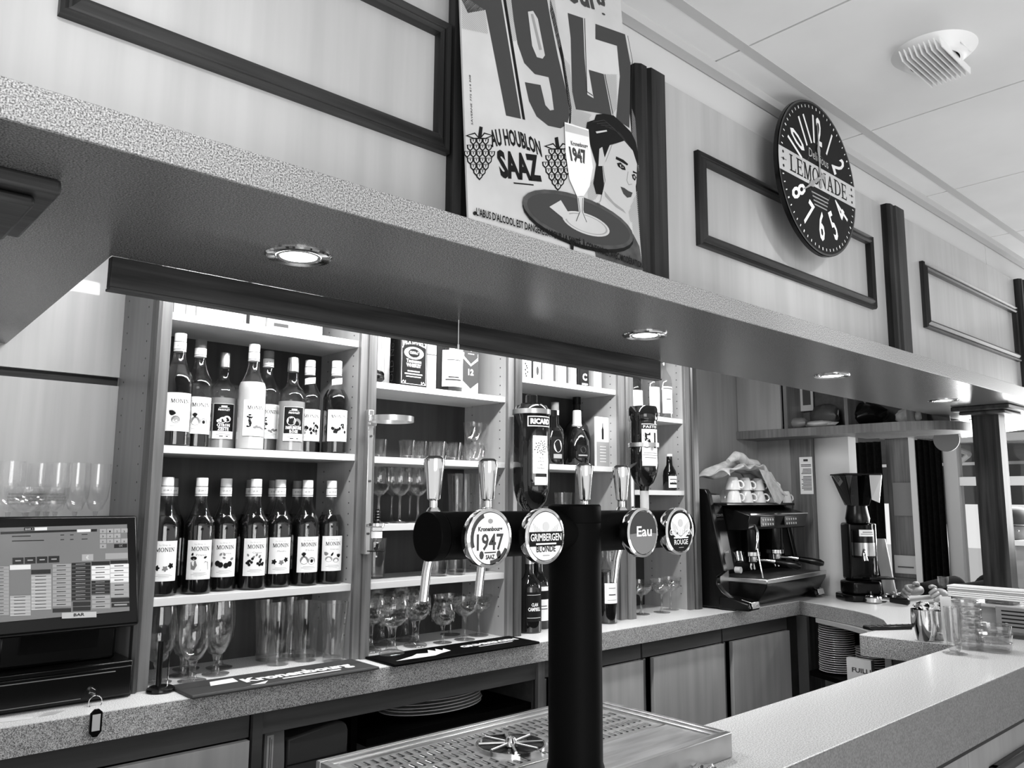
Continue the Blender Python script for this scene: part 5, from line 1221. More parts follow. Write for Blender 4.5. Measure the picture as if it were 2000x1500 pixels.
band = [(-w_, -hb)]+[((R-.002)*math.cos(PI+math.asin(hb/R)-k*2*math.asin(hb/R)/6), (R-.002)*math.sin(PI+math.asin(hb/R)-k*2*math.asin(hb/R)/6)) for k in range(1, 6)]+[(-w_, hb), (w_, hb)]+[((R-.002)*math.cos(math.asin(hb/R)-k*2*math.asin(hb/R)/6), (R-.002)*math.sin(math.asin(hb/R)-k*2*math.asin(hb/R)/6)) for k in range(1, 6)]+[(w_, -hb)]
F.poly(band, 'poster', 1.5)
# narrow letters of the band
x = -.150
F.text('', (-.150, -.0215), (.150, -.0215), .043, 'ink', px=False, layer=2.5, shape=serif('LEMONADE'))
F.poly([(.0904, -.018), (.0995, -.0165), (.1062, -.010), (.1085, 0), (.1062, .010), (.0995, .0165), (.0904, .018)], 'poster', 3)
F.poly([(.0515, -.0052), (.0598, -.0052), (.0560, .0095)], 'poster', 3)
for s_ in (-1, 1):
    for v_ in (-.018, 0, .018): F.ell((s_*.180, v_), .004, .004, 'ink', 2.5, n=10)
    F.stroke([(s_*.165, .0), (s_*.190, .0)], .0014, 'ink', 2.4)
for hh_, s_ in ((12, '12'), (1, '1'), (2, '2'), (4, '4'), (5, '5'), (6, '6'), (7, '7'), (8, '8'), (10, '10'), (11, '11')):
    a = PI/2-hh_*PI/6; up = 1 if hh_ in (10, 11, 12, 1, 2) else -1
    rd = Vector((math.cos(a), math.sin(a))); tn = Vector((rd.y, -rd.x))*up
    W_ = letters(s_, 0.0, 2)[2]*.1*(.60 if len(s_) == 2 else .66)
    base = rd*(.092 if up > 0 else .164)
    A = base-tn*W_/2; B_ = base+tn*W_/2
    F.text(s_, tuple(A), tuple(B_), .074, 'label', px=False, layer=2, bold=.018)
for k in range(60):
    a = k*PI/30
    if abs(math.sin(a)*.19) < .032: continue
    rd = Vector((math.cos(a), math.sin(a))); F.stroke([tuple(rd*.184), tuple(rd*.190)], .0028 if k % 5 else .004, 'label', 2)
F.text('Delicious', (-.050, .046), (.052, .040), .024, 'poster', px=False, layer=2, shear=.008, bold=-.005)
for k in range(4): F.rect(-.045+.004*k, .045-.004*k, -.049-k*.010, -.0455-k*.010, 'inklight', 2)
F.flush(t, {'ink': 'black_print', 'poster': 'pale_print', 'label': 'numerals', 'inkmid': 'grey_print', 'inklight': 'small_print', 'darkgrey': 'rim_print'})
G = Flat((cx_, YK-.004, cz_), (1, 0, 0), (0, 0, 1))
def hand(name, ang, L_, w):
    d = Vector((math.cos(ang), math.sin(ang))); n_ = Vector((-d.y, d.x))
    pts = [(-.028, .4), (-.02, 1), (0, .8), (L_*.35, .5), (L_*.5, 1.5), (L_*.62, .5), (L_*.98, .15)]
    o = [G.P(*(d*a+n_*w*b)) for a, b in pts]+[G.P(*(d*a-n_*w*b)) for a, b in reversed(pts)]
    M().plane_prism(o, .0012).build(name, 'alu', t, ang=0, abs_=True)
hand('minute_hand', PI/2+.02, .150, .0055); hand('hour_hand', PI/2-8*PI/6+.02, .105, .0065)
M().cyl((cx_, YK-.006, cz_), (cx_, YK, cz_), .006, n=14).build('hub', 'alu', t, abs_=True)

# ================================================================ TILL
t = thing('cash_drawer', 'flat black cash drawer under the till screen, with a key in its lock', 'cash drawer', (.48, 2.1, CT))
M().box(.26, .672, 2.062, 2.335, CT+.0005, -.382).build('drawer_case', 'black', t, abs_=True, bevel=.004)
M().box(.265, .667, 2.052, 2.062, CT+.008, -.392).build('drawer_front', 'black', t, abs_=True, bevel=.003)
M().box(.30, .63, 2.0505, 2.0525, -.402, -.400).build('groove', 'midgrey', t, abs_=True)
M().box(.30, .56, 2.0505, 2.0525, -.452, -.4505).build('groove', 'midgrey', t, abs_=True)
M().cyl((.583, 2.052, -.437), (.583, 2.044, -.437), .009, n=20).build('lock', 'chrome', t, abs_=True)
t = thing('till', 'black touch screen till with a lit grey order page', 'till', (.46, 2.2, -.382))
S0 = Vector((.28, 1.985, -.290)); sl_ = Vector((0, .066, .245)).normalized()
F = Flat(S0, (1, 0, 0), sl_)
SW, SH = .375, .255
nrm = F.n
m = M().plane_prism([F.P(0, 0, -.002), F.P(SW, 0, -.002), F.P(SW, SH, -.002), F.P(0, SH, -.002)], -.034)
m.build('screen_case', 'black', t, abs_=True, bevel=.006)
def S(cx, cy): return (cx/5.77, 980+cy/5.77)
def SR(x0, y0, x1, y1, ink, layer=2, sk=-.03):
    F.ppoly([S(x0, y0-(x0-x0)*sk), S(x1, y0+(x1-x0)*sk), S(x1, y1+(x1-x0)*sk*1.3), S(x0, y1)], ink, layer)
F.ppoly([(-70, 1033), (248, 1024), (253, 1193), (-70, 1222)], 'screen', 1)
SR(390, 292, 530, 326, 'screen_w'); SR(270, 292, 385, 326, 'screen_d'); SR(5, 340, 862, 368, 'screen_d'); SR(868, 314, 1020, 345, 'screen_w'); SR(1026, 310, 1092, 338, 'screen_d')
F.text('BAR 1', S(285, 320), S(370, 316), .0035, 'screen_w', layer=3)
for r_ in range(4):
    for c_2 in range(4):
        if r_ == 3 and c_2 > 0: continue
        if r_ == 1 and c_2 == 3: continue
        SR(1124+c_2*80, 308+r_*57-c_2*2, 1196+c_2*80, 356+r_*57-c_2*2, 'screen_l', 2)
        F.text(str((r_*3+c_2) % 10), S(1150+c_2*80, 345+r_*57), S(1166+c_2*80, 344+r_*57), .004, 'screen_d', layer=3)
SR(1285, 478, 1432, 522, 'screen_d'); F.text('O€', S(1340, 510), S(1380, 508), .005, 'screen_l', layer=3)
for k in range(2): SR(135, 385+k*52, 345+k*150, 397+k*52, 'screen_d', 2, -.02); SR(680, 372+k*52, 722, 380+k*52, 'screen_d'); SR(790, 370+k*52, 828, 378+k*52, 'screen_d'); SR(920, 365+k*52, 985, 373+k*52, 'screen_d')
for x0, y0, x1, y1 in ((140, 632, 265, 706), (278, 626, 400, 700), (414, 620, 533, 694), (546, 614, 668, 688)):
    SR(x0, y0, x1, y1, 'screen_d'); SR(x0+30, y0+28, x1-30, y0+42, 'screen_l', 3)
SR(922, 594, 1050, 668, 'screen_m'); F.text('€', S(970, 650), S(1000, 648), .008, 'screen_w', layer=3); SR(1186, 582, 1438, 650, 'screen_l')
def colm(x0, x1, y0, y1, a, b, n_, dy):
    SR(x0, y0, x1, y1, a, 2)
    h_ = (y1-y0)/n_
    for k in range(n_):
        SR(x0+3, y0+k*h_+h_*.78, x1-3, y0+k*h_+h_*.9, b, 3); SR(x0+45, y0+k*h_+h_*.28, x1-60, y0+k*h_+h_*.45, 'screen_d' if a != 'screen_d' else 'screen_l', 3)
colm(-120, 100, 735, 1290, 'screen_l', 'screen', 14, 0); SR(110, 716, 345, 770, 'screen_w'); SR(110, 775, 345, 1055, 'screen', 2)
colm(112, 345, 1062, 1290, 'screen_m', 'screen_w', 6, 0); SR(350, 768, 570, 818, 'screen_d'); colm(350, 578, 828, 1222, 'screen_m', 'screen_w', 10, 0)
colm(592, 800, 706, 1190, 'screen_l', 'screen', 10, 0); SR(592, 1205, 800, 1250, 'screen_d'); colm(806, 1020, 690, 1124, 'screen_d', 'screen', 10, 0); SR(820, 1130, 1020, 1180, 'screen_d'); SR(820, 1186, 1020, 1234, 'screen_d')
SR(1030, 676, 1235, 718, 'screen_d'); colm(1030, 1238, 724, 888, 'screen_w', 'screen_l', 3, 0); colm(1030, 1238, 892, 1050, 'screen_d', 'screen', 4, 0); colm(1034, 1240, 1060, 1215, 'screen_l', 'screen', 3, 0)
SR(1242, 664, 1440, 700, 'screen_d'); colm(1242, 1450, 706, 918, 'screen_w', 'screen_l', 4, 0); colm(1246, 1452, 922, 1080, 'screen_l', 'screen_m', 3, 0); SR(1252, 1086, 1456, 1132, 'screen_d'); SR(1256, 1144, 1460, 1190, 'screen_d'); SR(1285, 1156, 1430, 1172, 'screen_l', 3)
SR(695, 1252, 1085, 1318, 'lightgrey', 3, -.032); F.text('BAR', S(828, 1292), S(950, 1284), .006, 'ink', layer=4, bold=.02)
F.flush(t, {'screen': 'screen', 'screen_w': 'screen_fields', 'screen_m': 'screen_fields', 'screen_l': 'screen_buttons', 'screen_d': 'screen_buttons', 'lightgrey': 'paper_label', 'ink': 'lettering'})
M().box(.40, .645, 2.11, 2.24, -.3815, -.30).build('foot', 'black', t, abs_=True, bevel=.008)
M().plane_prism([(.44, 2.10, -.35), (.60, 2.10, -.35), (.60, 2.06, -.15), (.44, 2.06, -.15)], -.03).build('stand', 'black', t, abs_=True)
kb = thing('key_ring', 'key ring with dark plastic tag hanging from the cash drawer lock', 'keys', (.583, 2.04, -.445))
M().box(.5825, .5845, 2.020, 2.044, -.446, -.432).build('key', 'chrome', kb, abs_=True)
ring = [Vector((.583+.014*math.sin(a), 2.022+.003*math.cos(a), -.457+.014*math.cos(a))) for a in [2*PI*i/20 for i in range(20)]]
M().tube(ring, .0012, 6, closed=True).build('ring', 'chrome', kb, abs_=True)
M().tube([(.583, 2.02, -.470), (.578, 1.985, -.472), (.570, 1.955, -.466), (.567, 1.950, -.474)], .0011, 6).build('chain', 'chrome', kb, abs_=True)
p = at(187, 1412, Y=1.950); m = M(); hw, hh_ = .0125, .029
oct_ = [(p.x-hw, p.z-hh_+.01), (p.x-hw+.008, p.z-hh_), (p.x+hw-.008, p.z-hh_), (p.x+hw, p.z-hh_+.01), (p.x+hw, p.z+hh_-.008), (p.x+hw-.008, p.z+hh_), (p.x-hw+.008, p.z+hh_), (p.x-hw, p.z+hh_-.008)]
m.prism(oct_, .004, 'y', 1.948).build('tag', 'black', kb, abs_=True, bevel=.001)
M().box(p.x-.008, p.x+.008, 1.9472, 1.948, p.z-.016, p.z+.018).build('tag_paper', 'lightgrey', kb, abs_=True)
def sheetpaper(label, pxs, z, name='paper_slip', m='paper', th=.0008):
    pts = [at(a, b, Z=z) for a, b in pxs]; c = sum(pts, Vector())/len(pts)
    t = thing(name, label, 'paper', (c.x, c.y, z)); M().plane_prism(pts, th).build('sheet', m, t, ang=0, abs_=True)
sheetpaper('white paper slip at the counter edge below the cash drawer', [(-30, 1415), (62, 1404), (66, 1400), (-30, 1405)], CT+.0006)
sheetpaper('small crumpled clear wrapper beside the paper slip', [(75, 1400), (108, 1395), (126, 1388), (90, 1392)], CT+.0006, 'paper_slip', 'lightgrey')
t = thing('spike_stand', 'round black stand with a thick black rod and thin steel spike', 'stand', (.740, 2.065, CT+.0004))
M().lathe([(0, 0), (.031, 0), (.033, .003), (.032, .008), (.026, .012), (0, .013)], n=36).build('base', 'black', t)
M().cyl((-.006, .0, .012), (-.006, 0, .118), .0065, n=16).build('rod', 'black', t)
M().cyl((.014, -.003, .010), (.014, -.003, .092), .0016, n=8).build('spike', 'chrome', t)

# ================================================================ BAR MATS
def mat_(name, label, quad, h, m, rim=None):
    pts = [at(a, b, Z=CT+h) for a, b in quad]; c = sum(pts, Vector())/4
    x0 = min(p.x for p in pts); x1 = max(p.x for p in pts); y0 = min(p.y for p in pts); y1 = min(max(p.y for p in pts), 2.083)
    t = thing(name, label, 'bar mat', ((x0+x1)/2, (y0+y1)/2, CT+.0004))
    M().box(x0, x1, y0, y1, CT+.0004, CT+h).build('rubber', m, t, abs_=True, bevel=.003)
    return t, Flat(((x0+x1)/2, (y0+y1)/2, CT+h+.0001), (1, 0, 0), (0, 1, 0)), (x1-x0)/2, (y1-y0)/2
t, F, a, b = mat_('bar_mat', 'grey rubber bar mat with white Kronenbourg lettering', [(335, 1337), (640, 1285), (735, 1300), (375, 1360)], .008, 'inkmid')
F.rect(-a+.004, a-.004, b*.15, b-.004, 'darkgrey', 1); F.stroke([(-a+.003, -b+.003), (a-.003, -b+.003)], .002, 'inklight', 1.5)
F.poly([(-a*.72, -b*.05), (-a*.66, b*.55), (-a*.42, b*.62), (-a*.44, 0)], 'label', 2)
F.text('Kronenbourg', (-a*.40, -b*.30), (a*.80, -b*.30), .042, 'label', px=False, layer=2.5, bold=.05); F.rect(-a*.05, a*.6, -b*.62, -b*.48, 'label', 2)
F.poly([(-a*.42, -b*.78), (-a*.2, -b*.5), (-a*.28, -b*.86)], 'label', 2)
F.flush(t, {'label': 'lettering', 'darkgrey': 'printed_band', 'inklight': 'printed_edge'})
t, F, a, b = mat_('bar_mat', 'black rubber bar mat with white bird emblem and lettering', [(712, 1278), (965, 1237), (1040, 1250), (770, 1298)], .008, 'blackmatte')
F.poly([(-a*.9, -b*.55), (-a*.62, -b*.15), (-a*.52, b*.1), (-a*.40, -b*.05), (-a*.30, b*.5), (-a*.27, b*.1), (-a*.20, b*.5), (-a*.19, b*.05), (-a*.12, b*.35), (-a*.13, -b*.2), (-a*.3, -b*.4), (-a*.42, -b*.62), (-a*.6, -b*.6)], 'label', 2)
F.text('GRIMBERGEN', (a*.08, -b*.05), (a*.90, -b*.05), .026, 'label', px=False, layer=2.5, bold=.04); F.rect(a*.25, a*.75, -b*.30, -b*.22, 'label', 2)
F.flush(t, {'label': 'lettering'})

# ================================================================ TAP TOWER and DRIP TRAY
ZT = -.362
t = thing('drip_tray', 'stainless drip tray with slotted plate and round glass rinser', 'drip tray', (.88, .9, ZB+.0004))
X0_, X1_, Y0_, Y1_ = .597, 1.156, .752, 1.058; RIM = .018
def ringframe(x0, x1, y0, y1, w, z0, z1):
    m = M(); m.box(x0, x1, y0, y0+w, z0, z1); m.box(x0, x1, y1-w, y1, z0, z1); m.box(x0, x0+w, y0+w, y1-w, z0, z1); m.box(x1-w, x1, y0+w, y1-w, z0, z1); return m
ringframe(X0_, X1_, Y0_, Y1_, .012, ZB+.0006, ZT).build('outer_rim', 'steel', t, abs_=True, bevel=.0015)
ringframe(X0_+.0122, X1_-.0122, Y0_+.0122, Y1_-.0122, .010, ZT-.012, ZT-.003).build('inner_step', 'alu', t, abs_=True, bevel=.0015)
M().box(X0_+.012, X1_-.012, Y0_+.012, Y1_-.012, ZB+.0006, ZT-.014).build('pan', 'steel', t, abs_=True)
M().box(X0_+.0225, X1_-.0225, Y0_+.0225, .862, ZT-.0135, ZT-.006).build('plain_plate', 'steel', t, abs_=True, bevel=.001)
M().box(X0_+.0225, X1_-.0225, .866, Y1_-.0225, ZT-.0135, ZT-.007).build('slotted_plate', 'steel', t, abs_=True, bevel=.001)
sl2 = M(); hl = M(); rc = Vector((.861, .945))
for j, yy in enumerate((.885, .912, .939, .966, .993, 1.018)):
    x = X0_+.035+(.007 if j % 2 else 0)
    while x < X1_-.035:
        if (Vector((x, yy))-rc).length > .062 :
            sl2.box(x-.0022, x+.0022, yy-.008, yy+.008, ZT-.0069, ZT-.0064)
            hl.cyl((x-.0028, yy-.007, ZT-.0066), (x-.0028, yy+.007, ZT-.0066), .0009, n=5)
        x += .0145
sl2.build('drain_slots', 'black', t, ang=0, abs_=True, kind='stuff'); hl.build('pressed_lips', 'chrome', t, abs_=True, kind='stuff')
M().lathe([(.050, -.002), (.053, -.002), (.053, .003), (.050, .003), (.050, -.002)], (rc.x, rc.y, ZT-.006), 48).build('rinser_ring', 'chrome', t, abs_=True)
M().lathe([(0, .0006), (.050, .0006)], (rc.x, rc.y, ZT-.0075), 40).build('rinser_bowl', 'black', t, abs_=True)
for k in range(8):
    a = k*PI/4+.2; d = Vector((math.cos(a), math.sin(a), 0)); c = Vector((rc.x, rc.y, ZT-.002))
    M().cyl(c+d*.006, c+d*.049, .0022, n=8).build('rinser_spoke', 'steel', t, abs_=True)
M().lathe([(0, .008), (.006, .007), (.009, .002), (.010, -.005), (0, -.005)], (rc.x, rc.y, ZT-.001), 16).build('rinser_nozzle', 'chrome', t, abs_=True)
t = thing('sink_ledge', 'narrow steel ledge behind the drip tray', 'sink', (.9, 1.0, ZB-.03))
M().box(.35, 1.13, .889, 1.075, ZB-.012, ZB-.0002).build('steel_top', 'steel', t, abs_=True, bevel=.002)
M().box(.35, 1.13, .889, 1.070, ZB-.14, ZB-.0125).build('steel_front', 'steel', t, abs_=True, bevel=.002)
M().box(.37, 1.11, .889, .93, FL+.001, ZB-.14).build('steel_leg', 'darkgrey', t, abs_=True)
ax, ay = .852, .803; zt_ = at(1120, 985, Y=.80).z; za_ = -.046
t = thing('beer_tap_tower', 'black cylindrical beer tap column with a long cross arm', 'beer tap', (ax, ay, ZT-.006))
M().lathe([(0, 0), (.0395, 0), (.0395, .006), (.0375, .012), (.0375, zt_-(ZT-.006)-.026)], (ax, ay, ZT-.0058), 56).build('column', 'blackmatte', t, abs_=True)
M().lathe([(.0372, 0), (.0378, .001), (.0378, .023), (.0360, .0255), (0, .0255)], (ax, ay, zt_-.0255), 56).build('column_cap', 'blackmatte', t, abs_=True)
xa0, xa1 = .592, 1.088
M().cyl((xa0+.016, ay, za_), (xa1, ay, za_), .0295, n=48).build('cross_arm', 'blackmatte', t, abs_=True)
M().cyl((xa0, ay, za_), (xa0+.0155, ay, za_), .0300, n=48).build('end_cap', 'blackmatte', t, abs_=True, bevel=.0015)
M().cyl((xa1+.0005, ay, za_), (xa1+.016, ay, za_), .0300, n=48).build('end_cap', 'blackmatte', t, abs_=True, bevel=.0015)
TX = [.640, .733, .930, 1.018]; yb_ = .742
bn = ['badge', 'badge', 'badge', 'badge']
for i, x in enumerate(TX):
    c = Vector((x, yb_, za_-.001))
    R_ = .035
    rot = Matrix.Translation(c) @ Matrix.Rotation(PI/2, 4, 'X')
    bd_ = M().lathe([(0, -.024), (.026, -.024), (.030, -.018), (R_, -.010), (R_, .0), (R_-.0035, .0015), (R_-.0045, .0), (0, .0)], n=48).xf(rot).build('badge', 'chrome', t, abs_=True)
    M().cyl((x, yb_+.024, za_), (x, ay-.027, za_), .012, n=20).build('badge_neck', 'chrome', t, abs_=True)
    F = Flat(c+Vector((0, -.0004, 0)), (1, 0, 0), (0, 0, 1)); r = R_-.0048
    if i == 0:
        F.ell((0, 0), r, r, 'label', 1, n=40)
        F.ell((0, 0), r, r, 'inkmid', 2, n=14, r0=.86, a0=PI*.62, a1=PI*1.12); F.ell((0, 0), r, r, 'inkmid', 2, n=12, r0=.86, a0=PI*1.5, a1=PI*1.85)
        F.text('Kronenbourg', (-.019, .0085), (.019, .0085), .0050, 'inkmid', px=False, bold=.04); F.text('1947', (-.021, -.0135), (.021, -.0135), .0185, 'inkmid', px=False, bold=.02)
        F.text('SAAZ', (-.007, -.0245), (.007, -.0245), .005, 'inkmid', px=False, bold=.04); F.rect(-.009, .009, -.0175, -.016, 'inkmid', 2)
        for s_ in (-1, 1): F.ell((s_*.0135, -.0195), .0035, .005, 'inkmid', 2, n=8)
        F.ell((0, .020), .004, .003, 'inklight', 2, n=8)
    elif i in (1, 3):
        dark = i == 3
        F.ell((0, 0), r, r, 'ink' if dark else 'label', 1, n=40)
        F.ell((0, .008), .024, .019, 'label', 2, n=30)
        for k in range(5):
            for s_ in (-1, 1): F.stroke([(0, -.008), (s_*(.006+.003*k), -.003+.001*k), (s_*(.010+.003*k), .008+.002*k)], .0005, 'inklight', 3)
        F.ell((0, .012), .006, .006, 'poster', 3.2, n=14)
        if not dark: F.poly([(-r*.97, -.0125), (r*.97, -.0125), (r*.98, .0055), (-r*.98, .0055)], 'ink', 3.4)
        F.text('GRIMBERGEN', (-.0275, -.0055), (.0275, -.0055), .0088, 'label', px=False, layer=4, bold=.02); F.rect(-.018, .018, -.0105, -.0085, 'label', 4)
        F.text('ROUGE' if dark else 'BLONDE', (-.017, -.0195), (.017, -.0195), .0072 if dark else .0075, 'label' if dark else 'ink', px=False, layer=4, bold=.012)
        F.rect(-.006, .006, -.0245, -.0235, 'inklight', 4)
    else:
        F.ell((0, 0), r, r, 'inkmid', 1, n=40); F.ell((0, 0), r, r, 'midgrey', 1.5, n=20, r0=.01, a0=PI*1.02, a1=PI*1.98)
        F.text('Eau', (-.016, -.005), (.018, -.005), .014, 'label', px=False, layer=3, bold=.02, shear=.005)
    for ink, mm in F.ink.items():
        nm = {'label': 'badge_face', 'ink': 'badge_print', 'inkmid': 'badge_print', 'inklight': 'badge_print', 'midgrey': 'badge_face', 'poster': 'badge_print'}[ink]
        o = mm.build(nm, ink, bd_, ang=0); o.data.transform(Matrix.Translation(-Vector(t.location)))
    # faucet on the bartender's side
    yf = ay+.052; zf = za_+.012
    f_ = M().cyl((x, ay+.026, zf-.006), (x, yf, zf-.006), .011, n=20).build('faucet', 'chrome', t, abs_=True)
    def sub(m_, nm, mt): o = m_.build(nm, mt, f_, ang=40); o.data.transform(Matrix.Translation(-Vector(t.location)))
    sub(M().lathe([(0, -.020), (.010, -.020), (.012, -.014), (.012, .014), (.009, .022), (.006, .026), (0, .026)], (x, yf, zf-.004), 20), 'valve_body', 'chrome')
    sub(M().tube([(x, yf, zf-.02), (x, yf+.004, zf-.036), (x, yf+.012, zf-.060), (x, yf+.018, zf-.098)], [.0075, .0065, .006, .0058], 14), 'spout', 'chrome')
    zh = zf+.022; hp = [(0, 0), (.0045, 0), (.0045, .010), (.0080, .013), (.0085, .020), (.0110, .052), (.0125, .066), (.0120, .073), (.0080, .0775), (0, .078)]
    sub(M().lathe([(r_*1.12, z_*.86) for r_, z_ in hp], (x, yf, zh), 24), 'handle', 'chrome')
t = thing('glass_ashtray', 'small dark cut-glass ashtray on the bar before the drip tray, at the bottom edge', 'ashtray', tuple(at(1300, 1500, Z=ZB)+Vector((0, 0, .0005))))
M().lathe([(0, 0), (.030, 0), (.034, .004), (.038, .022), (.033, .022), (.029, .007), (0, .006)], n=8).build('bowl', 'blackglass', t, ang=10)
t = thing('foil_wrapper', 'crumpled shiny foil wrapper beside the dark ashtray', 'wrapper', tuple(at(1375, 1510, Z=ZB)+Vector((0, 0, .0005))))
rr = random.Random(2); m = M(); k = 9; vs = []; fs = []
for i in range(k):
    for j in range(k): vs.append((-.03+.06*i/(k-1)+rr.uniform(-.002, .002), -.025+.05*j/(k-1)+rr.uniform(-.002, .002), max(0, .012*math.exp(-((i-4)**2+(j-4)**2)/9)+rr.uniform(-.003, .004))))
for i in range(k-1):
    for j in range(k-1): fs.append((i*k+j, (i+1)*k+j, (i+1)*k+j+1, i*k+j+1))
m.add(vs, fs).build('foil', 'chrome', t, ang=0)
# ================================================================ COFFEE MACHINE and what is on it
MX = Matrix.Translation((3.055, 1.965, CT)) @ Matrix.Rotation(math.radians(6), 4, 'Z')
cm = thing('coffee_machine', 'large black two-group espresso machine with cups stacked on top', 'coffee machine', (3.055, 1.965, CT+.0005))
def cb(m, name, mt, bevel=0, ang=35, par=None):
    m.xf(MX); o = m.build(name, mt, cm, ang=ang, abs_=True, bevel=bevel); return o
WM = .80
prof = [(.0, .006), (-.012, .02), (-.004, .045), (.045, .075), (.070, .105), (.070, .135), (.035, .16), (.10, .49), (.115, .512), (.30, .520), (.315, .50), (.315, .01)]
for i, x in enumerate((0, WM-.035)):
    m = M().prism(prof, .035, 'x', x); cb(m, 'side_panel', 'black', .004)
# front fairings with the maker's name
for x in (.036, WM-.12):
    m = M().add([(x, .045, .16), (x+.084, .045, .16), (x+.084, .105, .49), (x, .105, .49), (x, .20, .16), (x+.084, .20, .16), (x+.084, .20, .505), (x, .20, .505)],
                [(0, 1, 2, 3), (4, 7, 6, 5), (0, 3, 7, 4), (1, 5, 6, 2), (3, 2, 6, 7), (0, 4, 5, 1)])
    cb(m, 'front_fairing', 'black', .004)
def fair(txt, x, z, w, h, ink, b=0):
    vs, fs, W_ = letters(txt, b, 2); m = M()
    m.add([(x+a/W_*w, .045+(z-.16)*.06/.33-.0012+bb/.7*h*.18, z+bb/.7*h) for a, bb in vs], fs); cb(m, 'lettering', ink, ang=0)
fair('CONTI', .046, .392, .060, .011, 'midgrey', .02); fair('ESPRESSO', .046, .376, .060, .009, 'inkmid', 0)
fair('Conti', .050, .235, .045, .010, 'lightgrey', .02)
cb(M().box(.036, WM-.036, .16, .30, .09, .44), 'body', 'black', .004)
cb(M().box(.036, WM-.036, .03, .305, .44, .452), 'cup_tray', 'black', .003)
m = M().add([(.125, -.02, .335), (WM-.04, -.02, .335), (WM-.04, -.035, .40), (.125, -.035, .40), (.125, .10, .44), (WM-.04, .10, .44), (WM-.04, .16, .32), (.125, .16, .32)],
            [(0, 1, 2, 3), (3, 2, 5, 4), (4, 5, 6, 7), (7, 6, 1, 0), (0, 3, 4, 7), (1, 6, 5, 2)])
cb(m, 'control_hood', 'black', .005)
bt = M()
for gx in (.30, .56):
    cb(M().box(gx-.075, gx+.075, -.0345, -.030, .345, .392), 'button_panel', 'black', .002)
    for r_ in range(2):
        for c_2 in range(5):
            x = gx-.052+.026*c_2; z = .357+.020*r_
            cb(M().cyl((x, -.0365, z), (x, -.0335, z), .0055, n=10), 'button', 'lightgrey')
cb(M().box(.125, WM-.04, -.037, -.033, .400, .405), 'chrome_trim', 'chrome')
for gx in (.30, .56):
    cb(M().lathe([(0, -.11), (.036, -.11), (.040, -.10), (.040, 0), (0, 0)], (gx, .055, .335), 28), 'group_head', 'black', .002)
    cb(M().lathe([(.028, -.125), (.043, -.122), (.043, -.105), (.028, -.105)], (gx, .055, .335), 28), 'group_collar', 'chrome')
    cb(M().lathe([(0, -.158), (.022, -.156), (.030, -.148), (.031, -.126), (0, -.126)], (gx, .055, .335), 28), 'portafilter_basket', 'chrome')
    cb(M().tube([(gx, .03, .196), (gx+.01, -.02, .196), (gx+.02, -.055, .190)], [.008, .009, .011], 12), 'portafilter_neck', 'chrome')
    cb(M().tube([(gx+.02, -.055, .190), (gx+.028, -.10, .184), (gx+.036, -.150, .176), (gx+.038, -.165, .173)], [.011, .0145, .0165, .010], 16), 'portafilter_handle', 'black')
    cb(M().tube([(gx-.012, .05, .178), (gx-.016, .05, .162), (gx-.018, .045, .150)], [.007, .007, .006], 10), 'coffee_spout', 'chrome')
    cb(M().tube([(gx+.012, .05, .178), (gx+.016, .05, .162), (gx+.018, .045, .150)], [.007, .007, .006], 10), 'coffee_spout', 'chrome')
cb(M().tube([(.19, -.02, .35), (.165, -.045, .325), (.150, -.05, .29), (.148, -.045, .25)], [.009, .007, .007, .006], 12), 'steam_arm', 'chrome')
cb(M().tube([(.150, -.045, .285), (.145, -.06, .20), (.150, -.07, .13)], [.0042, .0042, .0035], 10), 'steam_wand', 'chrome')
cb(M().lathe([(0, 0), (.006, 0), (.006, .03), (.004, .034), (0, .034)], (.150, -.05, .255), 12), 'wand_grip', 'black')
# drip tray and curved apron
m = M().prism([(-.085, .125), (-.10, .118), (-.098, .095), (-.06, .035), (-.02, .012), (.25, .012), (.25, .125)], WM-.13, 'x', .125)
cb(m, 'apron', 'black', .003)
cb(M().box(.125, WM-.005, -.103, -.092, .108, .128), 'tray_rim', 'alu', .003)
cb(M().box(.122, .133, -.10, .16, .108, .128), 'tray_rim', 'alu', .003)
gr = M()
for k in range(26): gr.box(.14+k*.0245, .152+k*.0245, -.088, .15, .124, .1275)
cb(gr, 'tray_grid', 'darkgrey', 0, 0)['kind'] = 'stuff'
cb(M().box(.036, .125, .075, .16, .02, .158), 'steel_plinth', 'steel', .003)
for x in (-.008, WM-.09):
    cb(M().prism([(-.075, .004), (-.082, .012), (-.075, .035), (.0, .052), (.06, .056), (.06, .004)], .098, 'x', x), 'foot', 'black', .005)
    cb(M().prism([(-.0835, .014), (-.077, .037), (-.035, .047), (-.037, .050), (-.080, .040), (-.087, .014)], .070, 'x', x+.018), 'foot_chrome', 'chrome', .001)
cb(M().tube([(.10, .03, .24), (.085, .01, .235), (.075, .0, .20)], [.010, .016, .018], 14), 'water_knob', 'chrome')
cb(M().cyl((.078, .02, .165), (.078, -.005, .165), .014, n=16), 'steam_knob', 'lightgrey')

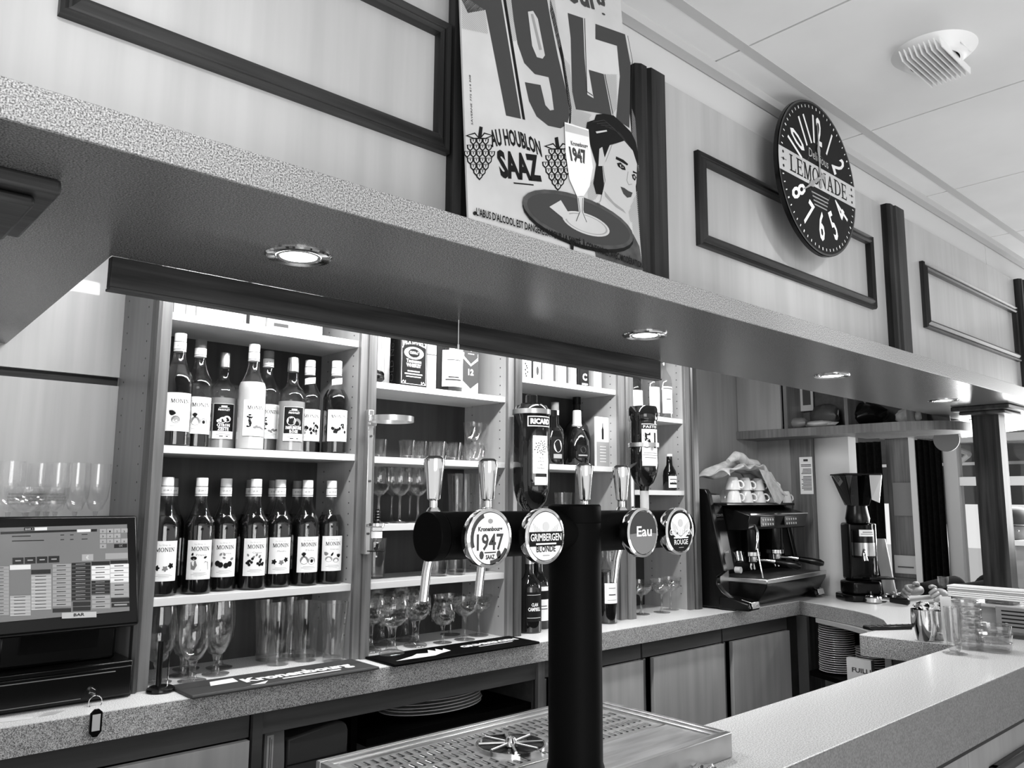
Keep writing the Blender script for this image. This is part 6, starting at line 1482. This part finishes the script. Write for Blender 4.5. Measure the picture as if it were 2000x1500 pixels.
def cup(x, y, z, rz, up, lab, proto=[None], s=1.0):
    if proto[0] is None:
        t = thing('coffee_cup', lab, 'cup', (x, y, z), rz, 'white cups on the coffee machine')
        M().lathe([(0, 0), (.019, 0), (.022, .003), (.028, .020), (.033, .045), (.0345, .058), (.033, .058), (.0305, .044), (.026, .020), (.019, .006), (0, .005)], n=28).build('bowl', 'china', t)
        M().tube([(.031, 0, .047), (.042, 0, .050), (.050, 0, .041), (.048, 0, .027), (.038, 0, .018), (.027, 0, .017)], .0042, 8).build('handle', 'china', t)
        proto[0] = t
    else: t = dup(proto[0], (x, y, z), rz, lab)
    t.rotation_euler = (PI if not up else 0, 0, rz)
    if not up: t.location.z += .058*s
    t.scale = (s, s, s); return t
def Lw(x, y, z): return MX @ Vector((x, y, z))
lbs = ['bottom-row white cup nearest the machine side panel', 'bottom-row white cup, second from the side panel', 'bottom-row white cup with its handle toward the room', 'bottom-row white cup under the hanging cloth corner', 'white cup with round handle at the open end of the cup tray', 'upper white cup nearest the machine side panel',
       'upper white cup, second from the side panel, under the towel', 'upper white cup with a looped handle in the middle', 'upper white cup beside the towel fold']
def cupxy(px, dy): 
    Y = 2.065+dy; X = at(px, 990, Y=Y).x; return X, Y+(X-3.1)*.105
k = 0
for i, px in enumerate((1441, 1469, 1499, 1529, 1562)):
    X, Y = cupxy(px, 0); cup(X, Y, CT+.4528, [-.6, -1.0, -.9, -.7, -.35][i], False, lbs[k]); k += 1
for i, px in enumerate((1440, 1468, 1498, 1526)):
    X, Y = cupxy(px, .004); cup(X, Y, CT+.5112, [-1.3, -.8, -.6, -1.1][i], False, lbs[k]); k += 1
for i, px in enumerate((1436, 1466, 1496, 1526)):
    X, Y = cupxy(px-8, .085); cup(X, Y, CT+.4528, .4, False, 'white cup at the back of the cup tray, ' + ['behind the first cups', 'behind the second cup', 'behind the middle cups', 'behind the towel corner'][i])
# the towel: a soft sheet lying in folds over the upper cups, one corner hanging in front
def towel():
    t = thing('tea_towel', 'crumpled pale towel thrown over the cups on the coffee machine', 'towel', tuple(Lw(.3, .17, .575)))
    m = M(); nu, nv = 34, 16; vs = []; fs = []
    for i in range(nu+1):
        u = i/nu
        for j in range(nv+1):
            v = j/nv
            x = .10+.56*u; y = .045+.16*v
            z = .582+.028*math.sin(u*PI*.95)+.012*math.sin(u*13+v*5)+.010*math.sin(v*9+u*4)+.022*math.exp(-((u-.30)/.10)**2)*(1-abs(v-.4))+.008*math.sin(u*31+v*3)
            if u < .22: z -= (.22-u)*.06; y += .02*math.sin(u*20)
            if u > .66: q = (u-.66)/.34; z -= .095*q**1.2; y -= .045*q; x -= .05*q
            vs.append((x, y, z))
    for i in range(nu):
        for j in range(nv): a = i*(nv+1)+j; fs.append((a, a+nv+1, a+nv+2, a+1))
    m.add(vs, fs); m.xf(MX); o = m.build('cloth', 'cloth', t, ang=70, abs_=True)
    sd = o.modifiers.new('thick', 'SOLIDIFY'); sd.thickness = .006; sd.offset = 1
    # rolled fold on top and hanging corner
    m = M().tube([(.20, .10, .640), (.26, .09, .668), (.32, .095, .660), (.38, .10, .640), (.45, .09, .632), (.52, .08, .60)], [.012, .022, .026, .024, .028, .014], 12); m.xf(MX)
    m.build('roll', 'cloth', t, ang=70, abs_=True)
    m = M().plane_prism([(.40, .040, .61), (.52, .038, .60), (.63, .020, .485), (.55, .012, .445), (.50, .014, .455)], .005); m.xf(MX); m.build('hanging_corner', 'cloth', t, ang=0, abs_=True, bevel=.002)
towel()

# ================================================================ GRINDER, portafilters, cable
g = at(1688, 1165, Z=CT); gx, gy = 3.845, 1.765
t = thing('coffee_grinder', 'tall black coffee grinder with clear bean hopper beside the espresso machine', 'grinder', (gx, gy, CT+.0005)); rzg = math.radians(-42); t.rotation_euler.z = rzg
gb = lambda m, n, mt, b=0, an=35: m.build(n, mt, t, bevel=b, ang=an)
gb(M().prism([(-.075, -.07), (.075, -.07), (.10, -.03), (.10, .08), (.075, .11), (-.075, .11), (-.10, .08), (-.10, -.03)], .030, 'z', 0), 'base', 'black', .006)
gb(M().prism([(-.06, -.055), (.06, -.055), (.08, -.02), (.08, .07), (.06, .095), (-.06, .095), (-.08, .07), (-.08, -.02)], .06, 'z', .030), 'base_top', 'black', .01)
gb(M().box(-.055, .055, .0, .10, .09, .36), 'motor_body', 'black', .012)
gb(M().lathe([(0, 0), (.048, 0), (.050, .01), (.050, .12), (.046, .13), (0, .13)], (0, -.03, .20), 32), 'doser', 'black')
gb(M().lathe([(.0505, .01), (.0512, .01), (.0512, .07), (.0505, .07)], (0, -.03, .20), 32), 'doser_band', 'steel')
m = M(); vf = sheet(.075, .030, 10); m.add(*wrap(vf, .0520, .30)); m.xf(Matrix.Translation((0, -.03, 0))); gb(m, 'badge', 'label', 0, 80)
m = M(); m.add(*wrap(rects([(-.030, .030, .006, .010), (-.022, .026, .014, .020)]), .0524, .302)); m.xf(Matrix.Translation((0, -.03, 0))); gb(m, 'print', 'inklight', 0, 0)
gb(M().box(.030, .052, -.06, -.03, .12, .36), 'chrome_column', 'chrome', .006)
gb(M().box(-.01, .11, -.10, -.02, .105, .115), 'fork', 'black', .003)
gb(M().tube([(-.02, -.08, .24), (-.03, -.10, .22), (-.028, -.105, .19)], [.006, .010, .014], 12), 'dosing_lever', 'chrome')
gb(M().lathe([(.0, .36), (.052, .36), (.056, .38), (.050, .41), (.045, .44), (0, .44)], (0, .02, 0), 28), 'collar', 'black')
def hop4(z0, z1, a0, a1, m_, name, sx0, sx1):
    q = M().add([(sx0*a0, .02-a0, z0), (sx1*a0, .02-a0, z0), (sx1*a0, .02+a0, z0), (sx0*a0, .02+a0, z0), (sx0*a1, .02-a1, z1), (sx1*a1, .02-a1, z1), (sx1*a1, .02+a1, z1), (sx0*a1, .02+a1, z1)],
        [(0, 3, 2, 1), (4, 5, 6, 7), (0, 1, 5, 4), (1, 2, 6, 5), (2, 3, 7, 6), (3, 0, 4, 7)]); return gb(q, name, m_, .004)
hop4(.44, .585, .042, .085, 'smoke', 'hopper', -1, 1)
gb(M().box(-.088, .088, -.068, .108, .585, .593), 'hopper_lid', 'black', .003)
gb(M().add([(.03, -.076, .47), (.075, -.055, .455), (.089, -.066, .585), (.028, -.070, .585), (.033, -.072, .47), (.078, -.051, .455), (.092, -.062, .585), (.031, -.066, .585)],
   [(0, 1, 2, 3), (7, 6, 5, 4), (0, 4, 5, 1), (1, 5, 6, 2), (2, 6, 7, 3), (3, 7, 4, 0)]), 'hopper_window', 'alu', .001, 0)
q = at(1722, 1100, X=4.02)
t2 = thing('leaning_board', 'pale grey board leaning behind the grinder', 'board', (4.02, 1.70, CT+.0005))
a, b, c_, d = at(1706, 1052, X=4.02), at(1728, 1052, X=4.02), at(1752, 1165, X=3.98), at(1728, 1165, X=3.98)
for q in (c_, d): q.z = CT+.001
M().plane_prism([a, b, c_, d], .012).build('board', 'lightgrey', t2, ang=0, abs_=True, bevel=.001)
def portaf(label, px, py, rz):
    p = at(px, py, Z=CT); t = thing('portafilter', label, 'portafilter', (p.x, p.y, CT+.001), rz, 'portafilters lying by the grinder')
    M().lathe([(0, .0), (.028, .0), (.036, .006), (.037, .026), (.033, .030), (.031, .012), (0, .010)], n=26).build('basket', 'chrome', t)
    M().lathe([(.037, .018), (.041, .019), (.041, .025), (.037, .026)], n=26).build('rim', 'chrome', t)
    M().tube([(.035, 0, .018), (.060, 0, .022), (.075, 0, .020)], [.007, .008, .011], 12).build('neck', 'chrome', t)
    M().tube([(.075, 0, .020), (.10, 0, .019), (.13, 0, .019), (.15, 0, .018), (.157, 0, .018)], [.0115, .0135, .0155, .0165, .009], 14).build('handle', 'black', t)
    M().tube([(-.005, 0, .030), (-.010, .010, .040), (-.012, .014, .047)], [.008, .007, .006], 8).build('spout', 'chrome', t)
portaf('portafilter lying with its black handle toward the camera, beside the grinder foot', 1706, 1178, -1.5)
portaf('portafilter nearest the hands, its chrome basket gleaming', 1746, 1172, -2.6)
kb_ = M().tube([at(1600, 1158, Z=CT)+Vector((0, 0, .004)), at(1625, 1163, Z=CT)+Vector((0, 0, .004)), at(1645, 1157, Z=CT)+Vector((0, 0, .004)), at(1662, 1152, Z=CT)+Vector((0, 0, .004))], .0035, 8)
tag(kb_.build('power_cable', 'black'), 'black cable on the counter between coffee machine and grinder', 'cable')

# ================================================================ PLATES, boxes in the niches
def plate(name, lab, x, y, z, rx, ry, group, proto={}):
    if name not in proto:
        t = thing(name, lab, 'plate', (x, y, z), 0, group)
        m = M().lathe([(0, 0), (.55, 0), (.60, .002), (.98, .0125), (1.0, .0135), (.99, .0155), (.96, .0150), (.60, .0055), (0, .004)], n=48)
        m.v = [Vector((v.x*rx, v.y*ry, v.z*(1 if rx > .1 else .72))) for v in m.v]; m.build('dish', 'china', t, ang=40); proto[name] = t; return t
    return dup(proto[name], (x, y, z), 0, lab)
for k in range(9): plate('oval_platter', 'oval white platter in the stack under the counter, ' + ['lowest', 'second from below', 'third from below', 'fourth from below', 'middle one', 'fourth from the top', 'third from the top', 'second from the top', 'topmost'][k], 1.640+.004*math.sin(k*2), 2.185, -.6695+k*.0098, .188, .120, 'stack of oval platters')
for k in range(22): plate('side_plate', 'white side plate in the taller niche stack, '+['lowest', 'second', 'third', 'fourth', 'fifth', 'sixth', 'seventh', 'eighth', 'ninth', 'tenth', 'eleventh', 'twelfth', 'thirteenth', 'fourteenth', 'fifteenth', 'sixteenth', 'seventeenth', 'eighteenth', 'nineteenth', 'twentieth', 'twenty-first', 'topmost'][k]+' from the bottom', 3.625+.002*math.sin(k*1.7)+.0004*k, 1.80, -.7645+k*.0096, .078, .078, 'taller stack of side plates in the corner niche')
for k in range(12): plate('saucer', 'white saucer in the lower niche stack, '+['lowest', 'second', 'third', 'fourth', 'fifth', 'sixth', 'seventh', 'eighth', 'ninth', 'tenth', 'eleventh', 'twelfth', 'thirteenth', 'fourteenth', 'fifteenth', 'sixteenth', 'seventeenth', 'eighteenth', 'nineteenth', 'twentieth', 'twenty-first', 'topmost'][k]+' from the bottom', 3.640+.002*math.sin(k*2.1), 1.650, -.7645+k*.0104, .066, .066, 'lower stack of saucers in the corner niche')
p0 = at(1655, 1330, X=3.50); p1_ = at(1703, 1330, X=3.50)
t = thing('menu_box', 'pale box marked FUILLI in front of the saucers in the niche', 'box', (3.52, (p0.y+p1_.y)/2, -.7645))
ya, yb2 = min(p0.y, p1_.y), max(p0.y, p1_.y); zt3 = at(1656, 1284, X=3.50).z
M().box(3.50, 3.53, ya, yb2, -.7645, zt3).build('carton', 'paper', t, abs_=True, bevel=.001)
F = Flat((3.4994, yb2, -.7645), (0, -1, 0), (0, 0, 1)); F.text('FUILLI', ((yb2-ya)*.22, (zt3+.7645)*.42), ((yb2-ya)*.98, (zt3+.7645)*.42), .018, 'inkmid', px=False, bold=.02); F.flush(t, {'inkmid': 'lettering'})
t = thing('receipt_printer', 'dark rounded appliance in the open niche under the counter', 'appliance', (1.17, 2.12, -.8995))
pr_ = [(-.105, -.69), (-.105, -.60), (-.10, -.585), (-.09, -.578)]
M().prism([(1.072, -.899), (1.255, -.899), (1.255, -.64), (1.250, -.625), (1.238, -.615), (1.215, -.612), (1.072, -.632)], .16, 'y', 2.05).build('housing', 'darkgrey', t, abs_=True, bevel=.006)
M().box(1.073, 1.254, 2.048, 2.0505, -.700, -.697).build('seam', 'ink', t, abs_=True)
M().box(1.10, 1.25, 2.046, 2.050, -.83, -.728).build('rating_label', 'lightgrey', t, abs_=True)
F = Flat((1.10, 2.0455, -.83), (1, 0, 0), (0, 0, 1)); F.text('F 30', (.065, .080), (.095, .080), .012, 'ink', px=False, bold=.02); F.stroke([(.02, .05), (.035, .078), (.05, .05), (.02, .05)], .002, 'ink'); F.flush(t, {'ink': 'lettering'})
t = thing('binder_box', 'pale narrow file box beside the dark appliance under the counter', 'box', (1.04, 2.1, -.8995))
M().prism([(1.002, -.899), (1.058, -.899), (1.060, -.68), (1.056, -.60), (1.05, -.575), (1.002, -.575)], .14, 'y', 2.04).build('case', 'midgrey', t, abs_=True, bevel=.002)
M().box(1.008, 1.026, 2.0385, 2.040, -.70, -.61).build('spine_label', 'lightgrey', t, abs_=True)
F = Flat((1.008, 2.038, -.70), (1, 0, 0), (0, 0, 1)); F.stroke([(.007, .01), (.007, .085)], .002, 'inkmid'); F.stroke([(.012, .01), (.012, .08)], .0016, 'inkmid'); F.flush(t, {'inkmid': 'print'})

# ================================================================ ON THE BAR, right
gp = at(1818, 1254, Z=ZB)
def pot(label, px, py, r, h, stuff, seed):
    p = at(px, py, Z=ZB); p = p+Vector((.68*r, .73*r, 0)); t = thing('steel_pot', label, 'pot', (p.x, p.y, ZB+.0005), 0, None)
    M().lathe([(0, 0), (r*.72, 0), (r*.80, .003), (r*.95, h*.35), (r, h*.6), (r*.98, h), (r*.93, h), (r*.93, h*.6), (r*.75, .01), (0, .008)], n=32).build('body', 'chrome', t)
    rr = random.Random(seed)
    for k in range(stuff):
        a = rr.uniform(0, 6.28); q = rr.uniform(.1, .75)*r; c = Vector((q*math.cos(a), q*math.sin(a), h+rr.uniform(-.004, .010))); e = Vector((rr.uniform(-1, 1), rr.uniform(-1, 1), rr.uniform(.2, 1))).normalized()
        M().tube([c-e*.012, c-e*.006, c, c+e*.006, c+e*.013], [.008, .003, .006, .003, .009], 7).build('wrapped_sweet', ('chrome', 'blackglass', 'white')[k % 3], t, ang=30)
pot('polished steel pot full of wrapped sweets on the bar corner', 1817, 1255, .033, .088, 12, 3)
pot('second steel pot with sweets, half behind the white card', 1843, 1252, .027, .082, 8, 4)
p = at(1854, 1256, Z=ZB)
t = thing('menu_card', 'narrow upright white card standing beside the steel pots', 'card', (p.x, p.y, ZB+.0005), -.75)
M().add([(-.016, -.004, 0), (.016, -.004, 0), (.016, .004, .128), (-.016, .004, .128), (-.016, -.002, 0), (.016, -.002, 0), (.016, .006, .128), (-.016, .006, .128)], [(0, 1, 2, 3), (7, 6, 5, 4), (0, 4, 5, 1), (1, 5, 6, 2), (2, 6, 7, 3), (3, 7, 4, 0)]).build('card', 'white', t, ang=0)
M().box(-.018, .018, -.012, .014, 0, .003).build('base', 'white', t)
p = at(1876, 1281, Z=ZB)+Vector((.02, .02, 0))
t = thing('beer_tasting_glass', 'tall clear footed glass standing in front of the stacked ashtrays', 'glass', (p.x, p.y, ZB+.0005))
M().lathe([(0, 0), (.029, 0), (.030, .0015), (.014, .006), (0, .007)], n=32).build('foot', 'glass2', t)
M().lathe([(0, .006), (.012, .007), (.017, .014), (.0185, .030), (.0215, .120), (.0195, .120), (.0165, .034), (.012, .028), (0, .027)], n=32).build('bowl', 'glass2', t, ang=50)
def astack(label_, px, py, r, n_, dz, group):
    p = at(px, py, Z=ZB)+Vector((.68*r, .73*r, 0)); proto = None
    for k in range(n_):
        lab = label_ % (['lowest', 'second', 'third', 'fourth', 'fifth', 'sixth', 'seventh', 'eighth', 'ninth'][k])
        z = ZB+.0005+k*dz
        if proto is None:
            proto = thing('glass_ashtray', lab, 'ashtray', (p.x, p.y, z), 0, group)
            M().lathe([(0, 0), (r*.88, 0), (r*.93, .003), (r, .024), (r*.90, .024), (r*.84, .008), (0, .006)], n=28).build('dish', 'glass2', proto, ang=50)
            m = M()
            for a in (0, PI/2, PI, 3*PI/2): m.cyl((r*.86*math.cos(a), r*.86*math.sin(a), .0235), (r*1.02*math.cos(a), r*1.02*math.sin(a), .0235), .004, n=8)
            m.build('rest_notches', 'glass2', proto)
        else: dup(proto, (p.x+.001*math.sin(k*2), p.y, z), k*.5, lab)
astack('clear glass ashtray in the taller stack beside the footed glass, %s from the bar up', 1908, 1272, .037, 6, .0205, 'taller stack of ashtrays')
astack('clear glass ashtray in the low stack at the frame edge, %s from the bar up', 1962, 1278, .045, 3, .0225, 'low stack of ashtrays')
# clear tub with a printed wrapper, a stack of folded paper lying on it
t = thing('clear_tub', 'clear plastic tub with a printed wrapper behind the ashtrays', 'tub', (2.82, .85, ZB+.0005))
x0, x1, y0, y1 = 2.74, 2.90, .70, at(1862, 1160, X=2.74).y; z0, z1 = ZB+.001, -.298
m = M(); m.box(x0, x1, y0, y0+.003, z0, z1); m.box(x0, x1, y1-.003, y1, z0, z1); m.box(x0, x0+.003, y0+.003, y1-.003, z0, z1); m.box(x1-.003, x1, y0+.003, y1-.003, z0, z1); m.box(x0, x1, y0, y1, z0, z0+.003)
m.build('walls', 'bagfilm', t, abs_=True, bevel=.001)
ringframe(x0-.004, x1+.004, y0-.004, y1+.004, .010, z1+.0005, z1+.006).build('rim', 'glass2', t, abs_=True)
M().box(x0+.02, x1-.02, y0+.02, y1-.02, z0+.004, z1-.02).build('contents', 'lightgrey', t, abs_=True, bevel=.02)
M().box(x0-.0012, x0-.0004, .72, .86, z0+.02, z1-.012).build('wrapper_label', 'midgrey', t, abs_=True)
F = Flat((x0-.0016, .86, z0+.02), (0, -1, 0), (0, 0, 1))
for k in range(5): F.rect(.015, .075, .012+.011*k, .016+.011*k, 'ink')
F.rect(.085, .125, .012, .055, 'ink'); F.ell((.105, .034), .012, .012, 'lightgrey', 2); F.flush(t, {'ink': 'print', 'lightgrey': 'print'})
t = thing('folded_papers', 'thick fold of white papers lying on the clear tub', 'paper', (2.77, .85, z1+.007))
rr = random.Random(5)
for k in range(6):
    dx = rr.uniform(-.006, .006); M().box(2.735+dx, 2.80, .62, at(1852, 1142, X=2.74).y+dx, z1+.0068+k*.0056, z1+.0068+k*.0056+.0046).build('sheet', 'paper' if k != 3 else 'lightgrey', t, abs_=True, bevel=.0015)
# black tray on the bar corner, crumpled paper bag
a = at(1692, 1230, Z=ZB); b = at(1768, 1228, Z=ZB)
t = thing('black_bill_tray', 'flat black tray lying on the corner of the bar', 'tray', (2.665, 1.13, ZB+.0005), -.55)
M().prism([(-.10, -.022), (.085, -.022), (.105, -.008), (.10, .012), (.08, .022), (-.095, .022), (-.105, .008)], .010, 'z', 0).build('tray', 'black', t, bevel=.003)
m = M()
for k in range(7): m.cyl((-.07+k*.022, -.016, .0105), (-.07+k*.022, .016, .0105), .0012, n=5)
m.build('ribs', 'darkgrey', t, kind='stuff')
def crumple(name, label, cat, x, y, z, sx, sy, sz, mt, seed):
    rr = random.Random(seed); m = M(); k = 16; vs = []; fs = []
    for i in range(k+1):
        for j in range(k+1):
            u, v = i/k, j/k; h = math.sin(PI*u)**.6*math.sin(PI*v)**.6
            vs.append(((u-.5)*sx+rr.uniform(-.004, .004), (v-.5)*sy*(.4+.6*u)+rr.uniform(-.004, .004), max(0, h*sz*(1+.25*math.sin(9*u+4*v))+rr.uniform(-.003, .003)*(h > .1))))
    for i in range(k):
        for j in range(k): a = i*(k+1)+j; fs.append((a, a+k+1, a+k+2, a+1))
    o = m.add(vs, fs).build(name, mt, None, ang=25); o.location = (x, y, z); return tag(o, label, cat)
p = at(1808, 1212, Z=ZB); o = crumple('paper_bag', 'crumpled pale paper bag behind the steel pots', 'bag', 2.98, 1.10, ZB+.001, .24, .09, .035, 'cloth', 6); o.rotation_euler.z = -.3
p = at(1817, 1150, Z=CT)
t = thing('small_tumbler', 'small clear tumbler standing before the window beside the sleeve', 'glass', (4.10, 1.50, CT+.0005))
M().lathe([(0, 0), (.020, 0), (.021, .003), (.024, .115), (.0232, .115), (.0200, .008), (0, .007)], n=26).build('bowl', 'glass', t, ang=50)
t = thing('round_paddle', 'round grey disc hanging from the canopy edge before the window', 'disc', tuple(at(1848, 858, X=4.9)))
M().cyl((0, 0, 0), (.008, 0, 0), .07, n=36).build('disc', 'midgrey', t); M().cyl((.004, 0, .068), (.004, 0, SOF-t.location.z), .0015, n=6).build('string', 'midgrey', t)
t = thing('light_cabinet', 'white-framed display case beyond the bar post at the frame edge', 'cabinet', (4.85, .7, FL))
pa = at(1966, 1055, X=4.72); ztc = pa.z
yy = pa.y
for (y0_, y1_2, z0_, z1_2) in ((yy-.026, yy, FL+.001, ztc), (.40, yy-.026, ztc-.026, ztc), (.40, yy-.026, -.95, -.924)):
    M().box(4.7200, 4.7450, y0_, y1_2, z0_, z1_2).build('frame', 'white', t, abs_=True, bevel=.002)
M().box(4.7455, 4.9700, .40, yy-.004, FL+.001, ztc-.004).build('case', 'lightgrey', t, abs_=True, bevel=.003)
M().box(4.7330, 4.7360, .40, yy-.027, -.924, ztc-.027).build('pane', 'pane', t, ang=0, abs_=True)

# ================================================================ PERSON leaning on the far end of the counter
def skin(name, joints, bones, m_, parent, sub=2, root=0):
    me = bpy.data.meshes.new(name); me.from_pydata([j[0] for j in joints], bones, []); o = bpy.data.objects.new(name, me); COL.objects.link(o); o.parent = parent
    sk = o.modifiers.new('skin', 'SKIN'); sk.use_smooth_shade = True; sk.branch_smoothing = .5
    for i, j in enumerate(joints):
        r = j[1]; me.skin_vertices[0].data[i].radius = r if isinstance(r, tuple) else (r, r); me.skin_vertices[0].data[i].use_root = (i == root)
    s_ = o.modifiers.new('sub', 'SUBSURF'); s_.levels = sub; s_.render_levels = sub
    me.materials.append(MT[m_]); return o
head = at(1988, 1040, X=5.10)
hx, hy, hz = 5.08, head.y, head.z
h1 = at(1772, 1158, X=4.02); h1.z = max(h1.z, CT+.035); h2 = at(1836, 1166, X=4.02); h2.z = CT+.035
t = thing('person', 'person in dark jacket and cap leaning on the counter beyond the post, hands clasped', 'person', (5.15, hy, FL))
o0 = Vector(t.location)
def W(x, y, z): return tuple(Vector((x, y, z))-o0)
sh_z = hz-.26
# body: pelvis root, spine, neck, shoulders, arms to the wrists, legs
J = [(W(5.18, hy, FL+.80), (.15, .12)), (W(5.16, hy, sh_z-.32), (.15, .12)), (W(5.14, hy, sh_z-.10), (.17, .12)), (W(5.12, hy, sh_z), (.12, .09)), (W(5.10, hy, sh_z+.07), .055),
     (W(5.12, hy+.19, sh_z-.03), .065), (W(4.84, hy+.20, sh_z-.20), .050), (W(4.50, hy+.12, CT+.055), .043), (tuple(h1+Vector((.10, -.035, .014))-o0), .032), (tuple(h1+Vector((.045, -.02, .012))-o0), .028),
     (W(5.12, hy-.19, sh_z-.03), .065), (W(4.84, hy-.20, sh_z-.22), .050),
     (W(5.20, hy+.11, FL+.74), .09), (W(4.84, hy+.12, FL+.70), .075), (W(4.86, hy+.12, FL+.30), .055), (W(4.88, hy+.12, FL+.10), .045),
     (W(5.20, hy-.11, FL+.74), .09), (W(4.84, hy-.12, FL+.70), .075), (W(4.86, hy-.12, FL+.30), .055), (W(4.88, hy-.12, FL+.10), .045), (W(4.48, hy-.10, CT+.06), .043), (tuple(h2+Vector((.10, -.01, .010))-o0), .032), (tuple(h2+Vector((.045, .01, .006))-o0), .028)]
B = [(0, 1), (1, 2), (2, 3), (3, 4), (3, 5), (5, 6), (6, 7), (7, 8), (8, 9), (3, 10), (10, 11), (0, 12), (12, 13), (13, 14), (14, 15), (0, 16), (16, 17), (17, 18), (18, 19), (11, 20), (20, 21), (21, 22)]
skin('jacket_and_trousers', J, B, 'jacket', t, 2)
for s_ in (1, -1):
    skin('shoe', [(W(4.90, hy+s_*.12, FL+.045), .042), (W(4.80, hy+s_*.12, FL+.038), .040), (W(4.70, hy+s_*.12, FL+.030), .028)], [(0, 1), (1, 2)], 'black', t, 2)
skin('neck', [(W(5.115, hy, sh_z+.03), .052), (W(5.10, hy, hz-.08), .050)], [(0, 1)], 'skin', t, 2)
# head
m = M(); nu, nv = 28, 20; vs = []; fs = []
for j in range(nv+1):
    a = PI*j/nv
    for i in range(nu):
        b = 2*PI*i/nu; x = math.sin(a)*math.cos(b); y = math.sin(a)*math.sin(b); z = math.cos(a)
        rx = .098; ry = .077*(1-.18*max(0, -z)); rz_ = .118
        px_ = x*rx; pz_ = z*rz_
        if x < -.5: px_ -= .020*math.exp(-((z+.12)/.16)**2-(y/.16)**2)      # nose
        if x < -.3: px_ += .010*math.exp(-((z-.10)/.12)**2)*(1 if abs(y) < .7 else 0)   # eye hollows
        if x < -.3 and z < -.45: px_ -= .010                                 # chin
        vs.append((px_, y*ry, pz_))
for j in range(nv):
    for i in range(nu): fs.append((j*nu+i, (j+1)*nu+i, (j+1)*nu+(i+1) % nu, j*nu+(i+1) % nu))
m.add([(Vector(v)+Vector((hx, hy, hz))) for v in vs], fs); m.build('head', 'skin', t, ang=80, abs_=True)
for s_ in (1, -1):
    M().lathe([(0, -.006), (.007, -.004), (.009, 0), (.007, .004), (0, .006)], (hx-.082, hy+s_*.030, hz+.012), 12).build('eye', 'white', t, abs_=True)
    M().lathe([(0, -.003), (.0035, 0), (0, .003)], (hx-.0905, hy+s_*.030, hz+.012), 10).build('iris', 'black', t, abs_=True)
    M().tube([(hx+.005, hy+s_*.078, hz+.025), (hx+.018, hy+s_*.084, hz+.015), (hx+.012, hy+s_*.082, hz-.012), (hx, hy+s_*.078, hz-.02)], .008, 8).build('ear', 'skin', t, abs_=True)
M().tube([(hx-.098, hy-.022, hz-.052), (hx-.104, hy, hz-.050), (hx-.098, hy+.022, hz-.052)], .005, 8).build('mouth', 'inkmid', t, abs_=True)
m = M().lathe([(.100, .0), (.101, .018), (.094, .055), (.070, .088), (.035, .102), (0, .106)], (hx+.004, hy, hz+.035), 32); m.v = [Vector((v.x, hy+(v.y-hy)*.86, v.z)) for v in m.v]; m.build('cap', 'darkgrey', t, abs_=True, ang=60)
m = M().prism([(hx-.165, hy-.045), (hx-.175, hy), (hx-.165, hy+.045), (hx-.13, hy+.070), (hx-.08, hy+.078), (hx-.08, hy-.078), (hx-.13, hy-.070)], .006, 'z', hz+.040); m.build('cap_peak', 'darkgrey', t, abs_=True, bevel=.002)
M().lathe([(.082, -.118), (.095, -.075), (.100, -.04), (.097, -.035), (.088, -.04), (.074, -.10)], (hx-.010, hy, hz), 28, PI*.5, PI*1.5).build('beard', 'inkmid', t, abs_=True)
# hands
def handp(name, c, d, side, curl):
    """palm plus four fingers and a thumb as short skinned chains; c wrist, d pointing direction, side = towards the thumb"""
    d = Vector(d).normalized(); sd = Vector(side).normalized(); up = d.cross(sd); up = up if up.z > 0 else -up; c = Vector(c)
    pj = [(tuple(c-d*.02-o0), (.030, .026)), (tuple(c+d*.030-o0), (.042, .026)), (tuple(c+d*.082-o0), (.046, .022))]
    pm = skin(name, pj, [(0, 1), (1, 2)], 'skin', t, 2)
    for k in range(4):
        b = c+d*.072+sd*(.027-.018*k); L_ = (.040, .044, .041, .033)[k]
        p1 = b+d*L_*.75+up*.008*(1-curl); p2 = p1+(d*(1-curl)-up*curl*1.0).normalized()*L_*.62; p3 = p2+(d*(1-curl*1.9)-up*curl).normalized()*L_*.48
        f_ = skin('finger', [(tuple(b-d*.012-o0), .0105), (tuple(p1-o0), .0095), (tuple(p2-o0), .0088), (tuple(p3-o0), .0070)], [(0, 1), (1, 2), (2, 3)], 'skin', pm, 2)
    a = c+d*.022+sd*.026; b = a+d*.030+sd*.020-up*.004; e = b+d*.028+sd*.002-up*.008
    skin('thumb', [(tuple(a-o0), .013), (tuple(b-o0), .0105), (tuple(e-o0), .0085)], [(0, 1), (1, 2)], 'skin', pm, 2)
handp('hand', h1+Vector((.06, -.03, .012)), (-1, .35, -.05), (.1, -.5, .9), .75)
handp('hand', h2+Vector((.06, .02, .005)), (-1, -.25, -.02), (.1, .6, .8), .35)
t2 = thing('bar_stool', 'dark stool under the person beyond the counter', 'stool', (5.2, hy, FL+.0005))
M().cyl((0, 0, .64), (0, 0, .68), .16, n=28).build('seat', 'black', t2, bevel=.006)
for a in range(4):
    q = PI/4+a*PI/2; M().cyl((.11*math.cos(q), .11*math.sin(q), .64), (.17*math.cos(q), .17*math.sin(q), 0), .013, n=10).build('leg', 'darkgrey', t2)
# ---------------------------------------------------------------- everything up by the eye height, so that the floor is z = 0
for o in list(COL.objects):
    if o.parent is None: o.location.z += EYE
